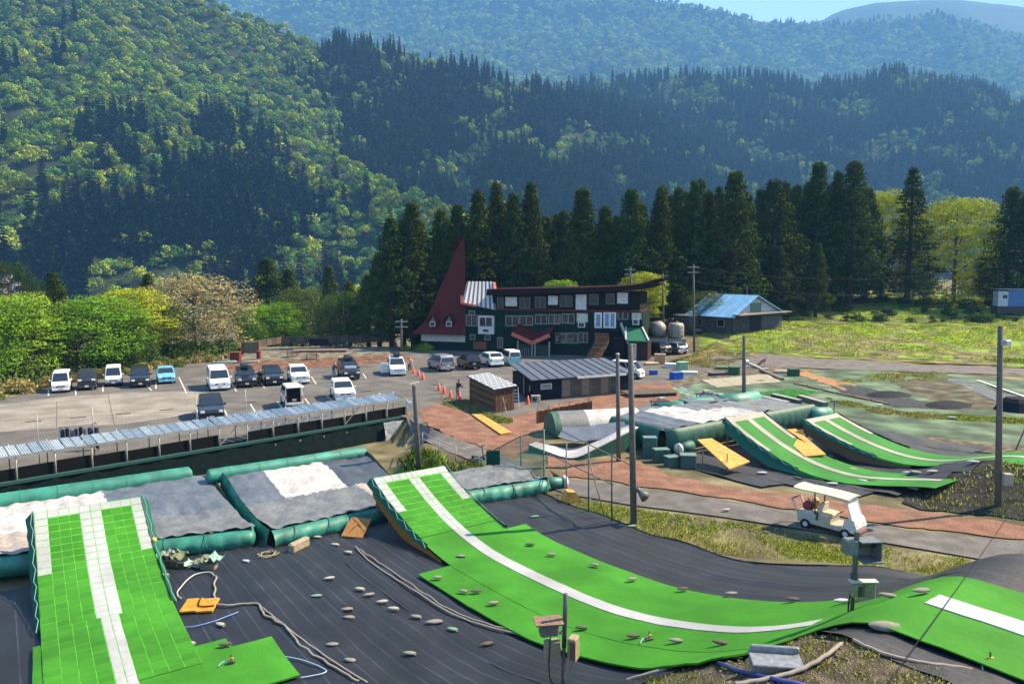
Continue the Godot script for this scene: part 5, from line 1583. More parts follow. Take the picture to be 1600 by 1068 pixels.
# ---------- house with the blue roof ----------
func build_house():
	var a := on(Vector3(33.03, 2.35, -110))
	var b := on(Vector3(42.73, 2.48, -117))
	a.y = 2.2
	b.y = 2.3
	var e := (b - a)
	e.y = 0
	var w := e.length()
	e = e.normalized()
	var o := thing("farm_shed", "low grey house with a bright blue metal roof by the meadow", "house", a, rad_to_deg(-atan2(e.z, e.x)))
	var wallm := M("house_grey", Color(0.17, 0.16, 0.15), 0.85, "patch", 0.3, "streak", 0.5)
	var blue := [M("blue_roof", Color(0.2, 0.42, 0.64), 0.5, "soft", 0.2), M("blue_roof_deep", Color(0.17, 0.38, 0.6), 0.5, "soft", 0.2)]
	var dep := 8.5
	put("wall", wall_box(st(), [0, -0.6, w, 2.5], -dep, 0.0), wallm, o)
	var apex := 5.3
	var cx := w * 0.42
	put("gable", extrude(st(), [Vector2(0.1, 2.5), Vector2(w - 0.1, 2.5), Vector2(cx, apex - 0.15)], Transform3D(Basis(), Vector3(0, 0, -dep)), dep - 0.05), M("gable_white", Color(0.42, 0.45, 0.48), 0.8, "soft", 0.3), o)
	put("gable_window", wall_box(st(), [cx - 1.1, 2.75, cx + 1.6, 4.2], -0.06, 0.02), M("gable_glass", Color(0.06, 0.12, 0.11), 0.2), o)
	for i in 9:
		for sd in 2:
			var z0 := 0.6 - (dep + 1.0) * i / 9.0
			var z1 := 0.6 - (dep + 1.0) * (i + 1) / 9.0 + 0.06
			var ex := -0.7 if sd == 0 else w + 0.5
			var ey := 2.5 - 0.7 * (apex - 2.5) / cx if sd == 0 else 2.5 - 0.5 * (apex - 2.5) / (w - cx)
			var s := st()
			hexa(s, [Vector3(ex, ey, z0), Vector3(cx, apex, z0), Vector3(cx, apex, z1), Vector3(ex, ey, z1), Vector3(ex, ey + 0.1, z0), Vector3(cx, apex + 0.1, z0), Vector3(cx, apex + 0.1, z1), Vector3(ex, ey + 0.1, z1)])
			put("roof_sheet", s, blue[i % 2] if i != 6 else M("roof_gap", Color(0.03, 0.1, 0.2), 0.6), o)
	put("eave_board", beam(st(), Vector3(-0.3, 2.55, 0.75), Vector3(w + 0.6, 2.7, 0.75), 1.4, 0.16), M("eave_grey", Color(0.2, 0.17, 0.15), 0.8), o)
	put("doorway", wall_box(st(), [w * 0.33, -0.3, w * 0.55, 2.3], -0.06, 0.03), M("doorway_dark", Color(0.02, 0.02, 0.025), 0.8), o)
	put("store", wall_box(st(), [w * 0.58, -0.3, w, 2.2], -0.02, 0.05), M("grey_shutter", Color(0.13, 0.14, 0.15), 0.7, "streak", 0.5), o)
	for i in 2:
		var wn := put("window", wall_box(st(), [-0.05, 0.6, 0.02, 1.8], -3.0 - i * 4.2, -1.6 - i * 4.2), M("grey_frame", Color(0.25, 0.24, 0.22), 0.7), o)
		put("pane", wall_box(st(), [-0.07, 0.7, 0.0, 1.7], -2.9 - i * 4.2, -1.7 - i * 4.2), glass(), wn)
	put("lean_to", wall_box(st(), [-2.2, -0.5, -0.05, 2.1], -dep - 1.0, -dep + 2.0), M("lean_dark", Color(0.06, 0.07, 0.065), 0.85), o)
	put("lean_roof", wall_box(st(), [-2.4, 2.1, -0.06, 2.25], -dep - 1.2, -dep + 2.2), M("lean_roof", Color(0.25, 0.23, 0.22), 0.8), o)
	put("aerial", tube(st(), Vector3(cx, apex, -1.5), Vector3(cx, apex + 1.5, -1.5), 0.03, 0.03, 5), paint("galvanised_steel", 0.33, 0.33, 0.31), o)
	var h := thing("blue_hut", "small blue and white hut at the meadow's far right edge under cedars", "hut", Vector3(89.4, 4.93, -133), -12)
	put("plinth", box(st(), Vector3(-0.1, -0.6, 0), Vector3(4.6, 1.3, 2.8)), M("stand_dark", Color(0.05, 0.05, 0.05), 0.9), h)
	put("wall", box(st(), Vector3(0.6, 1.5, 0), Vector3(2.6, 3.0, 2.6)), paint("hut_blue", 0.035, 0.13, 0.33), h)
	put("wall", box(st(), Vector3(-1.5, 1.35, 0.2), Vector3(1.6, 2.7, 2.2)), paint("hut_white", 0.42, 0.46, 0.5), h)
	put("roof", box(st(), Vector3(-0.1, 3.08, 0), Vector3(4.8, 0.14, 3.2)), paint("hut_roof", 0.2, 0.26, 0.3), h)
	put("window", box(st(), Vector3(-1.2, 1.75, 1.32), Vector3(0.7, 0.6, 0.06)), glass(), h)

# ---------- poles and wires ----------
func pole(label: String, base: Vector3, top: Vector3, r: float, m: Material, called := "concrete_pole") -> Node3D:
	var o := thing(called, label, "pole", base)
	put("shaft", tube(st(false), Vector3(0, -0.4, 0), top - base, r * 1.15, r * 0.85, 12), m, o)
	return o

func lamp_head(o: Node3D, at: Vector3, s: float):
	var lampm := paint("lamp_grey", 0.35, 0.36, 0.37, 0.4, 0.3)
	var l := put("flood_lamp", block(st(), at, Vector3(0.34, 0.26, 0.3) * s, 0.04, 20), lampm, o)
	put("lamp_glass", box(st(), at + Vector3(0.03, -0.02, 0.17) * s, Vector3(0.26, 0.18, 0.04) * s, 20), M("lamp_lens", Color(0.5, 0.52, 0.55), 0.2), l)

func build_poles():
	var conc := M("pole_concrete", Color(0.21, 0.19, 0.165), 0.85, "soft", 0.4, "fine", 2.0)
	var steel := paint("galvanised_steel", 0.33, 0.33, 0.31)
	var b := on(Vector3(-5.5, -0.4, -42.88))
	b.y = -0.5
	var o := pole("concrete pole with a small bracket lamp right of the viewing shelter", b, Vector3(-5.56, 4.94, -41.6), 0.15, conc)
	put("bracket", beam(st(), Vector3(-0.55, 4.1, 0), Vector3(0.1, 4.1, 0), 0.06), steel, o)
	lamp_head(o, Vector3(-0.55, 4.2, 0), 0.8)
	o = pole("slimmer concrete pole of the two standing before the white air bag", Vector3(6.45, 0, -43.71), Vector3(6.28, 6.49, -43.7), 0.125, conc)
	put("cap", tube(st(false), Vector3(6.28, 6.49, -43.7) - Vector3(6.45, 0, -43.71) - Vector3(0, 0.02, 0), Vector3(6.28, 6.49, -43.7) - Vector3(6.45, 0, -43.71) + Vector3(0, 0.06, 0), 0.15, 0.08, 10), steel, o)
	o = pole("thick concrete pole with a dark loudspeaker horn low on its side", on(Vector3(5.68, -0.05, -33.4)), Vector3(5.36, 8.15, -33.3), 0.14, conc)
	put("horn", tube(st(false), Vector3(0.2, 1.55, 0.05), Vector3(0.45, 1.35, 0.35), 0.1, 0.27, 12), M("horn_dark", Color(0.09, 0.085, 0.075), 0.6), o)
	put("horn_driver", tube(st(false), Vector3(0.1, 1.62, -0.05), Vector3(0.24, 1.55, 0.05), 0.12, 0.12, 10), M("horn_dark", Color(0.09, 0.085, 0.075)), o)
	o = pole("concrete pole rising from the faded green turf field", on(Vector3(18.45, 0, -57.91)), Vector3(18.19, 6.3, -57.7), 0.15, conc)
	lamp_head(o, Vector3(0, 4.3, 0.2), 0.9)
	o = pole("tall concrete pole with a grey box on the right bank", on(Vector3(23.27, 0.2, -34.41), -0.2), Vector3(23.13, 8.84, -34.9), 0.135, conc)
	put("meter_box", block(st(), Vector3(0.25, 1.6, 0.12), Vector3(0.42, 0.55, 0.3)), M("box_grey", Color(0.27, 0.25, 0.2), 0.7), o)
	lamp_head(o, Vector3(-0.22, 8.1, 0.1), 1.0)
	# lattice of small utility poles by the lodge
	for q in [[Vector3(24.8, 0.73, -100), Vector3(24.43, 12.16, -100), "grey utility pole between the lodge and the blue-roofed house"], [Vector3(22.23, 1.76, -108), Vector3(21.95, 10.91, -108), "utility pole with a crossarm behind the white tanks"], [Vector3(-14.44, 1.5, -96), Vector3(-14.39, 5.1, -96), "short utility pole left of the lodge's spire"], [Vector3(17.14, 7, -106), Vector3(16.88, 11.83, -106), "pale utility pole top showing behind the lodge roof"]]:
		o = pole(q[2], q[0], q[1], 0.14, conc, "utility_pole")
		var h: Vector3 = q[1] - q[0]
		for k in 2: put("crossarm", beam(st(), h + Vector3(-0.8, -0.35 - k * 0.7, 0), h + Vector3(0.8, -0.35 - k * 0.7, 0), 0.1), steel, o)
	for q in [[Vector3(24.44, 11.73, -100), Vector3(103.13, 14.15, -150), "upper"], [Vector3(24.49, 9.84, -100), Vector3(105.93, 10.94, -150), "lower"], [Vector3(21.96, 10.63, -108), Vector3(24.44, 11.9, -100), "short"], [Vector3(14.19, 5.33, -20), Vector3(5.55, 5.27, -10.5), "near"]]:
		var pts := []
		for i in 13:
			var t := i / 12.0
			pts.append(q[0].lerp(q[1], t) - Vector3(0, (0.4 if q[2] == "near" else 2.2) * 4 * t * (1 - t) * q[0].distance_to(q[1]) / 70.0, 0))
		tag(put("power_line", hose(st(false), pts, 0.008 if q[2] == "near" else 0.03, 5), M("wire_black", Color(0.02, 0.02, 0.02), 0.95)), {"upper": "upper black power line crossing before the cedars on the right", "lower": "lower black power line crossing before the cedars on the right", "short": "short power line between the two poles right of the lodge", "near": "thin black cable slanting across the bright green run at lower right"}[q[2]], "cable")
	# two slim lamp posts near the viewpoint
	var cream := M("cream_box", Color(0.36, 0.31, 0.2), 0.7, "soft", 1.5, "soft", 4.0)
	var rust := M("rusty_grey", Color(0.13, 0.11, 0.095), 0.7, "soft", 1.5)
	var nb := Vector3(1.14, 1.93, -16)
	var nt := Vector3(1.21, 4.24, -16)
	nb.y = height(nb.x, nb.z)
	o = thing("lamp_post", "slim grey post with cream switch boxes and a roofed floodlight at bottom centre", "lamp post", nb)
	var up := (nt - nb)
	put("shaft", tube(st(false), Vector3.ZERO, up * 0.62, 0.045, 0.045, 10), rust, o)
	put("upper_shaft", tube(st(false), up * 0.55, up, 0.055, 0.055, 10), paint("dark_pipe", 0.09, 0.095, 0.1, 0.5, 0.3), o)
	var f := up * 0.7
	put("switch_box", block(st(), f + Vector3(-0.28, -0.45, 0.05), Vector3(0.36, 0.44, 0.2), 0.02, 14), cream, o)
	put("switch_box", block(st(), f + Vector3(0.2, -0.42, 0.02), Vector3(0.2, 0.52, 0.3), 0.02, -25), cream, o)
	put("box_door", box(st(), f + Vector3(0.17, -0.42, 0.19), Vector3(0.13, 0.42, 0.02), -25), M("box_inside", Color(0.12, 0.075, 0.05), 0.8), o)
	put("conduit", hose(st(false), smooth_path([f + Vector3(-0.32, 0.0, 0.16), f + Vector3(-0.36, -0.7, 0.18), f + Vector3(-0.3, -1.15, 0.18), f + Vector3(-0.05, -1.3, 0.1)], 5), 0.016, 6), M("wire_black", Color.BLACK), o)
	put("bracket", beam(st(), f + Vector3(-0.5, -0.12, 0.08), f + Vector3(0.02, -0.05, 0.0), 0.06), steel, o)
	put("lamp_body", block(st(), f + Vector3(-0.36, 0.06, 0.05), Vector3(0.42, 0.26, 0.3), 0.03, 8), M("lamp_dull", Color(0.15, 0.14, 0.12), 0.6, "soft", 2.0), o)
	put("rain_hood", box(st(), f + Vector3(-0.37, 0.24, 0.08), Vector3(0.64, 0.03, 0.46), 8), M("hood_brown", Color(0.2, 0.13, 0.1), 0.8, "soft", 1.5), o)
	put("stay", beam(st(), f + Vector3(0.2, -0.7, 0.02), f + Vector3(0.02, -1.4, 0.0), 0.03), steel, o)
	nb = Vector3(8.24, 2.39, -17.2)
	nt = Vector3(8.28, 5.24, -17.2)
	nb.y = height(nb.x, nb.z) - 0.1
	o = thing("lamp_post", "slim rusty post with two cream boxes and a box floodlight on the earth mound", "lamp post", nb)
	up = nt - nb
	put("shaft", tube(st(false), Vector3.ZERO, up * 0.55, 0.05, 0.045, 10), rust, o)
	put("upper_shaft", beam(st(), up * 0.5, up, 0.09), paint("dark_pipe", 0.09, 0.095, 0.1), o)
	put("clamp", tube(st(false), up * 0.5 - Vector3(0, 0.08, 0), up * 0.5 + Vector3(0, 0.1, 0), 0.085, 0.085, 10), M("clamp_black", Color(0.03, 0.03, 0.03), 0.6), o)
	lamp_box(o, up * 0.86)
	put("switch_box", block(st(), up * 0.52 + Vector3(0.02, -0.28, 0.12), Vector3(0.26, 0.34, 0.14), 0.02, 8), cream, o)
	put("switch_box", block(st(), up * 0.52 + Vector3(0.33, -0.3, 0.08), Vector3(0.28, 0.38, 0.14), 0.02, -10), cream, o)
	put("box_lid", box(st(), up * 0.52 + Vector3(0.17, -0.08, 0.11), Vector3(0.66, 0.03, 0.2), 0), paint("box_lid_pale", 0.5, 0.46, 0.36), o)
	put("box_slot", box(st(), up * 0.52 + Vector3(0.07, -0.3, 0.2), Vector3(0.09, 0.24, 0.02), 8), M("clamp_black", Color.BLACK), o)
	put("conduit", hose(st(false), smooth_path([up * 0.4 + Vector3(-0.06, 0, 0.03), up * 0.2 + Vector3(-0.12, 0, 0.05), Vector3(-0.1, 0.1, 0.08)], 5), 0.018, 6), M("wire_black", Color.BLACK), o)

func lamp_box(o: Node3D, c: Vector3):
	var g := M("lamp_zinc", Color(0.17, 0.18, 0.185), 0.45, "soft", 1.5, "", 1.0, "", 1.0, 0.3)
	put("lamp_body", block(st(), c + Vector3(-0.12, -0.05, -0.06), Vector3(0.3, 0.36, 0.3), 0.03, 6), g, o)
	var s := st()
	box(s, c + Vector3(0.26, 0.12, 0.0), Vector3(0.5, 0.03, 0.4), 6)
	box(s, c + Vector3(0.5, -0.1, 0.0), Vector3(0.03, 0.45, 0.4), 6)
	box(s, c + Vector3(0.28, -0.34, 0.05), Vector3(0.52, 0.03, 0.5), 6)
	box(s, c + Vector3(0.26, -0.1, -0.19), Vector3(0.5, 0.45, 0.03), 6)
	put("reflector", s, g, o)
	put("lamp_lens", box(st(), c + Vector3(0.26, 0.02, -0.05), Vector3(0.42, 0.18, 0.1), 6), M("lens_dark", Color(0.02, 0.02, 0.025), 0.2), o)

# ---------- net fence and pipe frame ----------
func build_fences():
	var steel := M("frame_pipe", Color(0.13, 0.12, 0.1), 0.6, "soft", 1.0)
	var tealp := M("teal_pipe", Color(0.015, 0.12, 0.09), 0.6)
	var o := thing("pipe_fence", "pipe frame fence along the road beside the low air bag", "fence")
	var feet := [Vector3(1.76, 0, -39.75), Vector3(2.8, 0, -37.18), Vector3(3.74, 0, -35.11), Vector3(4.67, 0, -33.61)]
	var tops := [Vector3(1.82, 2.24, -41.4), Vector3(2.81, 2.58, -37.5), Vector3(3.7, 3.05, -35), Vector3(4.54, 3.32, -33)]
	for i in 4: put("post", tube(st(false), on(feet[i], -0.2), tops[i], 0.04, 0.04, 6), steel if i else tealp, o)
	put("rail", hose(st(false), [Vector3(2.66, 2.33, -42), Vector3(3.98, 2.49, -37.6), Vector3(5.52, 2.5, -33.4)], 0.03, 6), steel, o)
	put("rail", hose(st(false), [Vector3(1.93, 1.12, -41.3), Vector3(3.38, 1.53, -36.4), Vector3(4.62, 1.71, -33)], 0.03, 6), steel, o)
	for q in [[Vector3(2.02, 0, -37.96), Vector3(1.75, 0.59, -41.2)], [Vector3(4.35, 0, -33.98), Vector3(3.74, 2.29, -35)]]: put("stay", tube(st(false), q[0], q[1], 0.03, 0.03, 6), steel, o)
	var n := thing("net_fence", "teal safety net fence curving behind the low air bag", "fence")
	var base := [Vector3(-2.86, 0, -41.43), Vector3(-1.91, 0, -41.57), Vector3(-0.7, 0, -41.43), Vector3(0.51, 0, -41.17), Vector3(1.76, 0, -39.87)]
	var top := [Vector3(-2.87, 0.14, -41.6), Vector3(-1.92, 0.63, -41.9), Vector3(-0.7, 1.33, -41.8), Vector3(0.51, 1.99, -41.7), Vector3(1.82, 2.32, -41.4)]
	for i in 5: put("post", tube(st(false), on(base[i], -0.3), top[i] + Vector3(0, 0.1, 0), 0.04, 0.04, 6), tealp, n)
	put("rail", hose(st(false), top, 0.03, 6), M("rope_dark", Color(0.03, 0.04, 0.035), 0.8), n)
	var netm := StandardMaterial3D.new()
	netm.resource_name = "teal_netting"
	netm.albedo_color = Color(0.12, 0.42, 0.33, 0.42)
	netm.transparency = BaseMaterial3D.TRANSPARENCY_ALPHA
	netm.roughness = 0.8
	for i in range(1, 4):
		var rows := []
		for k in 7:
			var row := []
			for j in 7:
				var bb: Vector3 = on(base[i].lerp(base[i + 1], j / 6.0))
				row.append(bb.lerp(top[i].lerp(top[i + 1], j / 6.0), k / 6.0) + Vector3(0, 0, 0.06 * sin(j * 2.0 + k)))
			rows.append(row)
		put("netting", sheet(st(false), rows), netm, n)
	put("net_bundle", box(st(), Vector3(-1.1, 0.69, -41.5), Vector3(0.75, 1.0, 0.06), 10), M("teal_dense", Color(0.012, 0.085, 0.06), 0.9, "speck", 1.5), n)
	# fence round the plaza in front of the woods
	var pf := thing("plaza_fence", "weathered grey plank fence round the gravel plaza behind the car park", "fence")
	var pts := [Vector3(-38.42, 0, -98.04), Vector3(-37.64, 0, -110.4), Vector3(-36.06, 0, -115.23), Vector3(-28.29, 0, -116.25), Vector3(-19.17, 0, -117.29), Vector3(-15.66, 0, -101.06)]
	var planks := [M("fence_grey", Color(0.15, 0.125, 0.1), 0.9, "streak", 0.5), M("fence_grey_dark", Color(0.11, 0.09, 0.075), 0.9, "streak", 0.5)]
	for i in pts.size() - 1:
		var seg: float = pts[i].distance_to(pts[i + 1])
		var k := maxi(1, int(seg / 1.1))
		for j in k:
			var a: Vector3 = pts[i].lerp(pts[i + 1], (j + 0.02) / k)
			var b: Vector3 = pts[i].lerp(pts[i + 1], (j + 0.98) / k)
			var s := st()
			var u := Vector3(0, 0.95 + 0.05 * sin(j * 1.7 + i), 0)
			var t := (b - a).cross(Vector3.UP).normalized() * 0.03
			hexa(s, [a - t, b - t, b + t, a + t, a - t + u, b - t + u, b + t + u, a + t + u])
			put("plank_panel", s, planks[(j + i) % 2], pf)
		put("rail", beam(st(), pts[i] + Vector3(0, 1.02, 0), pts[i + 1] + Vector3(0, 1.02, 0), 0.14, 0.06), planks[0], pf)
	for k in 2:
		var sg := thing("notice_board", "dark blank notice board standing before the plaza fence" if k == 0 else "old plank screen with red posts at the plaza's left end", "board", [Vector3(-29, 0, -110.4), Vector3(-35.18, 0, -99.53)][k], 4)
		if k == 0:
			put("panel", box(st(), Vector3(0, 0.65, 0), Vector3(2.9, 1.05, 0.08)), M("board_dark", Color(0.022, 0.014, 0.022), 0.7, "soft", 1.0), sg)
			for s in [-1, 1]: put("post", box(st(), Vector3(s * 1.3, 0.3, -0.08), Vector3(0.1, 0.6, 0.08)), M("old_timber", Color.BLACK), sg)
		else:
			put("panel", box(st(), Vector3(-0.3, 0.95, 0), Vector3(1.9, 1.5, 0.06)), M("panel_tan", Color(0.2, 0.17, 0.11), 0.8, "streak", 0.5), sg)
			for s in [-1.3, 0.8]: put("post", box(st(), Vector3(s, 0.9, 0.02), Vector3(0.2, 1.8, 0.2)), M("post_red", Color(0.16, 0.04, 0.03), 0.8), sg)
	# brick-red slatted fence in front of the cafe
	var cf := thing("slat_fence", "low red-brown slat fence between the red yard and the barrel air bag", "fence")
	var f0 := Vector3(1.82, 0, -54.48)
	var f1 := Vector3(6.47, 0, -58.97)
	var slat := [M("slat_red", Color(0.2, 0.085, 0.05), 0.9, "streak", 0.5), M("slat_brown", Color(0.15, 0.075, 0.05), 0.9, "streak", 0.5)]
	for i in 22:
		var p := f0.lerp(f1, (i + 0.5) / 22.0)
		put("slat", box(st(), p + Vector3(0, 0.45, 0), Vector3(0.2, 0.95 + 0.06 * sin(i * 2.2), 0.03), 20), slat[(i * 3) % 2], cf)
		if i % 4 == 0: put("post", tube(st(), p + Vector3(0, -0.1, 0.06), p + Vector3(0, 1.25, 0.06), 0.03, 0.03, 6), steel, cf)

# ---------- single trees ----------
func cedar_crown(r: RandomNumberGenerator, h: float, rad: float, lumps: int, per: int, sparse := 0.0) -> ArrayMesh:
	var ls := []
	for i in lumps:
		var t := pow((i + 0.5) / lumps, 0.8)
		var y := lerpf(0.1, 1.0, t)
		var body := rad * (pow(1.0 - t, 0.92) * 1.02 + 0.02) * (0.86 + 0.22 * sin(y * 23.0 + 1.7) * r.randf())
		if t < 0.12: body *= 0.75
		var a := i * 2.39996 + r.randf_range(-0.4, 0.4)
		var k := sqrt(r.randf_range(0.2, 1.0))
		if sparse > 0 and r.randf() < sparse: continue
		var s := (0.2 + 0.14 * (1.0 - t)) * r.randf_range(0.7, 1.3) * rad * 0.6
		ls.append([Vector3(cos(a) * body * k, y * h - s * 0.5, sin(a) * body * k), Vector3(s * 1.05, s * 1.0, s * 1.05)])
	return leaf_mass(r, ls, per, 0.3, 0.5, 0.35, 0.25)

func leaf_crown(r: RandomNumberGenerator, h: float, rad: float, low: float, lumps: int, per: int, leaf: float, layered := 0.6) -> ArrayMesh:
	var ls := []
	for i in lumps:
		var t := (i + 0.5) / lumps
		var y := lerpf(low, 1.0, pow(t, 0.8))
		var prof := sqrt(maxf(0.05, 1.0 - pow((y - 0.52) / 0.52, 2)))
		var a := i * 2.39996 + r.randf_range(-0.5, 0.5)
		var k := sqrt(r.randf_range(0.15, 1.0))
		var s := rad * r.randf_range(0.2, 0.36)
		ls.append([Vector3(cos(a) * rad * prof * k, y * h - s * 0.3, sin(a) * rad * prof * k), Vector3(s, s * layered, s)])
	return leaf_mass(r, ls, per, leaf, 0.6, 0.3, 0.5)

func trunk_mesh(r: RandomNumberGenerator, h: float, r0: float, limbs: int, reach: float) -> SurfaceTool:
	var s := st(false)
	var lean := Vector3(r.randf_range(-0.3, 0.3), 0, r.randf_range(-0.3, 0.3))
	tube(s, Vector3(0, -0.6, 0), Vector3(0, h * 0.45, 0) + lean, r0, r0 * 0.65, 8, false)
	tube(s, Vector3(0, h * 0.45, 0) + lean, Vector3(0, h * 0.93, 0) + lean * 1.5, r0 * 0.65, r0 * 0.1, 7, false)
	for i in limbs:
		var y := h * r.randf_range(0.25, 0.7)
		var a := i * 2.4 + r.randf()
		tube(s, Vector3(0, y, 0) + lean * y / h, Vector3(cos(a) * reach * 0.75, y + reach * r.randf_range(0.25, 0.7), sin(a) * reach * 0.75), r0 * 0.4, r0 * 0.08, 6, false)
	return s

func build_trees():
	var r := RandomNumberGenerator.new()
	r.seed = 77
	var bark := M("cedar_bark", Color(0.07, 0.045, 0.035), 0.9, "streak", 0.5)
	var grey_bark := M("grey_bark", Color(0.14, 0.12, 0.1), 0.9, "fine", 0.6)
	var needle := foliage("cedar_needles", Color(0.036, 0.066, 0.012), 0.5)
	var needle_b := foliage("cedar_needles_blue", Color(0.038, 0.06, 0.01), 0.5)
	var needle_y := foliage("cedar_needles_olive", Color(0.046, 0.072, 0.012), 0.5)
	# cedar crowns of unit size class: 26 m tall, 3.2 m radius
	var crowns := []
	for i in 5: crowns.append(cedar_crown(r, 26.0, 4.7 + 0.25 * i, 230, 11000))
	crowns.append(cedar_crown(r, 26.0, 4.6, 190, 7500, 0.25))
	var trunk := trunk_mesh(r, 26.0, 0.42, 6, 2.0)
	trunk.generate_normals()
	var trunk_m := trunk.commit()
	trunk_m.surface_set_material(0, bark)
	var where := [
		[612, 340, 112, 1.0, 0, "first tall cedar left of the lodge's spire, outermost of the row"], [646, 317, 114, 1.05, 1, "cedar just left of the spire, second of the row from the left"], [689, 328, 117, 1.0, 2, "cedar directly behind the red spire's left slope"], [716, 319, 121, 0.95, 3, "cedar rising behind the spire's tip"],
		[748, 299, 118, 1.1, 4, "broad cedar just right of the spire's tip"], [775, 285, 122, 1.0, 0, "cedar with a double top above the striped roof"], [803, 302, 119, 1.0, 1, "shorter cedar between two taller ones above the lodge's left half"], [829, 285, 121, 1.05, 2, "pointed tall cedar above the lodge's third window bay"], [856, 338, 126, 0.9, 3, "low dark cedar in the gap above the lodge roof's middle"],
		[880, 330, 127, 0.9, 4, "low cedar left of the flat-topped one above the lodge"], [909, 294, 119, 1.25, 1, "flat-topped broad cedar above the lodge's white panel"], [946, 322, 120, 0.85, 0, "slim cedar right of the flat-topped one"], [985, 295, 119, 1.0, 3, "cedar above the lodge roof's upturned end"], [1030, 296, 121, 1.05, 2, "cedar between the lodge's roof tip and the utility pole"],
		[1057, 293, 126, 0.9, 4, "narrow cedar left of the grey utility pole"], [1081, 283, 124, 1.0, 0, "cedar directly behind the grey utility pole"], [1106, 300, 130, 0.95, 1, "cedar just right of the grey utility pole"], [1144, 268, 126, 1.2, 3, "big bushy cedar behind the blue roof's left end"], [1172, 320, 131, 0.9, 2, "small cedar filling behind the blue-roofed house"],
		[1204, 281, 133, 1.35, 4, "massive wide cedar above the blue roof's gable"], [1236, 292, 140, 0.9, 0, "slim cedar right of the massive wide one"], [1272, 254, 141, 1.3, 1, "tallest broad cedar left of the meadow's middle"], [1302, 268, 146, 0.95, 2, "cedar between the two tallest broad ones"], [1326, 252, 141, 1.35, 3, "tallest cedar of the right-hand group, with a wide dark skirt"],
		[1352, 300, 150, 0.9, 4, "shorter cedar leaning against the tallest right-hand one"], [1417, 261, 145, 1.25, 5, "sparse open cedar before the yellow tree"], [1573, 292, 140, 1.2, 3, "cedar beside the blue hut at the right edge"], [1600, 297, 136, 1.25, 1, "cedar cut by the picture's right edge"], [1548, 350, 150, 0.8, 0, "small cedar left of the blue hut"],
		[592, 395, 120, 0.8, 2, "small cedar at the left foot of the cedar row"], [575, 430, 125, 0.8, 4, "low cedar tucked left of the cedar row"], [1215, 385, 128, 0.8, 2, "young olive cedar before the massive wide one"], [1275, 380, 130, 0.75, 0, "young cedar with a brown tinge before the tallest ones"],
		[420, 402, 134, 1.1, 3, "dark cedar behind the plaza fence's left end"], [452, 420, 136, 1.0, 1, "dark cedar behind the plaza fence, right of another"], [545, 440, 132, 0.85, 2, "small dark cedar behind the plaza fence's right part"], [85, 425, 105, 0.7, 4, "small dark cedar among the pale trees at far left"], [232, 428, 110, 0.8, 0, "dark cedar behind the tan budding tree's left side"], [515, 415, 145, 0.9, 1, "cedar on the slope beyond the plaza"]]
	var protos := {}
	var shades := [needle, needle_b, needle_y]
	for i in where.size():
		var w: Array = where[i]
		var dist: float = w[2]
		var x: float = (w[0] - 800.0) / 1156.0 * (dist * 1.0)
		var base := Vector3(x, height(x, -dist), -dist)
		var top_y: float = 11.5 + dist * tan(atan((534.0 - w[1]) / 1156.0) - deg_to_rad(5.6))
		var tall := top_y - base.y
		var key := [w[4], i % 3]
		var o: Node3D
		if protos.has(key):
			o = copy(protos[key], base, r.randf() * 360.0, "dark " + w[5] if w[4] != 5 else w[5])
		else:
			o = thing("cedar_tree", "dark " + w[5] if w[4] != 5 else w[5], "tree", base, r.randf() * 360.0, "cedars behind the lodge and meadow")
			var c := shared("crown", crowns[w[4]], shades[i % 3], o, Transform3D())
			shared("trunk", trunk_m, bark, o, Transform3D())
			protos[key] = o
		var wid: float = w[3] * (1.06 + 0.2 * r.randf())
		o.scale = Vector3(wid, tall / 26.0, wid)
	# a second row fills the gaps
	for i in 42:
		var f := i / 41.0
		var dist := lerpf(130.0, 152.0, f) + r.randf_range(-3, 3)
		var x := lerpf(-20.0, 72.0, f) + r.randf_range(-1.5, 1.5)
		var base := Vector3(x, height(x, -dist), -dist)
		var c := copy(protos.values()[i % protos.size()], base, r.randf() * 360.0, "dark cedar of the rear row, half hidden behind the front cedars")
		c.set_meta("group", "cedars of the rear row")
		c.scale = Vector3(1.2, r.randf_range(0.76, 0.95), 1.05)
	# broadleaf trees: place, height, radius, lower edge of crown, leaf colour, label
	var cols := {"lime": Color(0.2, 0.33, 0.035), "bright": Color(0.15, 0.3, 0.03), "gold": Color(0.33, 0.37, 0.04), "olive": Color(0.09, 0.125, 0.035), "tan": Color(0.33, 0.29, 0.17), "dark": Color(0.035, 0.065, 0.02), "mid": Color(0.07, 0.125, 0.03), "pink": Color(0.2, 0.17, 0.19)}
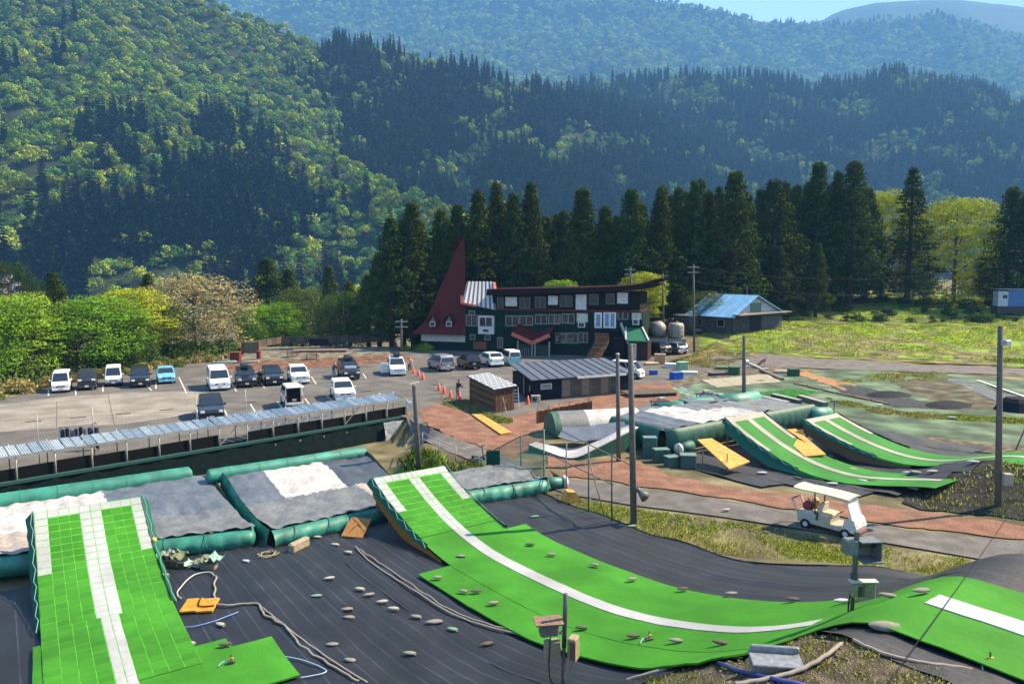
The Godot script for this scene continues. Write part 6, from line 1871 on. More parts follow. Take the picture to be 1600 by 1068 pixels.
	var broad := [
		[Vector3(-52.74, 0, -77.2), 9.2, 4.2, 0.1, "lime", "bright lime tree cut by the picture's left edge"], [Vector3(-54.12, -0, -73.71), 9.5, 4.0, 0.1, "bright", "green tree just off the left edge behind the lime one"], [Vector3(-60.35, 0, -88.74), 13.0, 2.8, 0.35, "dark", "tall dark tree hung with pale mauve blossom at far left"], [Vector3(-52.14, 0, -82.06), 7.4, 3.4, 0.05, "olive", "olive tree between the two lime trees at left"],
		[Vector3(-47.73, 0, -84.17), 8.6, 4.8, 0.2, "bright", "wide lime-green tree behind the black minivan"], [Vector3(-46.75, 0, -91.22), 9.6, 4.0, 0.2, "gold", "golden-topped tree behind the wide lime-green one"], [Vector3(-44, 0, -93.16), 7.0, 3.6, 0.0, "dark", "dark green tree filling below the tan budding tree"], [Vector3(-43.55, 0, -101.06), 11.0, 6.6, 0.16, "tan", "large tan budding tree above the white high-roof van"], [Vector3(-43.14, -0.5, -123.49), 6.2, 3.4, 0.1, "bright", "bright green round tree right of the tan budding one"],
		[Vector3(-43.57, 0, -111.33), 5.6, 3.2, 0.0, "dark", "dark bush-like tree under the tan tree's right side"], [Vector3(-52.07, 0, -87.55), 7.0, 3.0, 0.0, "mid", "mid-green tree partly behind the wide lime one"], [Vector3(-41.66, -1, -158.48), 8.4, 4.0, 0.05, "mid", "mid-green tree behind the notice board"], [Vector3(-69.82, -0.05, -107.29), 8.6, 4.0, 0.1, "gold", "gold-green tree between cedars at far left"], [Vector3(-44.92, 0, -85.83), 5.6, 3.0, 0.0, "mid", "leafy tree behind the blue hatchback"]]
	var bp := {}
	for b in broad:
		add_broadleaf(b, cols, bp, r, grey_bark)
	var back := [[1490, 306, 148, 8.0, 0.0, "gold", "great yellow-green tree at the meadow's edge right of the sparse cedar"], [1376, 294, 160, 6.5, 0.05, "gold", "yellow tree glowing between two cedars"], [1425, 428, 143, 3.6, 0.0, "olive", "pale shrubby tree at the foot of the sparse cedar"], [875, 432, 112, 3.2, 0.3, "lime", "bright tree top above the lodge roof"], [1004, 418, 113, 3.0, 0.4, "gold", "yellow-green tree top behind the roof's upturned end"], [1066, 462, 126, 3.2, 0.05, "olive", "olive tree behind the white tanks"], [1290, 385, 152, 4.5, 0.05, "mid", "green tree half hidden between cedars right of the blue roof"],
		[1100, 455, 118, 3.5, 0.05, "olive", "olive bushy tree right of the grey utility pole"], [1530, 420, 158, 4.0, 0.05, "mid", "green tree between the yellow one and the right-hand cedars"], [535, 455, 128, 4.0, 0.1, "mid", "green tree left of the cedar row's foot"], [470, 448, 130, 4.5, 0.1, "olive", "olive tree behind the plaza fence"], [440, 472, 126, 3.6, 0.1, "bright", "bright tree at the plaza's back left"]]
	for q in back:
		var dist: float = q[2]
		var x: float = (q[0] - 800.0) / 1156.0 * dist
		var y := height(x, -dist)
		var top_y: float = 11.5 + dist * tan(atan((534.0 - q[1]) / 1156.0) - deg_to_rad(5.6))
		add_broadleaf([Vector3(x, y, -dist), top_y - y, q[3], q[4], q[5], q[6]], cols, bp, r, grey_bark)
	# blossom on the dark tree at far left
	# shrubs and dry undergrowth along the edge of the car park
	var shrub := leaf_mass(r, dome_lumps(r, 9, 0.6, 0.15, 0.6, 0.42), 420, 0.13, 0.7, 0.3)
	var sm := foliage("shrub_leaves", Color(1, 1, 1), 0.45)
	shrub.surface_set_material(0, sm)
	var xf := []
	var cl := []
	for seg in [[Vector3(-47.93, -0, -63.6), Vector3(-45.93, -0, -74.55), 44, 1.3, 0], [Vector3(-52.37, -0, -71.29), Vector3(-49.31, 0, -83.1), 70, 2.3, 1], [Vector3(-46.13, 0, -75.42), Vector3(-37.73, 0, -95.19), 80, 1.1, 0], [Vector3(-50.32, 0, -80.05), Vector3(-39.59, 0, -101.06), 120, 2.3, 1], [Vector3(-40.13, 0, -98.04), Vector3(-75.66, -12, -241.83), 30, 1.3, 1], [Vector3(-14.96, -0.02, -106.15), Vector3(-12.7, -0, -104.27), 12, 1.2, 2], [Vector3(22.81, 1.01, -122.22), Vector3(28.98, 1.95, -117.16), 26, 1.3, 2], [Vector3(-83.88, -12, -268.32), Vector3(-33.28, -12, -273.77), 46, 2.4, 1]]:
		for i in seg[2]:
			var p: Vector3 = seg[0].lerp(seg[1], r.randf()) + Vector3(r.randfn() * 0.8, 0, r.randfn() * 1.2)
			var s: float = seg[3] * r.randf_range(0.5, 1.25)
			xf.append(Transform3D(Basis(Vector3.UP, r.randf() * TAU).scaled(Vector3(s, s * 0.9, s)), on(p, -0.1)))
			var k := r.randf_range(0.7, 1.2)
			cl.append([Color(0.26 * k, 0.22 * k, 0.09 * k), Color(0.06 * k, 0.1 * k, 0.025 * k), Color(0.16 * k, 0.24 * k, 0.03 * k)][seg[4] if r.randf() < 0.75 else 1])
	for i in 150:   # under the cedars on the right
		var p := Vector3(r.randf_range(30, 110), 0, -r.randf_range(122, 150))
		var s := r.randf_range(0.7, 2.0)
		xf.append(Transform3D(Basis(Vector3.UP, r.randf() * TAU).scaled(Vector3(s, s, s)), on(p)))
		var k := r.randf_range(0.6, 1.2)
		cl.append(Color(0.05 * k, 0.085 * k, 0.025 * k))
	many("undergrowth", shrub, xf, cl, "dry tan and green undergrowth along the edges of the site", "undergrowth")
	# blossom sprays: pale clusters hanging in the tall dark tree
	var bl := leaf_mass(r, dome_lumps(r, 16, 1.7, 0.0, 4.5, 0.55), 900, 0.16, 0.8, 0.2)
	var blo := put("blossom", bl, foliage("mauve_blossom", Color(0.42, 0.36, 0.46), 0.3), get_node("broadleaf_tree_002"))
	blo.position = Vector3(0.9, 6.2, 1.6)

func add_broadleaf(b: Array, cols: Dictionary, bp: Dictionary, r: RandomNumberGenerator, bark: Material):
	var key: String = b[4]
	var o := thing("broadleaf_tree", b[5], "tree", b[0], r.randf() * 360.0, "")
	if not bp.has(key) or bp[key].size() < 2:
		var m := leaf_crown(r, 10.0, 5.0, 0.12, 110, 18000 if key in ["lime", "gold", "bright"] else 10000, 0.2, 0.42 if key in ["lime", "gold"] else 0.7)
		if not bp.has(key): bp[key] = []
		bp[key].append(m)
	var pick: Mesh = bp[key][r.randi() % bp[key].size()]
	var low: float = b[3]
	var sy: float = b[1] / 10.3
	shared("crown", pick, foliage("leaves_" + key, cols[key], 0.7), o, Transform3D(Basis().scaled(Vector3(b[2] / 4.2, sy * (1.0 - low) / 0.88, b[2] / 4.2)), Vector3(0, b[1] * (low - 0.12), 0)))
	put("trunk", trunk_mesh(r, b[1], 0.12 + b[1] * 0.016, 7, b[2]), bark, o)

# ---------- grass ----------
func tuft(r: RandomNumberGenerator, blades: int, h: float, spread: float, w: float) -> ArrayMesh:
	var v := PackedVector3Array()
	var n := PackedVector3Array()
	for i in blades:
		var a := r.randf() * TAU
		var d := Vector3(cos(a), 0, sin(a))
		var p := d * spread * r.randf()
		var side := Vector3(-d.z, 0, d.x).rotated(Vector3.UP, r.randfn()) * w
		var hh := h * r.randf_range(0.5, 1.2)
		v.append_array([p - side, p + side, p + d * hh * r.randf_range(0.2, 0.8) + Vector3(0, hh, 0)])
		for k in 3: n.append((d * 0.25 + Vector3(0, 1.0, 0)).normalized())
	var arr := []
	arr.resize(Mesh.ARRAY_MAX)
	arr[Mesh.ARRAY_VERTEX] = v
	arr[Mesh.ARRAY_NORMAL] = n
	var m := ArrayMesh.new()
	m.add_surface_from_arrays(Mesh.PRIMITIVE_TRIANGLES, arr)
	m.surface_set_material(0, foliage("grass_blades", Color(1, 1, 1), 0.4))
	return m

func build_grass():
	var r := RandomNumberGenerator.new()
	r.seed = 99
	var fine := tuft(r, 26, 0.16, 0.22, 0.014)
	var coarse := tuft(r, 40, 0.11, 0.9, 0.045)
	var sets := [
		# polygon, count, size, mesh, base colour, dry share
		[[Vector2(2.51, -39.38), Vector2(2.99, -37.51), Vector2(5.94, -35.21), Vector2(8.15, -34.07), Vector2(11.46, -32.15), Vector2(15.66, -29.7), Vector2(19.74, -27.53), Vector2(21.47, -26.58), Vector2(21.47, -26.58), Vector2(19.57, -27.29), Vector2(14.85, -26.7), Vector2(11.06, -27.41), Vector2(7.91, -29.49), Vector2(5.3, -32.15), Vector2(3.24, -34.73)], 6500, 0.5, 0, Color(0.25, 0.34, 0.05), 0.3, "verge_grass", "rough green grass on the verge between the road and the black sheeting"],
		[[Vector2(-4.04, -41.57), Vector2(-2.07, -42.54), Vector2(-1.43, -40.25), Vector2(-2.79, -39.38)], 500, 1.6, 0, Color(0.12, 0.18, 0.03), 0.2, "bank_grass", "grass by the road beside the low air bag"],
		[[Vector2(-7.11, -46.92), Vector2(-6, -46.92), Vector2(-4.22, -43.41), Vector2(-3.64, -41.17), Vector2(-5.03, -40.64), Vector2(-6.18, -41.57)], 900, 2.0, 0, Color(0.15, 0.24, 0.04), 0.2, "slope_grass", "green grass on the slope under the guard rail"],
		[[Vector2(-6.38, -66.2), Vector2(-3.62, -63.6), Vector2(-1.26, -57.39), Vector2(0, -56.15), Vector2(0, -54.48), Vector2(-1.45, -54.95), Vector2(-3.35, -58.7), Vector2(-6.01, -62.38)], 1000, 0.8, 0, Color(0.15, 0.24, 0.04), 0.3, "yard_grass", "patchy grass round the plank shed"],
		[[Vector2(32.58, -74.55), Vector2(41.99, -81.55), Vector2(47.98, -82.06), Vector2(46.53, -77.2), Vector2(39.54, -75.42)], 1200, 1.0, 0, Color(0.3, 0.35, 0.05), 0.3, "turf_grass", "yellow-green grass breaking through the faded turf"],
		[[Vector2(28.12, -65.53), Vector2(29.79, -61.78), Vector2(31.79, -58.43), Vector2(39.28, -55.9), Vector2(43.45, -54.95), Vector2(42.04, -53.14), Vector2(38.14, -54.26), Vector2(32.05, -56.15), Vector2(29.48, -57.91), Vector2(27.86, -63.6)], 2200, 1.0, 0, Color(0.3, 0.36, 0.05), 0.2, "strip_grass", "strip of yellow-green grass between the far runways"],
		[[Vector2(20.87, -36.75), Vector2(23.49, -37.85), Vector2(27.24, -38.42), Vector2(30.2, -37.85), Vector2(26.04, -32.48), Vector2(23.44, -32.91), Vector2(20.06, -34.73), Vector2(19.66, -35.71)], 420, 1.0, 0, Color(0.15, 0.24, 0.04), 0.2, "bank_weeds", "weeds on the dark earth bank at the right"],
		[[Vector2(19.88, -91.22), Vector2(29.74, -106.81), Vector2(32.44, -98.04), Vector2(23.96, -85.83)], 1400, 0.8, 1, Color(0.17, 0.21, 0.04), 0.5, "lane_grass", "grass by the lane in front of the blue-roofed house"]]
	for s in sets:
		scatter(r, PackedVector2Array(s[0]), s[1], s[2], [fine, coarse][s[3]], s[4], s[5], s[6], s[7])
	# meadow beyond the upper road
	var meadow := PackedVector2Array([Vector2(31.03, -101.84), Vector2(49.05, -93.83), Vector2(60.68, -86.97), Vector2(68.89, -83.1)] + [Vector2(140, -150), Vector2(60, -160), Vector2(36, -122), Vector2(32, -112)])
	scatter(r, meadow, 22000, 1.0, coarse, Color(0.32, 0.45, 0.05), 0.1, "meadow_grass", "bright green and straw meadow grass beyond the upper road")
	# the earth mound at lower right
	var mound := PackedVector2Array([flat_pq(12.0, 9.5), flat_pq(12.0, 13.4), flat_pq(5, 13.4), flat_pq(4, 9.0)])
	scatter(r, mound, 2600, 0.36, fine, Color(0.23, 0.31, 0.05), 0.4, "mound_grass", "dry and green grass tufts on the earth mound")
	# loose stones along the road and on the mound
	var stone := SphereMesh.new()
	stone.radius = 0.5
	stone.height = 0.7
	stone.radial_segments = 6
	stone.rings = 3
	stone.material = M("verge_stone", Color(0.22, 0.2, 0.18), 0.9, "fine", 0.8)
	var xf := []
	for q in [[[Vector2(2.42, -39.02), Vector2(5.94, -35.21), Vector2(11.49, -32.23), Vector2(15.7, -29.77), Vector2(15.52, -29.42), Vector2(11.18, -31.34), Vector2(5.7, -33.7), Vector2(2.32, -37.29)], 260, 0.1], [[Vector2(1.98, -44.94), Vector2(6.8, -41.57), Vector2(11.24, -38.42), Vector2(16.81, -35.71), Vector2(19.19, -34.25), Vector2(18.79, -33.52), Vector2(13.04, -36.75), Vector2(6.65, -40.64), Vector2(1.93, -43.71)], 260, 0.09]]:
		var pk := PackedVector2Array(q[0])
		for i in q[1]:
			var p := random_in(r, pk)
			var k: float = q[2] * r.randf_range(0.3, 1.4)
			xf.append(Transform3D(Basis(Vector3.UP, r.randf() * TAU).scaled(Vector3(k, k * r.randf_range(0.5, 1.0), k * r.randf_range(0.6, 1.3))), Vector3(p.x, height(p.x, p.y) + 0.03, p.y)))
	for i in 900:
		var p := random_in(r, mound)
		var k := r.randf_range(0.015, 0.07)
		xf.append(Transform3D(Basis(Vector3.UP, r.randf() * TAU).scaled(Vector3(k, k * 0.6, k)), Vector3(p.x, height(p.x, p.y) + 0.04, p.y)))
	many("gravel", stone, xf, [], "loose pale stones along the road verges and mound", "gravel")

func random_in(r: RandomNumberGenerator, pk: PackedVector2Array) -> Vector2:
	var lo := pk[0]
	var hi := pk[0]
	for q in pk:
		lo = lo.min(q)
		hi = hi.max(q)
	for k in 60:
		var p := Vector2(r.randf_range(lo.x, hi.x), r.randf_range(lo.y, hi.y))
		if Geometry2D.is_point_in_polygon(p, pk): return p
	return pk[0]

func scatter(r: RandomNumberGenerator, pk: PackedVector2Array, count: int, size: float, mesh: Mesh, c: Color, dry: float, called: String, label: String):
	var xf := []
	var cl := []
	for i in count:
		var p := random_in(r, pk)
		var clump := noise2.get_noise_2d(p.x * 5.0, p.y * 5.0) + 0.5 * noise2.get_noise_2d(p.x * 1.2, p.y * 1.2)
		if clump < -0.22 and r.randf() < 0.75: continue
		var s := size * r.randf_range(0.6, 1.3) * (1.0 + 0.5 * clump)
		xf.append(Transform3D(Basis(Vector3.UP, r.randf() * TAU).scaled(Vector3(s, s, s)), Vector3(p.x, height(p.x, p.y) + 0.01, p.y)))
		var k := r.randf_range(0.75, 1.2)
		var d := clampf(dry + noise2.get_noise_2d(p.x * 2.0 + 50, p.y * 2.0) * 1.1 + r.randfn() * 0.12, 0, 1)
		cl.append(Color(lerpf(c.r, 0.4, d) * k, lerpf(c.g, 0.35, d) * k, lerpf(c.b, 0.17, d) * k))
	many(called, mesh, xf, cl, label, "grass")

# ---------- vehicles ----------
# side outlines as (z towards the front, y), from the front underside over the roof to the rear underside
const SHAPES := {
	"kei_van": [1.48, [1.66, 0.24, 1.7, 0.6, 1.6, 0.88, 1.34, 1.02, 0.78, 1.8, -1.46, 1.87, -1.62, 1.7, -1.69, 1.0, -1.7, 0.28], 6, 1.05, 1.15],
	"high_van": [1.86, [2.38, 0.24, 2.42, 0.66, 2.32, 0.98, 2.06, 1.14, 1.22, 1.9, -2.2, 2.02, -2.36, 1.84, -2.42, 1.1, -2.42, 0.3], 6, 1.15, 1.6],
	"minivan": [1.74, [2.32, 0.25, 2.36, 0.66, 2.2, 0.95, 1.5, 1.13, 0.6, 1.78, -1.95, 1.86, -2.2, 1.62, -2.33, 1.0, -2.35, 0.32], 6, 1.1, 1.45],
	"estate": [1.8, [2.2, 0.28, 2.26, 0.72, 2.1, 0.95, 1.05, 1.1, 0.32, 1.6, -1.62, 1.66, -2.04, 1.2, -2.24, 1.0, -2.26, 0.34], 5, 1.05, 1.35],
	"hatchback": [1.66, [1.88, 0.23, 1.94, 0.6, 1.76, 0.82, 0.92, 0.97, 0.2, 1.45, -1.4, 1.48, -1.78, 1.05, -1.93, 0.9, -1.93, 0.3], 5, 0.95, 1.2],
	"boxy_jeep": [1.56, [1.66, 0.36, 1.7, 0.9, 1.62, 1.0, 0.66, 1.08, 0.52, 1.7, -1.56, 1.74, -1.63, 1.64, -1.68, 1.0, -1.68, 0.38], 6, 1.05, 1.1],
	"retro_van": [1.5, [1.62, 0.26, 1.72, 0.62, 1.7, 0.95, 1.58, 1.1, 1.22, 1.76, -1.4, 1.86, -1.66, 1.68, -1.74, 1.02, -1.72, 0.3], 6, 1.05, 1.12],
}

func half_width(y: float, w: float, belt: float, tall: float) -> float:
	return w * 0.5 * (1.0 - 0.13 * smoothstep(belt, tall, y) - 0.05 * smoothstep(0.55, 0.2, y))

func car(kind: String, label: String, category: String, front: Vector3, heading: float, body: Material, opts := {}) -> Node3D:
	var sh: Array = SHAPES[kind]
	var w: float = sh[0]
	var raw: Array = sh[1]
	var pr := []
	for i in range(0, raw.size(), 2): pr.append(Vector2(raw[i], raw[i + 1]))
	var belt: float = sh[3]
	var axle: float = sh[4]
	var tall: float = pr[5].y
	var nose: float = pr[1].x
	var fwd := Vector3(sin(deg_to_rad(heading)), 0, cos(deg_to_rad(heading)))
	var at: Vector3 = front - fwd * nose if not opts.get("rear", false) else front + fwd * nose
	var o := thing(opts.get("called", "parked_car"), label, category, Vector3(at.x, height(at.x, at.z) + 0.01, at.z), heading, opts.get("group", "cars parked in the car park"))
	# shell: rings of the side outline, pulled in at the flanks
	var s := st()
	var rings := []
	var mid := Vector2(0, tall * 0.5)
	for k in [[-1.0, 0.93], [-0.955, 1.0], [0.0, 1.012], [0.955, 1.0], [1.0, 0.93]]:
		var ring := []
		for p in pr:
			var q: Vector2 = mid + (p - mid) * k[1]
			if k[0] == 0.0: q = Vector2(p.x * 1.01, p.y + (0.02 if p.y > belt else 0.0))
			ring.append(Vector3(k[0] * half_width(q.y, w, belt, tall), q.y, q.x))
		rings.append(ring)
	for k in 4:
		for i in pr.size():
			var j := (i + 1) % pr.size()
			quad(s, rings[k][i], rings[k][j], rings[k + 1][j], rings[k + 1][i])
	var idx := Geometry2D.triangulate_polygon(PackedVector2Array(pr))
	for k in range(0, idx.size(), 3):
		for side in [0, 4]: tri(s, rings[side][idx[k]], rings[side][idx[k + 1]], rings[side][idx[k + 2]])
	put("body", s, body, o)
	if opts.has("lower"):
		var low := st()
		for sd in [-1, 1]: box(low, Vector3(sd * (w * 0.5 + 0.004), 0.66, 0), Vector3(0.02, 0.66, nose * 1.9))
		box(low, Vector3(0, 0.68, -nose - 0.03), Vector3(w * 0.94, 0.62, 0.06))
		put("lower_panel", low, opts.lower, o)
	var gl := glass("car_glass", Color(0.014, 0.018, 0.025))
	var fr := func(i: int, j: int, lo: float, hi: float, inset: float, called: String):
		var a: Vector2 = pr[i].lerp(pr[j], lo)
		var b: Vector2 = pr[i].lerp(pr[j], hi)
		var nrm := Vector2((b - a).y, -(b - a).x).normalized()
		if nrm.dot((a + b) * 0.5 - mid) < 0: nrm = -nrm
		a += nrm * 0.022
		b += nrm * 0.022
		var wa := half_width(a.y, w, belt, tall) - inset
		var wb := half_width(b.y, w, belt, tall) - inset
		var g := st()
		var t := Vector3(0, nrm.y, nrm.x) * 0.012
		var c := [Vector3(-wa, a.y, a.x), Vector3(wa, a.y, a.x), Vector3(wb, b.y, b.x), Vector3(-wb, b.y, b.x)]
		hexa(g, [c[0] - t, c[1] - t, c[2] - t, c[3] - t, c[0] + t, c[1] + t, c[2] + t, c[3] + t])
		put(called, g, gl, o)
	if not opts.get("hatch", false):
		fr.call(sh[2], sh[2] + 1, 0.08 if sh[2] == 5 else 0.04, 0.92 if sh[2] == 5 else 0.86, 0.13, "rear_window")
	fr.call(3, 4, 0.05, 0.94, 0.1, "windscreen")
	# side glass in three lights
	var z_front: float = pr[3].x - 0.12
	var z_front_top: float = pr[4].x - 0.1
	var z_rear: float = pr[5].x + 0.02 if sh[2] == 5 else pr[6].x + 0.12
	var y0 := belt + 0.02
	var y1 := tall - 0.14
	for sd in [-1.0, 1.0]:
		for k in 3:
			var t0 := k / 3.0 + (0.015 if k else 0.0)
			var t1 := (k + 1) / 3.0 - 0.015
			var b0 := lerpf(z_front, z_rear - (0.15 if sh[2] == 5 else 0.0), t0)
			var b1 := lerpf(z_front, z_rear - (0.15 if sh[2] == 5 else 0.0), t1)
			var c0 := lerpf(z_front_top, z_rear, t0)
			var c1 := lerpf(z_front_top, z_rear, t1)
			var x0: float = sd * (half_width(y0, w, belt, tall) + 0.008)
			var x1: float = sd * (half_width(y1, w, belt, tall) + 0.008)
			var g := st()
			var t := Vector3(0.01, 0, 0)
			hexa(g, [Vector3(x0, y0, b0) - t, Vector3(x0, y0, b1) - t, Vector3(x1, y1, c1) - t, Vector3(x1, y1, c0) - t, Vector3(x0, y0, b0) + t, Vector3(x0, y0, b1) + t, Vector3(x1, y1, c1) + t, Vector3(x1, y1, c0) + t])
			put("side_window", g, gl, o)
		for z in [axle, -axle]:
			var rad := 0.31 if w < 1.7 else 0.34
			put("wheel_arch", tube(st(), Vector3(sd * (w * 0.5 - 0.2), rad, z), Vector3(sd * (w * 0.5 + 0.006), rad, z), rad + 0.06, rad + 0.06, 16), M("arch_black", Color(0.012, 0.012, 0.012), 0.8), o)
			var wh := put("wheel", tube(st(false), Vector3(sd * (w * 0.5 - 0.17), rad, z), Vector3(sd * (w * 0.5 + 0.02), rad, z), rad, rad, 18), M("tyre", Color(0.02, 0.02, 0.02), 0.85), o)
			put("rim", tube(st(), Vector3(sd * (w * 0.5), rad, z), Vector3(sd * (w * 0.5 + 0.028), rad, z), rad * 0.62, rad * 0.55, 12), paint("rim_alloy", 0.35, 0.35, 0.36, 0.35, 0.6), wh)
		put("headlight", block(st(), Vector3(sd * w * 0.36, pr[1].y + 0.1, nose - 0.06), Vector3(0.3, 0.16, 0.12), 0.02), M("headlight", Color(0.6, 0.62, 0.65), 0.12), o)
		put("tail_light", block(st(), Vector3(sd * w * 0.42, 0.92, pr[7].x + 0.0), Vector3(0.14, 0.3, 0.1), 0.02), M("tail_red", Color(0.3, 0.012, 0.01), 0.25), o)
		put("mirror", block(st(), Vector3(sd * (w * 0.5 + 0.1), belt + 0.08, pr[3].x - 0.25), Vector3(0.18, 0.15, 0.1), 0.02), body if not opts.get("dark_mirror", false) else M("trim_black", Color(0.015, 0.015, 0.016), 0.6), o)
	put("grille", block(st(), Vector3(0, pr[1].y + 0.02, nose - 0.03), Vector3(w * 0.5, 0.14, 0.09), 0.02), M("trim_black", Color(0.015, 0.015, 0.016), 0.6), o)
	put("bumper", block(st(), Vector3(0, 0.34, nose - 0.05), Vector3(w * 0.92, 0.2, 0.16), 0.04), M("trim_black", Color.BLACK) if opts.get("dark_bumper", false) else body, o)
	put("rear_bumper", block(st(), Vector3(0, 0.42, -nose + 0.03), Vector3(w * 0.94, 0.22, 0.14), 0.04), body if not opts.get("dark_bumper", false) else M("trim_black", Color.BLACK), o)
	put("number_plate", box(st(), Vector3(0, 0.42, nose + 0.035), Vector3(0.33, 0.165, 0.02)), paint("plate_white", 0.6, 0.6, 0.58), o)
	put("number_plate", box(st(), Vector3(0, 0.72, -nose - 0.015), Vector3(0.33, 0.165, 0.02)), paint("plate_white", 0.6, 0.6, 0.58), o)
	if opts.has("roof_box"):
		put("roof_box", block(st(), Vector3(opts.roof_box, tall + 0.28, -0.45), Vector3(0.78, 0.34, 1.9), 0.12), M("roof_box_black", Color(0.018, 0.019, 0.022), 0.35), o)
		for z in [0.1, -1.0]: put("roof_bar", box(st(), Vector3(0, tall + 0.08, z), Vector3(w * 0.86, 0.05, 0.06)), M("trim_black", Color.BLACK), o)
	if opts.get("hatch", false):
		put("boot_opening", box(st(), Vector3(0, 1.05, pr[6].x - 0.06), Vector3(w * 0.82, 1.25, 0.08)), M("boot_dark", Color(0.006, 0.006, 0.007), 0.9), o)
		put("tailgate", block(st(), Vector3(0, tall + 0.02, pr[6].x - 0.5), Vector3(w * 0.92, 0.07, 1.05), 0.02), body, o)
	if opts.get("door", false):
		put("open_door", block(st(), Vector3(-w * 0.5 - 0.45, 0.82, 0.85), Vector3(0.95, 1.1, 0.08), 0.03), body, o)
	return o

func build_vehicles():
	var white := paint("car_white", 0.72, 0.73, 0.74, 0.3)
	var black := paint("car_black", 0.012, 0.013, 0.015, 0.22)
	var navy := paint("car_navy", 0.015, 0.018, 0.028, 0.22)
	var char := paint("car_charcoal", 0.035, 0.037, 0.042, 0.3)
	var silver := paint("car_silver", 0.36, 0.36, 0.38, 0.25, 0.5)
	var blue := paint("car_sky_blue", 0.13, 0.42, 0.58, 0.3)
	car("kei_van", "white kei van at the far left end of the front row", "van", Vector3(-42.19, 0, -68.29), 27, white)
	car("boxy_jeep", "charcoal boxy off-roader between the two white kei vans", "car", Vector3(-40.58, 0, -69.76), 27, char, {"dark_bumper": true, "dark_mirror": true})
	car("kei_van", "white and grey kei van, third from the left in the front row", "van", Vector3(-39.26, 0, -72.08), 27, white, {"dark_bumper": true})
	car("minivan", "black minivan beside the sky-blue hatchback", "van", Vector3(-36.22, 0, -71.29), 27, black)
	car("hatchback", "sky-blue hatchback alone at the end of the first group", "car", Vector3(-34.79, 0, -73.71), 27, blue)
	car("high_van", "long white high-roof van in the front row", "van", Vector3(-27.68, 0, -69.38), 26, white)
	car("estate", "dark navy estate car with a roof box next to the high-roof van", "car", Vector3(-25.81, 0, -71.29), 24, navy, {"roof_box": 0.0})
	car("estate", "black estate car without roof box beside the white estate", "car", Vector3(-23.51, 0, -72.48), 24, black)
	car("estate", "white estate car in the front row above the open-boot van", "car", Vector3(-21.14, 0, -73.29), 23, white)
	var v := car("minivan", "black minivan with roof box and white sunshade in its windscreen", "van", Vector3(-16.66, 0, -76.3), 22, black, {"roof_box": 0.1})
	put("sunshade", block(st(), Vector3(0, 1.28, 1.5), Vector3(1.2, 0.26, 0.05), 0.02), paint("sunshade_white", 0.7, 0.7, 0.68), v)
	car("minivan", "white minivan with roof box and its near door open, beside the cones", "van", Vector3(-12.29, 0, -79.08), 14, white, {"roof_box": 0.15, "door": true})
	car("estate", "dark blue-black car alone in the middle of the car park, behind the shelter", "car", Vector3(-22.64, 0, -54.95), 24, navy)
	car("kei_van", "white kei van with its tailgate raised and dark open boot", "van", Vector3(-18.08, 0, -60.63), 204, white, {"hatch": true, "rear": true})
	car("estate", "white off-road estate alone in the second row behind the shelter roof", "car", Vector3(-14.42, 0, -63.29), 20, white)
	car("minivan", "silver minivan seen from behind, left end of the row at the lodge", "van", Vector3(-7.21, 0, -82.58), 206, silver, {"rear": true, "group": "cars parked at the lodge"})
	car("estate", "black car seen from behind between the silver and white cars at the lodge", "car", Vector3(-4.33, 0, -84.17), 200, black, {"rear": true, "group": "cars parked at the lodge"})
	car("estate", "white car seen from behind, next to the teal van at the lodge", "car", Vector3(-1.73, 0, -86.4), 203, white, {"rear": true, "group": "cars parked at the lodge"})
	car("retro_van", "small teal and white retro van before the lodge porch", "van", Vector3(0.38, 0, -87.55), 196, white, {"rear": true, "lower": paint("teal_paint", 0.2, 0.5, 0.52, 0.35), "group": "cars parked at the lodge"})
	car("estate", "black car beyond the annex, left of the silver hatchback", "car", Vector3(20.58, 0, -98.04), 200, black, {"rear": true, "group": "cars beyond the annex"})
	car("hatchback", "silver hatchback beyond the annex below the white tanks", "car", Vector3(23.05, 0, -98.78), 200, silver, {"rear": true, "group": "cars beyond the annex"})
	car("kei_van", "small white van among the clutter behind the thick concrete pole", "van", Vector3(13.76, 0, -77.2), 60, white, {"group": "cars beyond the annex"})
	golf_cart()

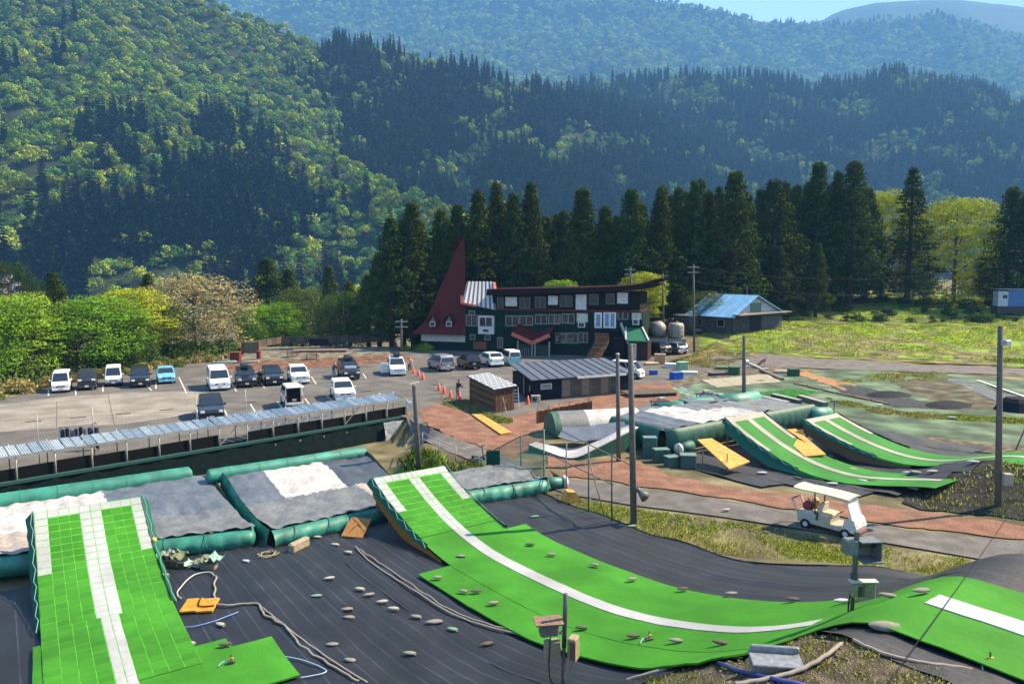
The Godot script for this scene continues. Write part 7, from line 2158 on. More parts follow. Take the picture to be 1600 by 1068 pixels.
func golf_cart():
	var cream := M("cart_cream", Color(0.5, 0.46, 0.36), 0.5, "soft", 1.2, "soft", 3.0)
	var white := M("cart_white", Color(0.55, 0.55, 0.52), 0.45, "soft", 1.5)
	var seat := M("cart_seat", Color(0.5, 0.44, 0.34), 0.7, "soft", 1.5)
	var black := M("trim_black", Color.BLACK)
	var o := thing("golf_cart", "cream golf cart with a roof and clear windscreen parked beside the road", "golf cart", on(Vector3(14.04, 0, -31.74)), 42)
	# local: front towards +z
	o.scale = Vector3.ONE * 0.9
	put("chassis", block(st(), Vector3(0, 0.42, -0.15), Vector3(1.1, 0.22, 2.5), 0.05), cream, o)
	var nose := st()
	extrude(nose, [Vector2(1.5, 0.35), Vector2(1.55, 0.6), Vector2(1.4, 0.98), Vector2(1.15, 1.08), Vector2(0.95, 0.9), Vector2(0.85, 0.4)], Transform3D(Basis(Vector3(0, 0, 1), Vector3(0, 1, 0), Vector3(-1, 0, 0)), Vector3(0.58, 0, 0)), 1.16)
	put("front_cowl", nose, white, o)
	put("bumper", block(st(), Vector3(0, 0.32, 1.52), Vector3(1.14, 0.12, 0.14), 0.03), M("bumper_red", Color(0.14, 0.05, 0.04), 0.7), o)
	put("seat_base", block(st(), Vector3(0, 0.66, -0.05), Vector3(1.1, 0.34, 0.6), 0.05), cream, o)
	put("seat", block(st(), Vector3(0, 0.88, -0.02), Vector3(1.08, 0.14, 0.6), 0.05), seat, o)
	put("backrest", block(st(), Vector3(0, 1.15, -0.36), Vector3(1.06, 0.42, 0.14), 0.05), seat, o)
	put("rear_body", block(st(), Vector3(0, 0.66, -0.95), Vector3(1.1, 0.34, 0.95), 0.05), M("cart_grey", Color(0.4, 0.4, 0.37), 0.6, "soft", 1.5), o)
	put("rear_seat", block(st(), Vector3(0, 0.87, -0.85), Vector3(1.06, 0.12, 0.6), 0.04), seat, o)
	put("bag_rack", beam(st(), Vector3(-0.45, 0.7, -1.45), Vector3(-0.45, 1.35, -1.75), 0.06), white, o)
	put("bag_rack", beam(st(), Vector3(0.45, 0.7, -1.45), Vector3(0.45, 1.35, -1.75), 0.06), white, o)
	put("rack_bar", beam(st(), Vector3(-0.5, 1.33, -1.74), Vector3(0.5, 1.33, -1.74), 0.05), M("bumper_red", Color.BLACK), o)
	var roof := st()
	var rows := []
	for i in 7:
		var row := []
		for j in 7:
			var x := (j - 3) / 3.0
			var z := 1.15 - i * 0.46
			row.append(Vector3(x * 0.62, 1.93 + 0.07 * (1 - x * x) + 0.05 * sin(PI * i / 6.0) + 0.06 * (1 if i == 6 else 0), z))
		rows.append(row)
	put("roof", sheet(roof, rows, 0.06), M("cart_roof", Color(0.5, 0.47, 0.35), 0.6, "soft", 1.0), o)
	for sd in [-1.0, 1.0]:
		put("roof_post", beam(st(), Vector3(sd * 0.54, 1.0, 1.28), Vector3(sd * 0.54, 1.92, 0.98), 0.05), white, o)
		put("roof_post", beam(st(), Vector3(sd * 0.52, 0.85, -0.5), Vector3(sd * 0.52, 1.92, -0.55), 0.05), M("post_dark", Color(0.06, 0.05, 0.045), 0.7), o)
		for z in [1.02, -0.95]:
			var wh := put("wheel", tube(st(false), Vector3(sd * 0.38, 0.25, z), Vector3(sd * 0.6, 0.25, z), 0.25, 0.25, 18), M("tyre", Color.BLACK), o)
			put("rim", tube(st(), Vector3(sd * 0.58, 0.25, z), Vector3(sd * 0.615, 0.25, z), 0.14, 0.12, 12), M("cart_rim", Color(0.4, 0.4, 0.4), 0.5), wh)
		put("headlight", block(st(), Vector3(sd * 0.36, 0.72, 1.47), Vector3(0.22, 0.12, 0.1), 0.02), M("headlight", Color.BLACK), o)
	var pane := StandardMaterial3D.new()
	pane.resource_name = "clear_windscreen"
	pane.albedo_color = Color(0.8, 0.84, 0.88, 0.6)
	pane.transparency = BaseMaterial3D.TRANSPARENCY_ALPHA
	pane.roughness = 0.3
	var g := st()
	hexa(g, [Vector3(-0.5, 1.05, 1.28), Vector3(0.5, 1.05, 1.28), Vector3(0.5, 1.05, 1.265), Vector3(-0.5, 1.05, 1.265), Vector3(-0.5, 1.88, 1.0), Vector3(0.5, 1.88, 1.0), Vector3(0.5, 1.88, 0.985), Vector3(-0.5, 1.88, 0.985)])
	put("windscreen", g, pane, o)
	put("steering_wheel", tube(st(), Vector3(-0.25, 1.1, 0.6), Vector3(-0.25, 1.13, 0.58), 0.18, 0.18, 12), black, o)
	var jar := thing("water_jug", "orange-yellow water jug standing on the golf cart's rear seat", "jug", o.position + Basis(Vector3.UP, deg_to_rad(42)) * Vector3(0.25, 0.94, -0.85) * 0.9, 42)
	put("jug", lathe(st(false), Vector3.ZERO, [Vector2(0, 0), Vector2(0.16, 0), Vector2(0.17, 0.3), Vector2(0.13, 0.38), Vector2(0.0, 0.4)], 14), M("jug_orange", Color(0.6, 0.3, 0.03), 0.5), jar)
	put("lid", lathe(st(false), Vector3(0, 0.385, 0), [Vector2(0.08, 0), Vector2(0.08, 0.06), Vector2(0, 0.07)], 12), paint("lid_white", 0.6, 0.6, 0.58), jar)
	var bagm := M("red_bag", Color(0.22, 0.06, 0.06), 0.8, "soft", 2.0)
	var b := thing("tool_bag", "reddish bag slumped at the back of the golf cart", "bag", o.position + Basis(Vector3.UP, deg_to_rad(42)) * Vector3(-0.2, 0.93, -1.0) * 0.9, 42)
	put("bag_body", lathe(st(false), Vector3.ZERO, [Vector2(0, 0), Vector2(0.24, 0.02), Vector2(0.26, 0.18), Vector2(0.15, 0.32), Vector2(0, 0.34)], 10), bagm, b)
	put("strap", hose(st(false), smooth_path([Vector3(-0.15, 0.28, 0), Vector3(0, 0.46, 0), Vector3(0.15, 0.28, 0)], 4), 0.02, 6), black, b)

# ---------- small things ----------
func sandbag_mesh(r: RandomNumberGenerator) -> ArrayMesh:
	var s := st(false)
	var rows := []
	for i in 11:
		var t := i / 10.0
		var z := (t - 0.5) * 0.44
		var body := pow(sin(PI * clampf(t * 0.86 + 0.02, 0, 1)), 0.55)
		if t > 0.9: body *= 1.35
		var ring := []
		for k in 11:
			var a := TAU * k / 10.0
			var bulge := 1.0 + 0.08 * sin(a * 3 + t * 9) + 0.04 * r.randfn()
			if k == 10: bulge = 1.0
			ring.append(Vector3(cos(a) * 0.105 * body * (bulge if k < 10 else 1.0), 0.05 + sin(a) * 0.055 * body, z))
		ring[10] = ring[0]
		rows.append(ring)
	sheet(s, rows)
	s.generate_normals()
	return s.commit()

func plain(called: String, mesh, m: Material, label: String, category: String, at := Vector3.ZERO, turn := 0.0, group := "") -> MeshInstance3D:
	var o := put(called, mesh, m, null, at, turn)
	tag(o, label, category, group)
	return o

func build_clutter():
	var r := RandomNumberGenerator.new()
	r.seed = 5
	var bag_mats := [M("bag_grey", Color(0.3, 0.275, 0.23), 0.9, "fine", 1.5), M("bag_pale", Color(0.46, 0.43, 0.37), 0.9, "fine", 1.5), M("bag_dark", Color(0.13, 0.115, 0.095), 0.9, "fine", 1.5), M("bag_green", Color(0.2, 0.36, 0.26), 0.9, "fine", 1.5), M("bag_white", Color(0.5, 0.52, 0.53), 0.8, "fine", 1.5)]
	var meshes := []
	for i in 3: meshes.append(sandbag_mesh(r))
	# place, height above the ground, colour, turn, label
	var left_bags := [Vector3(-9.17, -0.61, -33.75), Vector3(-8.67, -0.45, -31.86), Vector3(-7.61, -0.38, -30.76), Vector3(-6.83, -0.35, -29.82), Vector3(-6.95, -0.29, -27.09), Vector3(-5.58, -0.26, -26.06), Vector3(-5.15, -0.25, -25.55), Vector3(-4.56, -0.22, -24.95), Vector3(-4.08, -0.2, -24.36), Vector3(-5.67, -0.23, -24.37), Vector3(-5.46, -0.21, -23.73), Vector3(-3.2, -0.14, -23.63), Vector3(-2.55, -0.09, -23.13), Vector3(-1.9, -0.03, -22.56), Vector3(-7.02, -0.27, -25.49), Vector3(-5.54, -0.13, -21.77), Vector3(-4.75, -0.04, -20.69), Vector3(-3.05, 0.01, -20.99), Vector3(-0.77, 0.11, -21.36), Vector3(-13.45, -0.42, -27.66), Vector3(-12.13, -0.33, -25.17), Vector3(-11.26, -0.28, -23.47), Vector3(-10.68, -0.26, -22.71), Vector3(-10.1, -0.25, -22.07), Vector3(-9.62, -0.26, -23.34), Vector3(-7.73, -0.18, -21.26), Vector3(-10.8, -0.4, -28.99), Vector3(-0.27, -0.44, -37.51), Vector3(-0.08, -0.28, -31.16), Vector3(1.07, -0.33, -34.2), Vector3(5.44, -0.24, -32.65), Vector3(10.22, -0.02, -34.32)]
	var left_kind := [1, 1, 1, 1, 1, 1, 0, 1, 1, 0, 0, 0, 0, 3, 3, 0, 0, 0, 2, 1, 2, 2, 0, 1, 1, 4, 4, 1, 1, 3, 3, 1]
	var left_label := ["pale sandbag right below the teal bag's front, left of the brown board", "pale sandbag just below the one left of the brown board", "pale sandbag at the left foot of the brown board", "pale sandbag in front of the brown board, beside the coiled rope ends", "lone pale sandbag below the brown board on open sheeting", "upper sandbag of the diagonal line across the black sheeting", "second sandbag of the diagonal line across the sheeting", "third sandbag of the diagonal line across the sheeting", "fourth sandbag of the diagonal line across the sheeting", "upper of two grey sandbags lying close together", "lower of two grey sandbags lying close together", "grey sandbag near the lower end of the diagonal line", "large grey sandbag left of the pale green one", "pale green sandbag towards the middle jump's lower mat", "pale green sandbag on its own beside the heavy rope", "grey sandbag low on the sheeting beside the heavy rope", "grey sandbag lowest on the sheeting, near the picture's bottom", "grey sandbag near the bottom, left of the slim lamp post", "dark sandbag left of the roofed floodlight", "tan sandbag beside the nearest jump's teal net, uppermost", "dark sandbag beside the nearest jump level with the orange board", "dark sandbag beside the nearest jump under the blue hose", "grey sandbag beside the nearest jump's lower net", "pale sandbag lowest beside the nearest jump", "pale yellow sandbag below the orange board", "white sandbag at the right corner of the small green mat", "white plastic bag above the orange board near the coiled net", "pale sandbag at the front of the low air bag", "pale sandbag right of the middle jump's lip mat", "pale green sandbag on the sheeting below the low air bag", "pale green sandbag at the sheeting's edge by the thick pole", "pale stone-like bag on the verge by the road"]
	for i in left_bags.size():
		var p := on(left_bags[i], 0.1)
		var o := plain("sandbag", meshes[i % 3], bag_mats[left_kind[i]], left_label[i], "sandbag", p, r.randf_range(55, 110), "sandbags weighing down the sheeting")
		o.scale = Vector3(0.9, 0.8, 0.9) * (1.35 if i == 12 else 1.0)
	var mat_bags := [Vector3(-2.8, -0.23, -26.61), Vector3(-1.73, -0.17, -25.28), Vector3(-1.29, -0.15, -25.24), Vector3(-0.65, -0.07, -24.14), Vector3(0.75, -0.25, -29.99), Vector3(1.57, -0.21, -28.81), Vector3(3.18, -0.11, -27.48), Vector3(4.34, 0.04, -25.83), Vector3(5.84, 0.3, -24.41), Vector3(7.14, 0.69, -23.18), Vector3(8.36, 1.43, -21.18), Vector3(8.89, 2.28, -19.23), Vector3(8.52, 3.84, -16.14), Vector3(8.97, 4.19, -15.62), Vector3(2.11, 0.34, -21.59), Vector3(3.46, 0.78, -20.22), Vector3(4.41, 1.23, -19.09), Vector3(5.27, 1.77, -17.95), Vector3(-8.8, -0.22, -21.63), Vector3(-2.06, -0.26, -28.73)]
	var mat_label := ["grey sandbag on the near edge of the middle run, first from the jump", "grey sandbag on the near mat with a pale tie", "small dark sandbag touching another on the near mat", "grey sandbag on the near mat, fourth from the jump", "dark sandbag on the far edge of the middle run closest to the lip", "grey sandbag on the far edge of the middle run, second from the lip", "long grey sandbag on the far mat edge above the white stripe", "grey sandbag on the far mat edge right of the long one", "paired dark sandbag on the far mat edge", "grey sandbag with a pale cord on the far mat edge", "dark sandbag on the mat edge left of the slim rusty post", "flat pale sandbag right behind the slim rusty post", "round grey sandbag on the mat edge right of the rusty post", "last grey sandbag of the far edge where the run climbs", "dark sandbag right of the roofed floodlight on the near mat", "dark sandbag beside the water sprinkler", "large grey sandbag on the near mat by the earth mound", "dark sandbag against the earth mound's edge", "dark sandbag on the small green mat beside the nearest jump", "grey sandbag on sheeting where the middle jump's board ends"]
	for i in mat_bags.size():
		var o := plain("sandbag", meshes[i % 3], bag_mats[[0, 0, 2, 0, 2, 0, 0, 0, 2, 0, 2, 4, 0, 0, 2, 2, 0, 2, 2, 0][i]], mat_label[i], "sandbag", on(mat_bags[i], 0.27), r.randf_range(60, 105), "sandbags along the middle run")
		o.scale = Vector3.ONE * 0.85
	var big := plain("sandbag", meshes[1], bag_mats[0], "big fat grey sandbag on the dark strip beside the earth mound", "sandbag", on(Vector3(7.4, 4.25, -14.09), 0.1), 80)
	big.scale = Vector3(1.5, 1.7, 1.3)
	var far_bags := [Vector3(14.48, -0.45, -41.95), Vector3(16.2, -0.48, -41.02), Vector3(20.26, -0.53, -43.06), Vector3(19.46, -0.37, -40.02), Vector3(19.88, -0.32, -39.86), Vector3(22.19, -0.03, -40.5), Vector3(22.43, 0.08, -40.23), Vector3(22.81, 0.38, -39.3), Vector3(17.51, -0.36, -39.52), Vector3(24.58, 1.09, -38.63), Vector3(30.8, -0, -61.2), Vector3(33.73, -0, -55.9), Vector3(20.78, 0.01, -37.49)]
	var far_label := ["white sandbag left of the far jump's foot", "brown sandbag along the far jump's lower edge", "pale sandbag in the gap between the two far jumps", "white sandbag at the end of the nearer far jump", "dark sandbag beside the white one at the far jump's end", "white sandbag on the bank at the far jump's end", "pale sandbag touching the white one on the bank", "pale sandbag farther up the bank", "white sandbag on sheeting above the golf cart", "white bag on the dark bank left of the tall pole", "white box-like bag on the grey runway", "small white bag on the grassy strip", "white bag on the weedy bank right of the golf cart"]
	for i in far_bags.size():
		var o := plain("sandbag", meshes[i % 3], bag_mats[[4, 2, 1, 4, 2, 4, 1, 1, 4, 4, 4, 4, 4][i]], far_label[i], "sandbag", on(far_bags[i], 0.15), r.randf_range(40, 110), "sandbags around the far jumps")
		o.scale = Vector3.ONE * 1.35

	# boards
	var orange := M("orange_board", Color(0.62, 0.28, 0.04), 0.7, "soft", 0.5, "soft", 2.0)
	var b := thing("orange_board", "square orange board lying on the sheeting with a black hose across it", "board", on(Vector3(-10.92, -0.31, -24.82), 0.15), 8)
	b.scale = Vector3.ONE * 1.4
	for k in 2: put("board_sheet", block(st(), Vector3(-0.19 + 0.4 * k, 0.0, 0.05 * k), Vector3(0.4, 0.05, 0.72), 0.01), orange, b)
	put("black_hose", hose(st(false), smooth_path([Vector3(-0.05, 0.05, -0.4), Vector3(-0.02, 0.05, 0.0), Vector3(0.08, 0.05, 0.2), Vector3(0.4, 0.05, 0.2)], 5), 0.016, 6), M("wire_black", Color.BLACK), b)
	b = thing("brown_board", "brown board leaning under the teal air bag left of the middle jump", "board", on(Vector3(-7, -0.41, -32.15), 0.1), -14)
	var bs := st()
	hexa(bs, [Vector3(-0.5, 0, 0.45), Vector3(0.5, 0, 0.45), Vector3(0.5, 0.5, -0.6), Vector3(-0.5, 0.5, -0.6), Vector3(-0.5, 0.06, 0.45), Vector3(0.5, 0.06, 0.45), Vector3(0.5, 0.56, -0.6), Vector3(-0.5, 0.56, -0.6)])
	put("board_sheet", bs, M("brown_board", Color(0.3, 0.15, 0.05), 0.8, "soft", 0.8), b)
	put("strap", hose(st(false), [Vector3(-0.2, 0.2, 0.2), Vector3(0.0, 0.4, -0.2), Vector3(0.2, 0.35, -0.1)], 0.012, 5), M("wire_black", Color.BLACK), b)
	for q in [[[Vector3(11.28, 1.15, -44.17), Vector3(12.23, 1.15, -44.51), Vector3(13.95, 0.25, -42.47), Vector3(12.37, 0.15, -41.16)], "large orange ramp board sloping beside the far green jump"], [[Vector3(17.39, 0.95, -47.76), Vector3(18.8, 0.95, -48.15), Vector3(19.34, 0.12, -44.63), Vector3(17.85, 0.12, -44.16)], "orange ramp board with a dark crack between the two far jumps"], [[Vector3(-3.19, 0.06, -57.61), Vector3(-2.43, 0.06, -57.61), Vector3(0, 0.06, -51.17), Vector3(-0.8, 0.06, -50.56)], "long yellow-orange board lying on the red yard below the plank shed"]]:
		var s := st()
		var u := Vector3(0, 0.07, 0)
		var c: Array = q[0]
		hexa(s, [c[0], c[1], c[2], c[3], c[0] + u, c[1] + u, c[2] + u, c[3] + u])
		plain("ramp_board", s, M("ramp_orange", Color(0.72, 0.36, 0.09), 0.7, "soft", 0.3, "soft", 1.5), q[1], "board")
	plain("folded_board", extrude(st(), [Vector2(-0.55, 0), Vector2(0.55, 0), Vector2(0.1, 0.55), Vector2(-0.3, 0.6)], Transform3D(Basis(), Vector3.ZERO), 0.5), M("ramp_orange", Color.BLACK), "folded yellow-orange board by the low air bag's blower", "board", on(Vector3(3.04, -0.36, -37.23), 0.0), 10)

	# ropes and hoses
	var rope_m := M("pale_rope", Color(0.34, 0.3, 0.26), 0.9, "fine", 3.0)
	for q in [[[Vector3(-6.68, -0.36, -30.48), Vector3(-5.82, -0.32, -28.86), Vector3(-4.64, -0.27, -27.2), Vector3(-3.47, -0.23, -25.72), Vector3(-2.16, -0.11, -23.9), Vector3(-0.82, 0.01, -22.64), Vector3(0.78, 0.21, -21.51), Vector3(2.2, 0.59, -20.25), Vector3(3.47, 1.04, -19.14), Vector3(4.28, 1.37, -18.5)], 0.035, "thick pale rope running along the near edge of the middle run", rope_m], [[Vector3(-6.47, -0.35, -30.17), Vector3(-5.32, -0.3, -28.57), Vector3(-3.8, -0.25, -26.47), Vector3(-2.18, -0.13, -24.16), Vector3(-0.72, 0, -22.78), Vector3(0.88, 0.21, -21.64)], 0.03, "second pale rope twisted beside the thick one along the run", rope_m], [[Vector3(-11.4, -0.36, -27.43), Vector3(-10.74, -0.32, -25.67), Vector3(-10.17, -0.29, -24.79), Vector3(-8.96, -0.28, -24.86), Vector3(-8.42, -0.26, -24.06), Vector3(-7.41, -0.23, -23.11), Vector3(-6.5, -0.16, -21.75), Vector3(-5.3, -0.05, -20.46), Vector3(-4.23, 0.07, -19.35)], 0.04, "heavy twisted rope crossing the sheeting from the orange board", rope_m], [[Vector3(-8.65, -0.27, -24.55), Vector3(-7.92, -0.25, -23.72), Vector3(-6.64, -0.19, -22.23), Vector3(-5.25, -0.06, -20.65), Vector3(-3.94, 0.1, -19.21)], 0.032, "second strand of the heavy rope lying beside it", rope_m], [[Vector3(-11.81, -0.33, -25.37), Vector3(-12.22, -0.35, -25.98), Vector3(-12.32, -0.38, -27.47), Vector3(-11.83, -0.38, -27.83), Vector3(-11.45, -0.37, -27.43)], 0.025, "pale looped hose above the orange board", M("hose_grey", Color(0.38, 0.36, 0.34), 0.7)], [[Vector3(-11.76, -0.3, -24.1), Vector3(-11.17, -0.28, -23.42), Vector3(-10.62, -0.27, -23.14), Vector3(-9.97, -0.27, -23.49), Vector3(-9.35, -0.27, -24.22)], 0.02, "thin blue hose curving below the orange board", M("hose_blue", Color(0.1, 0.17, 0.42), 0.5)], [[Vector3(-7.76, -0.18, -21.34), Vector3(-7.2, -0.15, -21.1), Vector3(-7.39, -0.13, -20.6), Vector3(-7.97, -0.14, -20.38)], 0.018, "thin pale blue hose by the small green mat", M("hose_pale_blue", Color(0.25, 0.36, 0.5), 0.5)], [[Vector3(-7.7, -0.17, -21.21), Vector3(-6.46, -0.12, -20.93), Vector3(-5.3, -0.03, -20.08), Vector3(-5.93, -0.03, -19.73)], 0.018, "thin grey-blue hose low on the sheeting", M("hose_pale_blue", Color.BLACK)], [[Vector3(6.19, 4.42, -13.28), Vector3(5.66, 4.43, -12.73), Vector3(5.06, 4.43, -12.38), Vector3(4.43, 4.41, -12.17), Vector3(3.84, 4.35, -12.05)], 0.04, "pale conduit pipe curving left from the rusty post", rope_m], [[Vector3(6.44, 4.42, -13.37), Vector3(6.82, 4.43, -12.96), Vector3(7.38, 4.39, -12.69), Vector3(8.03, 4.31, -12.62), Vector3(8.42, 4.31, -12.43)], 0.035, "pale cable running right from the rusty post over the mound", rope_m], [[Vector3(4.87, 1.91, -17.3), Vector3(4.27, 3.85, -13.43), Vector3(4.45, 4.4, -12.22), Vector3(4.99, 4.44, -11.9)], 0.045, "dark blue hose at the foot of the earth mound", M("hose_navy", Color(0.02, 0.03, 0.16), 0.5)], [[Vector3(2.79, 1.5, -17.04), Vector3(3.69, 1.83, -16.92), Vector3(4.68, 1.93, -17.19), Vector3(5.82, 2.16, -17.37), Vector3(6.68, 2.7, -16.77), Vector3(6.82, 3.92, -14.79)], 0.05, "pale pipe edging the earth mound along the green run", rope_m]]:
		var pts := []
		for p in q[0]: pts.append(on(p, 0.14 if not "mound" in q[2] and not "post" in q[2] else 0.09))
		pts = smooth_path(pts, 8)
		for i in pts.size(): pts[i] += Vector3(sin(i * 1.3), 0, cos(i * 1.7)) * (0.03 if "twisted" in q[2] else 0.008)
		plain("rope" if "rope" in q[2] else "hose", hose(st(false), pts, q[1]), q[3], q[2], "rope" if "rope" in q[2] else "hose")
	var coil := st(false)
	var cp := []
	for i in 70:
		var a := i * 0.42
		cp.append(Vector3(cos(a) * (0.35 + 0.12 * sin(i * 0.7)), 0.05 + 0.04 * sin(i * 1.1), sin(a) * (0.3 + 0.1 * cos(i * 0.9))))
	plain("net_coil", hose(coil, cp, 0.02, 5), M("coil_straw", Color(0.24, 0.21, 0.13), 0.9), "loose coil of straw-coloured netting above the heavy rope", "coil", on(Vector3(-10.15, -0.4, -29.68), 0.1))
	# patched rubble and crates where the nearest jump meets the bag
	var heap := thing("crumpled_sheeting", "crumpled pale green sheeting and boards beside the nearest jump's lip", "sheeting", on(Vector3(-13.21, -0.47, -28.9), 0.0), -12)
	for i in 7:
		var rows := []
		for a in 5:
			var row := []
			for c in 5: row.append(Vector3(-1.4 + i * 0.42 + a * 0.14, 0.25 + 0.22 * r.randf() + 0.2 * sin(i * 1.3), -0.35 + c * 0.18 + 0.08 * r.randf()))
			rows.append(row)
		put("sheet_fold", sheet(st(), rows), [M("fold_mint", Color(0.25, 0.42, 0.34), 0.7, "soft", 1.5), M("fold_grey", Color(0.2, 0.22, 0.19), 0.8, "soft", 1.5), M("fold_olive", Color(0.15, 0.18, 0.1), 0.9, "soft", 1.5)][i % 3], heap)
	for i in 5: put("board_end", box(st(), Vector3(-1.3 + i * 0.34, 0.12, 0.4), Vector3(0.3, 0.42, 0.06), 4), M("board_olive", Color(0.13, 0.14, 0.085), 0.9, "streak", 1.0), heap)
	plain("orange_lamp", lathe(st(false), Vector3.ZERO, [Vector2(0, 0), Vector2(0.09, 0.02), Vector2(0.12, 0.12), Vector2(0.09, 0.2), Vector2(0, 0.24)], 12), M("jug_orange", Color.BLACK), "small round orange marker on the nearest jump's net", "marker", Vector3(-14.42, 0.55, -28.83))
	plain("wooden_crate", block(st(), Vector3(0, 0.1, 0), Vector3(0.62, 0.26, 0.3), 0.02), M("crate_tan", Color(0.28, 0.24, 0.18), 0.9, "streak", 1.0), "tan wooden box at the top of the looped hose", "box", on(Vector3(-12.08, -0.41, -28.44), 0.05), -8)
	plain("stone_slab", block(st(), Vector3(0, 0.2, 0), Vector3(0.3, 0.42, 1.1), 0.06), M("slab_stone", Color(0.3, 0.26, 0.19), 0.9, "soft", 0.8), "tan stone slab leaning between the two teal air bags", "slab", on(Vector3(-9.11, -0.41, -30.62), 0.0), -25)
	# sprinklers
	for q in [[Vector3(3.84, 0.94, -19.82), 0.25, "sprinkler with a blue hose on the near edge of the middle run"], [Vector3(8.63, 4.31, -12.72), 0.1, "yellow sprinkler head by the dark strip at lower right"], [Vector3(-8.21, -0.16, -20.59), 0.25, "small sprinkler on the green mat beside the nearest jump"]]:
		var sp := thing("sprinkler", q[2], "sprinkler", on(q[0], q[1]))
		sp.scale = Vector3.ONE * 0.7
		put("base", box(st(), Vector3(0, 0.03, 0), Vector3(0.3, 0.06, 0.2), 20), M("bag_dark", Color.BLACK), sp)
		put("riser", tube(st(), Vector3(0, 0, 0), Vector3(0, 0.34, 0), 0.02, 0.02, 6), M("trim_black", Color.BLACK), sp)
		put("head", box(st(), Vector3(0.03, 0.16, 0), Vector3(0.14, 0.06, 0.06)), M("jug_orange", Color.BLACK), sp)
		put("feed_hose", hose(st(false), smooth_path([Vector3(0, 0.05, 0), Vector3(-0.25, 0.1, 0.1), Vector3(-0.4, 0.02, 0.35)], 5), 0.018, 6), M("hose_pale_blue", Color.BLACK), sp)
	# grey metal bench-like lid on the mound
	var lid := thing("metal_trough", "grey metal box with a raised back on the earth mound", "box", on(Vector3(4.77, 4.34, -12.75), 0.0), -8)
	var zinc := M("trough_zinc", Color(0.2, 0.22, 0.24), 0.45, "soft", 1.0, "", 1.0, "", 1.0, 0.2)
	put("base", block(st(), Vector3(0, 0.06, 0), Vector3(0.86, 0.14, 0.5), 0.02), M("trough_dark", Color(0.16, 0.15, 0.14), 0.7), lid)
	put("lid", block(st(), Vector3(0, 0.15, 0.02), Vector3(0.9, 0.04, 0.54), 0.012), zinc, lid)
	put("back", block(st(), Vector3(0.02, 0.22, -0.22), Vector3(0.86, 0.14, 0.07), 0.015), zinc, lid)

	# cones
	var cone_px := [[Vector3(-10.96, 0, -81.55), "first traffic cone from the open-door minivan"], [Vector3(-10.14, 0, -79.56), "second traffic cone from the open-door minivan"], [Vector3(-9.32, 0, -76.75), "third traffic cone from the open-door minivan"], [Vector3(-6.96, 0, -69.76), "upper traffic cone of the row leading to the shed"], [Vector3(-6.3, 0, -67.93), "middle traffic cone of the row leading to the shed"], [Vector3(-5.54, 0, -65.87), "lower traffic cone of the row leading to the shed"], [Vector3(-4.66, 0, -64.88), "orange traffic cone beside the person near the shed"], [Vector3(1.37, 0, -62.68), "traffic cone before the cafe's dark side"]]
	var cone0: Node3D
	for i in cone_px.size():
		if i == 0:
			cone0 = thing("traffic_cone", cone_px[i][1], "traffic cone", cone_px[i][0], 0, "traffic cones on the car park")
			put("cone", lathe(st(false), Vector3.ZERO, [Vector2(0.19, 0.03), Vector2(0.05, 0.72), Vector2(0.0, 0.73)], 14), M("cone_red", Color(0.62, 0.07, 0.03), 0.5), cone0)
			put("base", box(st(), Vector3(0, 0.015, 0), Vector3(0.42, 0.04, 0.42)), M("cone_red", Color.BLACK), cone0)
			put("band", lathe(st(false), Vector3.ZERO, [Vector2(0.125, 0.34), Vector2(0.093, 0.5)], 14), paint("cone_band", 0.5, 0.35, 0.3), cone0)
		else: copy(cone0, cone_px[i][0], i * 31.0, cone_px[i][1])

	# white tanks by the lodge
	for q in [[Vector3(20.4, 2.03, -103), "spherical cream water tank beside the lodge"], [Vector3(22.91, 1.94, -103), "upright cylindrical cream tank right of the spherical one"]]:
		var tk := thing("water_tank", q[1], "tank", q[0])
		var m := M("tank_cream", Color(0.42, 0.4, 0.33), 0.6, "soft", 0.5, "streak", 0.4)
		if q[1].begins_with("spherical"): 
			put("tank_body", lathe(st(false), Vector3(0, 1.2, 0), [Vector2(0, -1.15), Vector2(0.6, -1.0), Vector2(1.05, -0.5), Vector2(1.18, 0.0), Vector2(1.05, 0.55), Vector2(0.6, 1.0), Vector2(0.15, 1.15), Vector2(0, 1.2)], 20), m, tk)
			put("cradle", box(st(), Vector3(0, 0.1, 0), Vector3(1.8, 0.4, 1.2)), M("trim_black", Color.BLACK), tk)
		else:
			put("tank_body", lathe(st(false), Vector3.ZERO, [Vector2(0, 0.05), Vector2(1.0, 0.08), Vector2(1.12, 0.3), Vector2(1.12, 1.75), Vector2(0.95, 2.1), Vector2(0.4, 2.2), Vector2(0, 2.22)], 20), m, tk)
			for y in [0.6, 1.1, 1.6]: put("hoop", lathe(st(false), Vector3(0, y, 0), [Vector2(1.12, -0.04), Vector2(1.16, 0.0), Vector2(1.12, 0.04)], 20), m, tk)
		put("stand", box(st(), Vector3(0, -1.2, 0), Vector3(2.4, 2.4, 2.2)), M("stand_grey", Color(0.2, 0.19, 0.17), 0.9), tk)
		put("hatch", lathe(st(false), Vector3(0, 2.2, 0), [Vector2(0.3, -0.1), Vector2(0.3, 0.16), Vector2(0, 0.2)], 12), M("trim_black", Color.BLACK), tk)
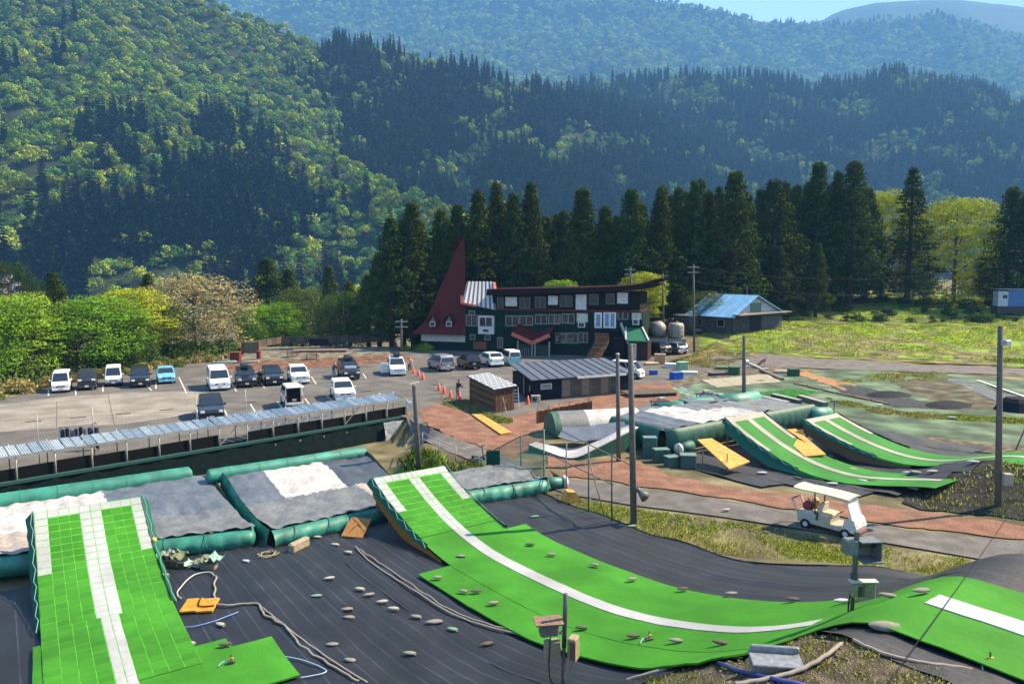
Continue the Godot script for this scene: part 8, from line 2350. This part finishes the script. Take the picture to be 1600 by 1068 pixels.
	# piles of belongings near the annex and the turf
	var odd := [
		[Vector3(18.12, 0, -89.96), Vector3(1.3, 1.2, 0.9), Color(0.36, 0.22, 0.11), "tan cardboard-coloured crate by the annex", "crate"],
		[Vector3(17.33, 0, -77.2), Vector3(1.3, 0.75, 0.8), Color(0.02, 0.09, 0.4), "bright blue crate on the grass beyond the cafe", "crate"],
		[Vector3(15.54, 0, -80.54), Vector3(0.9, 0.5, 0.6), Color(0.03, 0.1, 0.42), "smaller blue bin beside the small white van", "crate"],
		[Vector3(19.66, 0, -84.72), Vector3(1.2, 0.9, 0.8), Color(0.25, 0.42, 0.27), "pale green tote standing behind the blue crate", "crate"],
		[Vector3(18.84, 0, -86.4), Vector3(1.6, 0.5, 0.9), Color(0.55, 0.56, 0.56), "white wrapped bale behind the blue crate", "bale"],
		[Vector3(19.48, 0, -80.54), Vector3(1.7, 0.35, 0.8), Color(0.55, 0.52, 0.5), "white folded sheet lying right of the blue crate", "sheet"],
		[Vector3(16.87, 0, -88.74), Vector3(1.6, 0.3, 0.9), Color(0.5, 0.35, 0.22), "stack of tan planks beside the cardboard-coloured crate", "planks"],
		[Vector3(24.4, 0, -80.54), Vector3(1.1, 0.9, 0.9), Color(0.03, 0.11, 0.045), "dark green box left of the turf field pole", "box"],
		[Vector3(22.71, 0, -80.05), Vector3(2.6, 0.35, 0.8), Color(0.09, 0.07, 0.06), "low dark pallet stack left of the dark green box", "pallets"],
		[Vector3(24.39, 0, -84.72), Vector3(1.8, 0.3, 0.7), Color(0.08, 0.15, 0.07), "rolled green mat behind the dark pallet stack", "mat"],
		[Vector3(30.38, 0, -79.08), Vector3(1.2, 0.85, 0.6), Color(0.03, 0.09, 0.045), "dark green cabinet by the clay runway", "cabinet"],
		[Vector3(30.04, 0, -81.55), Vector3(1.5, 0.3, 0.6), Color(0.4, 0.37, 0.3), "pale stacked boards left of the dark green cabinet", "boards"],
		[Vector3(29.01, 0.1, -83.98), Vector3(0.7, 0.2, 0.35), Color(0.45, 0.45, 0.44), "small white block at the end of the pale kerb", "block"],
		[Vector3(20.38, 0, -58.97), Vector3(0.7, 0.65, 0.35), Color(0.02, 0.06, 0.05), "dark green bin on the turf before the barrel tubes", "bin"],
		[Vector3(21.08, 0, -58.17), Vector3(0.55, 0.3, 0.4), Color(0.3, 0.32, 0.3), "grey motor box right of the dark green bin", "box"],
		[Vector3(-32.78, 0.02, -95.03), Vector3(0.5, 1.0, 0.4), Color(0.2, 0.04, 0.03), "red post-like drum before the plank screen", "drum"],
		[Vector3(-35.07, 0, -93.16), Vector3(1.2, 1.1, 1.0), Color(0.17, 0.035, 0.03), "dark red box at the plaza's left end", "box"],
		[Vector3(-25.19, 0.02, -109.29), Vector3(2.4, 0.35, 0.4), Color(0.05, 0.04, 0.04), "low dark bench right of the notice board", "bench"]]
	for q in odd:
		var o := thing(String(q[4]).replace("crates", "crate"), q[3], q[4], on(q[0], 0.0), r.randf_range(-15, 25))
		var sz: Vector3 = q[1]
		put("body", block(st(), Vector3(0, sz.y * 0.46, 0), Vector3(sz.x, sz.y * 0.92, sz.z), minf(0.06, sz.y * 0.2)), M("odd_%d" % odd.find(q), q[2], 0.7, "soft", 0.8), o)
		put("lid", block(st(), Vector3(0.02, sz.y * 0.96, 0), Vector3(sz.x * 1.04, sz.y * 0.1, sz.z * 1.04), 0.01), M("odd_lid_%d" % odd.find(q), q[2] * 1.15, 0.6, "soft", 0.8), o)
	# rails and planks on the turf: grind boxes
	var rails := [[Vector3(21.52, 0, -65.53), Vector3(23.29, 0, -61.49), 0.5, Color(0.07, 0.05, 0.035), "dark timber slide box on the bright turf strip"], [Vector3(23.41, 0, -65.53), Vector3(24.6, 0, -62.38), 0.35, Color(0.1, 0.12, 0.09), "grey-green slide box behind the dark timber one"], [Vector3(25.51, 0, -64.88), Vector3(26.29, 0, -61.2), 0.35, Color(0.22, 0.19, 0.15), "long pale-edged slide box at the right of the turf strip"]]
	for q in rails:
		var o := thing("slide_box", q[4], "slide box", Vector3.ZERO)
		put("body", beam(st(), on(q[0], 0.2), on(q[1], 0.2), 0.5, 0.36), M("slide_%d" % rails.find(q), q[3], 0.8, "streak", 0.8), o)
		put("top_rail", beam(st(), on(q[0], 0.41), on(q[1], 0.41), 0.42, 0.05), paint("rail_pale", 0.36, 0.34, 0.3), o)
		for t in [0.12, 0.88]: put("foot", box(st(), on(q[0].lerp(q[1], t), 0.05), Vector3(0.6, 0.14, 0.2)), M("old_timber", Color.BLACK), o)
	plain("kerb_beam", beam(st(), on(Vector3(28.9, 0, -90.58), 0.1), on(Vector3(28.61, 0, -83.63), 0.1), 0.25, 0.2), paint("kerb_pale", 0.5, 0.47, 0.38), "pale timber kerb running beside the turf pole", "timber")
	plain("edging_beam", beam(st(), on(Vector3(28.28, 0, -83.1), 0.1), on(Vector3(28.13, 0, -76.3), 0.1), 0.5, 0.3), M("old_timber", Color.BLACK), "dark timber edging that continues the pale kerb", "timber")
	for k in 6:
		plain("edging_sleeper", beam(st(), on(Vector3(28.35, 0, -73.71).lerp(Vector3(32.11, 0, -62.08), k / 6.0 + 0.01), 0.09), on(Vector3(28.35, 0, -73.71).lerp(Vector3(32.11, 0, -62.08), (k + 0.94) / 6.0), 0.09), 0.28, 0.16), M("old_timber", Color.BLACK), "dark timber sleeper edging the clay runway, %s from the cabinet" % ["first", "second", "third", "fourth", "fifth", "sixth"][k], "sleeper", Vector3.ZERO, 0.0, "sleepers along the clay runway")
	plain("covered_mound", lathe(st(), Vector3.ZERO, [Vector2(1.9, -0.2), Vector2(1.25, 0.75), Vector2(0.9, 1.05), Vector2(0, 1.12)], 9), M("mound_navy", Color(0.012, 0.015, 0.025), 0.85, "patch", 0.5), "dark tarpaulin-covered mound right of the tall pole", "mound", on(Vector3(41.43, 0, -59.78)))
	for q in [[Vector3(34.43, 0, -66.88), "first low black-sheeted bump on the grey runway"], [Vector3(36.94, 0, -61.78), "second low black-sheeted bump further right"]]:
		plain("sheeted_bump", lathe(st(), Vector3.ZERO, [Vector2(2.4, -0.1), Vector2(1.4, 0.35), Vector2(0.6, 0.5), Vector2(0, 0.52)], 10), M("mound_navy", Color.BLACK), q[1], "bump", on(q[0], 0.05), 30).scale = Vector3(1.2, 0.6, 0.7)
	var sg := thing("camera_stand", "thin stand with a small black box on the turf field", "stand", on(Vector3(25.02, 0, -56.64)))
	put("stem", tube(st(), Vector3.ZERO, Vector3(0, 1.3, 0), 0.03, 0.03, 6), M("trim_black", Color.BLACK), sg)
	put("box", block(st(), Vector3(0, 1.36, 0), Vector3(0.5, 0.2, 0.3), 0.03), M("bag_grey", Color.BLACK), sg)
	plain("leaning_rod", tube(st(), on(Vector3(31.76, 0, -45.74)), on(Vector3(31.76, 0, -45.74), 2.0) + Vector3(0.7, 0, 0), 0.04, 0.03, 6), M("trim_black", Color.BLACK), "black rod leaning right at the picture's right edge", "rod")
	# dirt-covered debris below the far bag
	for q in [[Vector3(10.44, 0, -42.97), Vector3(0.9, 0.8, 0.7), "teal-grey box stacked below the dark green air bag", Color(0.05, 0.1, 0.09)], [Vector3(8.53, 0, -44.94), Vector3(0.8, 1.3, 0.6), "tall teal-grey cabinet under the far air bag's left end", Color(0.06, 0.12, 0.11)], [Vector3(9.05, 0, -44.01), Vector3(0.9, 0.8, 0.6), "teal-grey tub beside the tall cabinet under the far bag", Color(0.05, 0.11, 0.1)], [Vector3(9.52, 0, -43.12), Vector3(0.8, 0.6, 0.6), "low teal-grey tub under the dark green air bag's corner", Color(0.05, 0.1, 0.095)]]:
		var o := thing("storage_tub", q[2], "tub", on(q[0]), r.randf_range(-10, 30))
		put("body", block(st(), Vector3(0, q[1].y * 0.47, 0), Vector3(q[1].x, q[1].y * 0.94, q[1].z), 0.04), M("tub_%d" % int(q[1].y * 10), q[3], 0.7, "soft", 1.0), o)
		put("lid", block(st(), Vector3(0, q[1].y * 0.97, 0), Vector3(q[1].x * 1.06, 0.06, q[1].z * 1.06), 0.01), M("tub_lid", Color(0.1, 0.16, 0.15), 0.7), o)
	var prop_at := [Vector3(9.97, 0, -43.41), Vector3(11.24, 0, -42.68), Vector3(12.47, 0, -41.98)]
	for k in 3: plain("prop_pole", tube(st(), on(prop_at[k]), on(prop_at[k], 1.2), 0.035, 0.035, 6), M("frame_pipe", Color.BLACK), "pipe prop under the orange ramp board, %s from the left" % ["first", "second", "third"][k], "prop", Vector3.ZERO, 0.0, "pipe props under the far air bag")
	# plaza: picnic tables and planks
	var wood := M("weathered_wood", Color(0.17, 0.11, 0.08), 0.9, "streak", 0.6)
	for q in [[Vector3(-29.02, 0.02, -97.14), "weathered picnic table on the plaza, left one"], [Vector3(-25.73, 0.02, -94.34), "weathered picnic table on the plaza, right one with a pale bench"]]:
		var t := thing("picnic_table", q[1], "table", q[0], 20)
		for k in 3: put("plank", box(st(), Vector3(0, 0.72, -0.26 + k * 0.26), Vector3(1.7, 0.05, 0.24)), wood, t)
		for sd in [-1.0, 1.0]:
			put("bench", box(st(), Vector3(0, 0.44, sd * 0.72), Vector3(1.7, 0.05, 0.26)), wood, t)
			put("leg", beam(st(), Vector3(sd * 0.6, 0, -0.7), Vector3(sd * 0.6, 0.72, 0.2), 0.08), wood, t)
			put("leg", beam(st(), Vector3(sd * 0.6, 0, 0.7), Vector3(sd * 0.6, 0.72, -0.2), 0.08), wood, t)
	var stage := thing("plank_stage", "low pinkish plank stage in front of the notice board", "stage", Vector3(-26.96, 0.02, -103.27), 6)
	for k in 8: put("plank", box(st(), Vector3(0, 0.25, -1.1 + k * 0.3), Vector3(7.5, 0.06, 0.28)), M("stage_pink_%d" % (k % 2), Color(0.25 - 0.04 * (k % 2), 0.18, 0.15), 0.9, "streak", 0.4), stage)
	put("edge", box(st(), Vector3(0, 0.11, 1.2), Vector3(7.4, 0.22, 0.08)), wood, stage)
	for q in [[Vector3(-35.53, 0, -90.58), "pale mint boat-like tray among the junk left of the plaza", Color(0.3, 0.44, 0.38), Vector3(2.6, 0.25, 0.8)], [Vector3(-32.69, 0, -90.58), "pale plank pile before the old plank screen", Color(0.42, 0.35, 0.27), Vector3(2.8, 0.3, 0.7)], [Vector3(-37.77, 0, -93.83), "pile of pale rubble at the lot's back corner", Color(0.35, 0.31, 0.25), Vector3(1.6, 0.5, 0.8)]]:
		var o := thing("junk_item", q[1], "junk", q[0], 15)
		put("body", block(st(), Vector3(0, q[3].y * 0.5, 0), q[3], 0.05), M("junk_%d" % int(q[3].x * 10), q[2], 0.85, "soft", 1.0), o)
		put("loose_board", box(st(), Vector3(0.1, q[3].y + 0.04, 0.05), Vector3(q[3].x * 0.9, 0.05, 0.2), 14), wood, o)
	# quad bike by the meadow lane and a plough-like frame by the road
	var qb := thing("quad_bike", "dark quad bike on the grass before the blue-roofed house", "quad bike", on(Vector3(28.42, 0.8, -113.16), 0.0), 60)
	for z in [-0.55, 0.55]:
		for sd in [-0.4, 0.4]: put("wheel", tube(st(false), Vector3(sd - 0.12, 0.3, z), Vector3(sd + 0.12, 0.3, z), 0.3, 0.3, 14), M("tyre", Color.BLACK), qb)
	put("body", block(st(), Vector3(0, 0.65, 0), Vector3(0.5, 0.35, 1.4), 0.1), M("quad_grey", Color(0.12, 0.11, 0.12), 0.4), qb)
	put("seat", block(st(), Vector3(0, 0.9, -0.2), Vector3(0.34, 0.16, 0.7), 0.05), M("trim_black", Color.BLACK), qb)
	put("handlebar", beam(st(), Vector3(-0.4, 1.1, 0.45), Vector3(0.4, 1.1, 0.45), 0.06), M("trim_black", Color.BLACK), qb)
	var pl := thing("tilted_frame", "brown tilted sign frame beside the upper road", "frame", on(Vector3(29.97, 0, -88.14), 0.0), 20)
	put("board", beam(st(), Vector3(-0.45, 0.15, 0), Vector3(0.5, 0.75, 0), 0.5, 0.08), M("frame_brown", Color(0.09, 0.045, 0.04), 0.8), pl)
	put("leg", beam(st(), Vector3(0.3, 0, 0.1), Vector3(0.75, 1.05, 0.0), 0.06), M("grey_wood", Color.BLACK), pl)
	# tables and racks on the aqua strip
	for q in [[Vector3(16.72, 0, -63.6), Color(0.02, 0.03, 0.1), "dark blue trestle table on the aqua strip"], [Vector3(17.44, 0, -61.78), Color(0.06, 0.055, 0.04), "dark rack of gear right of the dark blue table"], [Vector3(12.12, 0, -60.06), Color(0.1, 0.05, 0.045), "dark red-brown rack beside the barrel air bag"]]:
		var t := thing("trestle_table", q[2], "table", on(q[0]), 25)
		put("top", box(st(), Vector3(0, 0.75, 0), Vector3(1.5, 0.08, 0.7)), M("table_%d" % int(q[1].b * 1000), q[1], 0.7), t)
		for sx in [-0.6, 0.6]:
			for sz in [-0.25, 0.25]: put("leg", beam(st(), Vector3(sx, 0, sz), Vector3(sx, 0.72, sz), 0.06), M("grey_wood", Color.BLACK), t)
		put("gear", block(st(), Vector3(0.2, 0.92, 0), Vector3(0.6, 0.26, 0.4), 0.06), bag_mats[1], t)
	var pile := thing("plank_platform", "low dark platform of planks beyond the cafe on the red path", "platform", on(Vector3(12.48, 0, -67.23)), 14)
	for k in 6: put("plank", box(st(), Vector3(0, 0.3, -1.0 + k * 0.4), Vector3(4.6, 0.07, 0.37)), M("platform_%d" % (k % 2), Color(0.16 - 0.03 * (k % 2), 0.12, 0.1), 0.9, "streak", 0.5), pile)
	put("edge", box(st(), Vector3(0, 0.13, 1.2), Vector3(4.6, 0.26, 0.08)), M("black_timber", Color.BLACK), pile)

# ---------- people ----------
func body_field(p: Vector3, bones: Array) -> float:
	var d := 10.0
	for b in bones:
		var a: Vector3 = b[0]
		var c: Vector3 = b[1]
		var t := clampf((p - a).dot(c - a) / maxf((c - a).length_squared(), 1e-6), 0, 1)
		var q := p.distance_to(a.lerp(c, t)) - lerpf(b[2], b[3], t)
		var h := clampf(0.5 + 0.5 * (d - q) / 0.05, 0, 1)
		d = lerpf(d, q, h) - 0.05 * h * (1 - h)
	return d

func body_mesh(bones: Array, cell: float) -> SurfaceTool:
	var lo := Vector3.ONE * 99
	var hi := Vector3.ONE * -99
	for b in bones:
		for k in 2:
			lo = lo.min(b[k] - Vector3.ONE * (b[2 + k] + 0.08))
			hi = hi.max(b[k] + Vector3.ONE * (b[2 + k] + 0.08))
	var n := Vector3i((hi - lo) / cell) + Vector3i.ONE * 2
	var f := PackedFloat32Array()
	f.resize(n.x * n.y * n.z)
	for x in n.x:
		for y in n.y:
			for z in n.z: f[(x * n.y + y) * n.z + z] = body_field(lo + Vector3(x, y, z) * cell, bones)
	var at := func(x: int, y: int, z: int) -> int: return (x * n.y + y) * n.z + z
	var verts := {}
	for x in n.x - 1:
		for y in n.y - 1:
			for z in n.z - 1:
				var sum := Vector3.ZERO
				var cnt := 0
				var c := []
				for k in 8: c.append(f[at.call(x + (k & 1), y + ((k >> 1) & 1), z + (k >> 2))])
				for e in [[0, 1], [2, 3], [4, 5], [6, 7], [0, 2], [1, 3], [4, 6], [5, 7], [0, 4], [1, 5], [2, 6], [3, 7]]:
					var a: float = c[e[0]]
					var b: float = c[e[1]]
					if (a < 0) != (b < 0):
						var pa := Vector3(e[0] & 1, (e[0] >> 1) & 1, e[0] >> 2)
						var pb := Vector3(e[1] & 1, (e[1] >> 1) & 1, e[1] >> 2)
						sum += pa.lerp(pb, a / (a - b))
						cnt += 1
				if cnt: verts[at.call(x, y, z)] = lo + (Vector3(x, y, z) + sum / cnt) * cell
	var s := st(false)
	for x in range(1, n.x - 1):
		for y in range(1, n.y - 1):
			for z in range(1, n.z - 1):
				var a: float = f[at.call(x, y, z)]
				for ax in 3:
					var d := Vector3i(1 if ax == 0 else 0, 1 if ax == 1 else 0, 1 if ax == 2 else 0)
					var b: float = f[at.call(x + d.x, y + d.y, z + d.z)]
					if (a < 0) == (b < 0): continue
					var u := Vector3i(d.z, d.x, d.y)
					var v := Vector3i(d.y, d.z, d.x)
					var ids := []
					for o in [Vector3i.ZERO, u, u + v, v]: ids.append(at.call(x - o.x, y - o.y, z - o.z))
					if not (verts.has(ids[0]) and verts.has(ids[1]) and verts.has(ids[2]) and verts.has(ids[3])): continue
					if a < 0: quad(s, verts[ids[0]], verts[ids[1]], verts[ids[2]], verts[ids[3]])
					else: quad(s, verts[ids[3]], verts[ids[2]], verts[ids[1]], verts[ids[0]])
	return s

func person(label: String, at: Vector3, turn: float, top: Color, legs: Color, bend := 0.0, reach := 0.0):
	var o := thing("person", label, "person", at, turn)
	var hip := Vector3(0, 0.9, 0)
	var chest := hip + Vector3(0, 0.42 * cos(bend), 0.42 * sin(bend))
	var neck := chest + Vector3(0, 0.14 * cos(bend), 0.14 * sin(bend))
	var head := neck + Vector3(0, 0.14, 0.03 + 0.05 * sin(bend))
	var bones := [[hip, chest, 0.14, 0.16], [chest, neck, 0.13, 0.06], [neck, head, 0.055, 0.1], [head, head + Vector3(0, 0.06, 0.01), 0.105, 0.1]]
	for sd in [-1.0, 1.0]:
		var sh := chest + Vector3(sd * 0.18, 0.06, 0)
		var el := sh + Vector3(sd * 0.07, -0.27, 0.05 + reach * 0.2)
		var wr := el + Vector3(-sd * 0.02, -0.18 + reach * 0.2, 0.12 + reach * 0.12)
		bones.append([sh, el, 0.06, 0.048])
		bones.append([el, wr, 0.046, 0.034])
		bones.append([wr, wr + Vector3(0, -0.07, 0.03), 0.04, 0.03])
		var kn := Vector3(sd * 0.11, 0.48, 0.04 + 0.06 * sd)
		var an := Vector3(sd * 0.12, 0.07, 0.02 * sd)
		bones.append([hip + Vector3(sd * 0.09, -0.03, 0), kn, 0.095, 0.065])
		bones.append([kn, an, 0.062, 0.045])
		bones.append([an, an + Vector3(0, -0.03, 0.13), 0.045, 0.04])
	put("body", body_mesh(bones, 0.045), M("skin", Color(0.4, 0.23, 0.16), 0.6), o)
	var cloth := []
	for b in bones.slice(0, 2): cloth.append([b[0], b[1], b[2] + 0.018, b[3] + 0.014])
	for k in [4, 5, 10, 11]: cloth.append([bones[k][0], bones[k][1], bones[k][2] + 0.016, bones[k][3] + 0.014])
	put("jacket", body_mesh(cloth, 0.045), M("cloth_%s" % top.to_html(), top, 0.85), o)
	cloth = [[hip + Vector3(0, 0.03, 0), hip - Vector3(0, 0.05, 0), 0.155, 0.15]]
	for k in [7, 8, 13, 14]: cloth.append([bones[k][0], bones[k][1], bones[k][2] + 0.016, bones[k][3] + 0.02])
	put("trousers", body_mesh(cloth, 0.045), M("cloth_%s" % legs.to_html(), legs, 0.85), o)
	put("hair", body_mesh([[head + Vector3(0, 0.05, -0.03), head + Vector3(0, 0.1, -0.01), 0.105, 0.095]], 0.04), M("hair_black", Color(0.015, 0.012, 0.01), 0.6), o)

func build_people():
	person("person in dark clothes standing beside the cones near the plank shed", Vector3(-4.85, 0.01, -65.15), 150, Color(0.03, 0.03, 0.035), Color(0.2, 0.16, 0.13), 0.35, 0.6)
	person("person in black crouching forward between the two dark estate cars", Vector3(-25.15, 0.01, -72.82), 40, Color(0.015, 0.015, 0.018), Color(0.015, 0.016, 0.02), 0.5, 0.4)
	person("person in dark top and pale trousers left of the black sunshade minivan", Vector3(-18.91, 0.01, -77.6), 60, Color(0.02, 0.025, 0.05), Color(0.3, 0.32, 0.36), 0.3, 0.3)
	person("person with a pink top behind the open door of the white minivan", Vector3(-11.59, 0.01, -83.03), 20, Color(0.45, 0.22, 0.18), Color(0.08, 0.08, 0.1), 0.2, 0.6)
	person("person in dark clothes behind the left part of the shelter's screen", Vector3(-26.59, 0.01, -46.54), -30, Color(0.02, 0.022, 0.035), Color(0.02, 0.02, 0.03), 0.15, 0.3)
	# loaded trolley of gear behind the shelter
	var o := thing("gear_rack", "rack hung with dark snowboard gear behind the shelter's left part", "rack", Vector3(-28.13, 0, -46.92), 26)
	var steel := M("galvanised_steel", Color.BLACK)
	for sx in [-0.9, 0.9]: put("upright", beam(st(), Vector3(sx, 0, 0), Vector3(sx, 1.5, 0), 0.06), steel, o)
	put("bar", beam(st(), Vector3(-0.95, 1.45, 0), Vector3(0.95, 1.45, 0), 0.06), steel, o)
	for k in 7: put("hung_gear", block(st(), Vector3(-0.75 + k * 0.25, 0.85 + 0.06 * sin(k * 2.0), 0.04 * (k % 2)), Vector3(0.22, 0.95, 0.16), 0.05), [M("gear_navy", Color(0.02, 0.03, 0.08), 0.8), M("gear_black", Color(0.015, 0.015, 0.02), 0.8), M("gear_grey", Color(0.12, 0.13, 0.16), 0.8)][k % 3], o)
	# small dark scooter on the road by the net fence
	var sc := thing("push_scooter", "small black scooter-like stand on the road left of the net fence", "scooter", Vector3(-2.06, 0.05, -43.97), 60)
	put("deck", block(st(), Vector3(0, 0.14, 0), Vector3(0.16, 0.05, 0.8), 0.02), M("trim_black", Color.BLACK), sc)
	put("stem", beam(st(), Vector3(0, 0.14, 0.38), Vector3(0, 0.85, 0.28), 0.05), M("trim_black", Color.BLACK), sc)
	put("handlebar", beam(st(), Vector3(-0.3, 0.85, 0.28), Vector3(0.3, 0.85, 0.28), 0.05), M("trim_black", Color.BLACK), sc)
	for z in [-0.38, 0.42]: put("wheel", tube(st(false), Vector3(-0.03, 0.09, z), Vector3(0.03, 0.09, z), 0.09, 0.09, 12), M("tyre", Color.BLACK), sc)
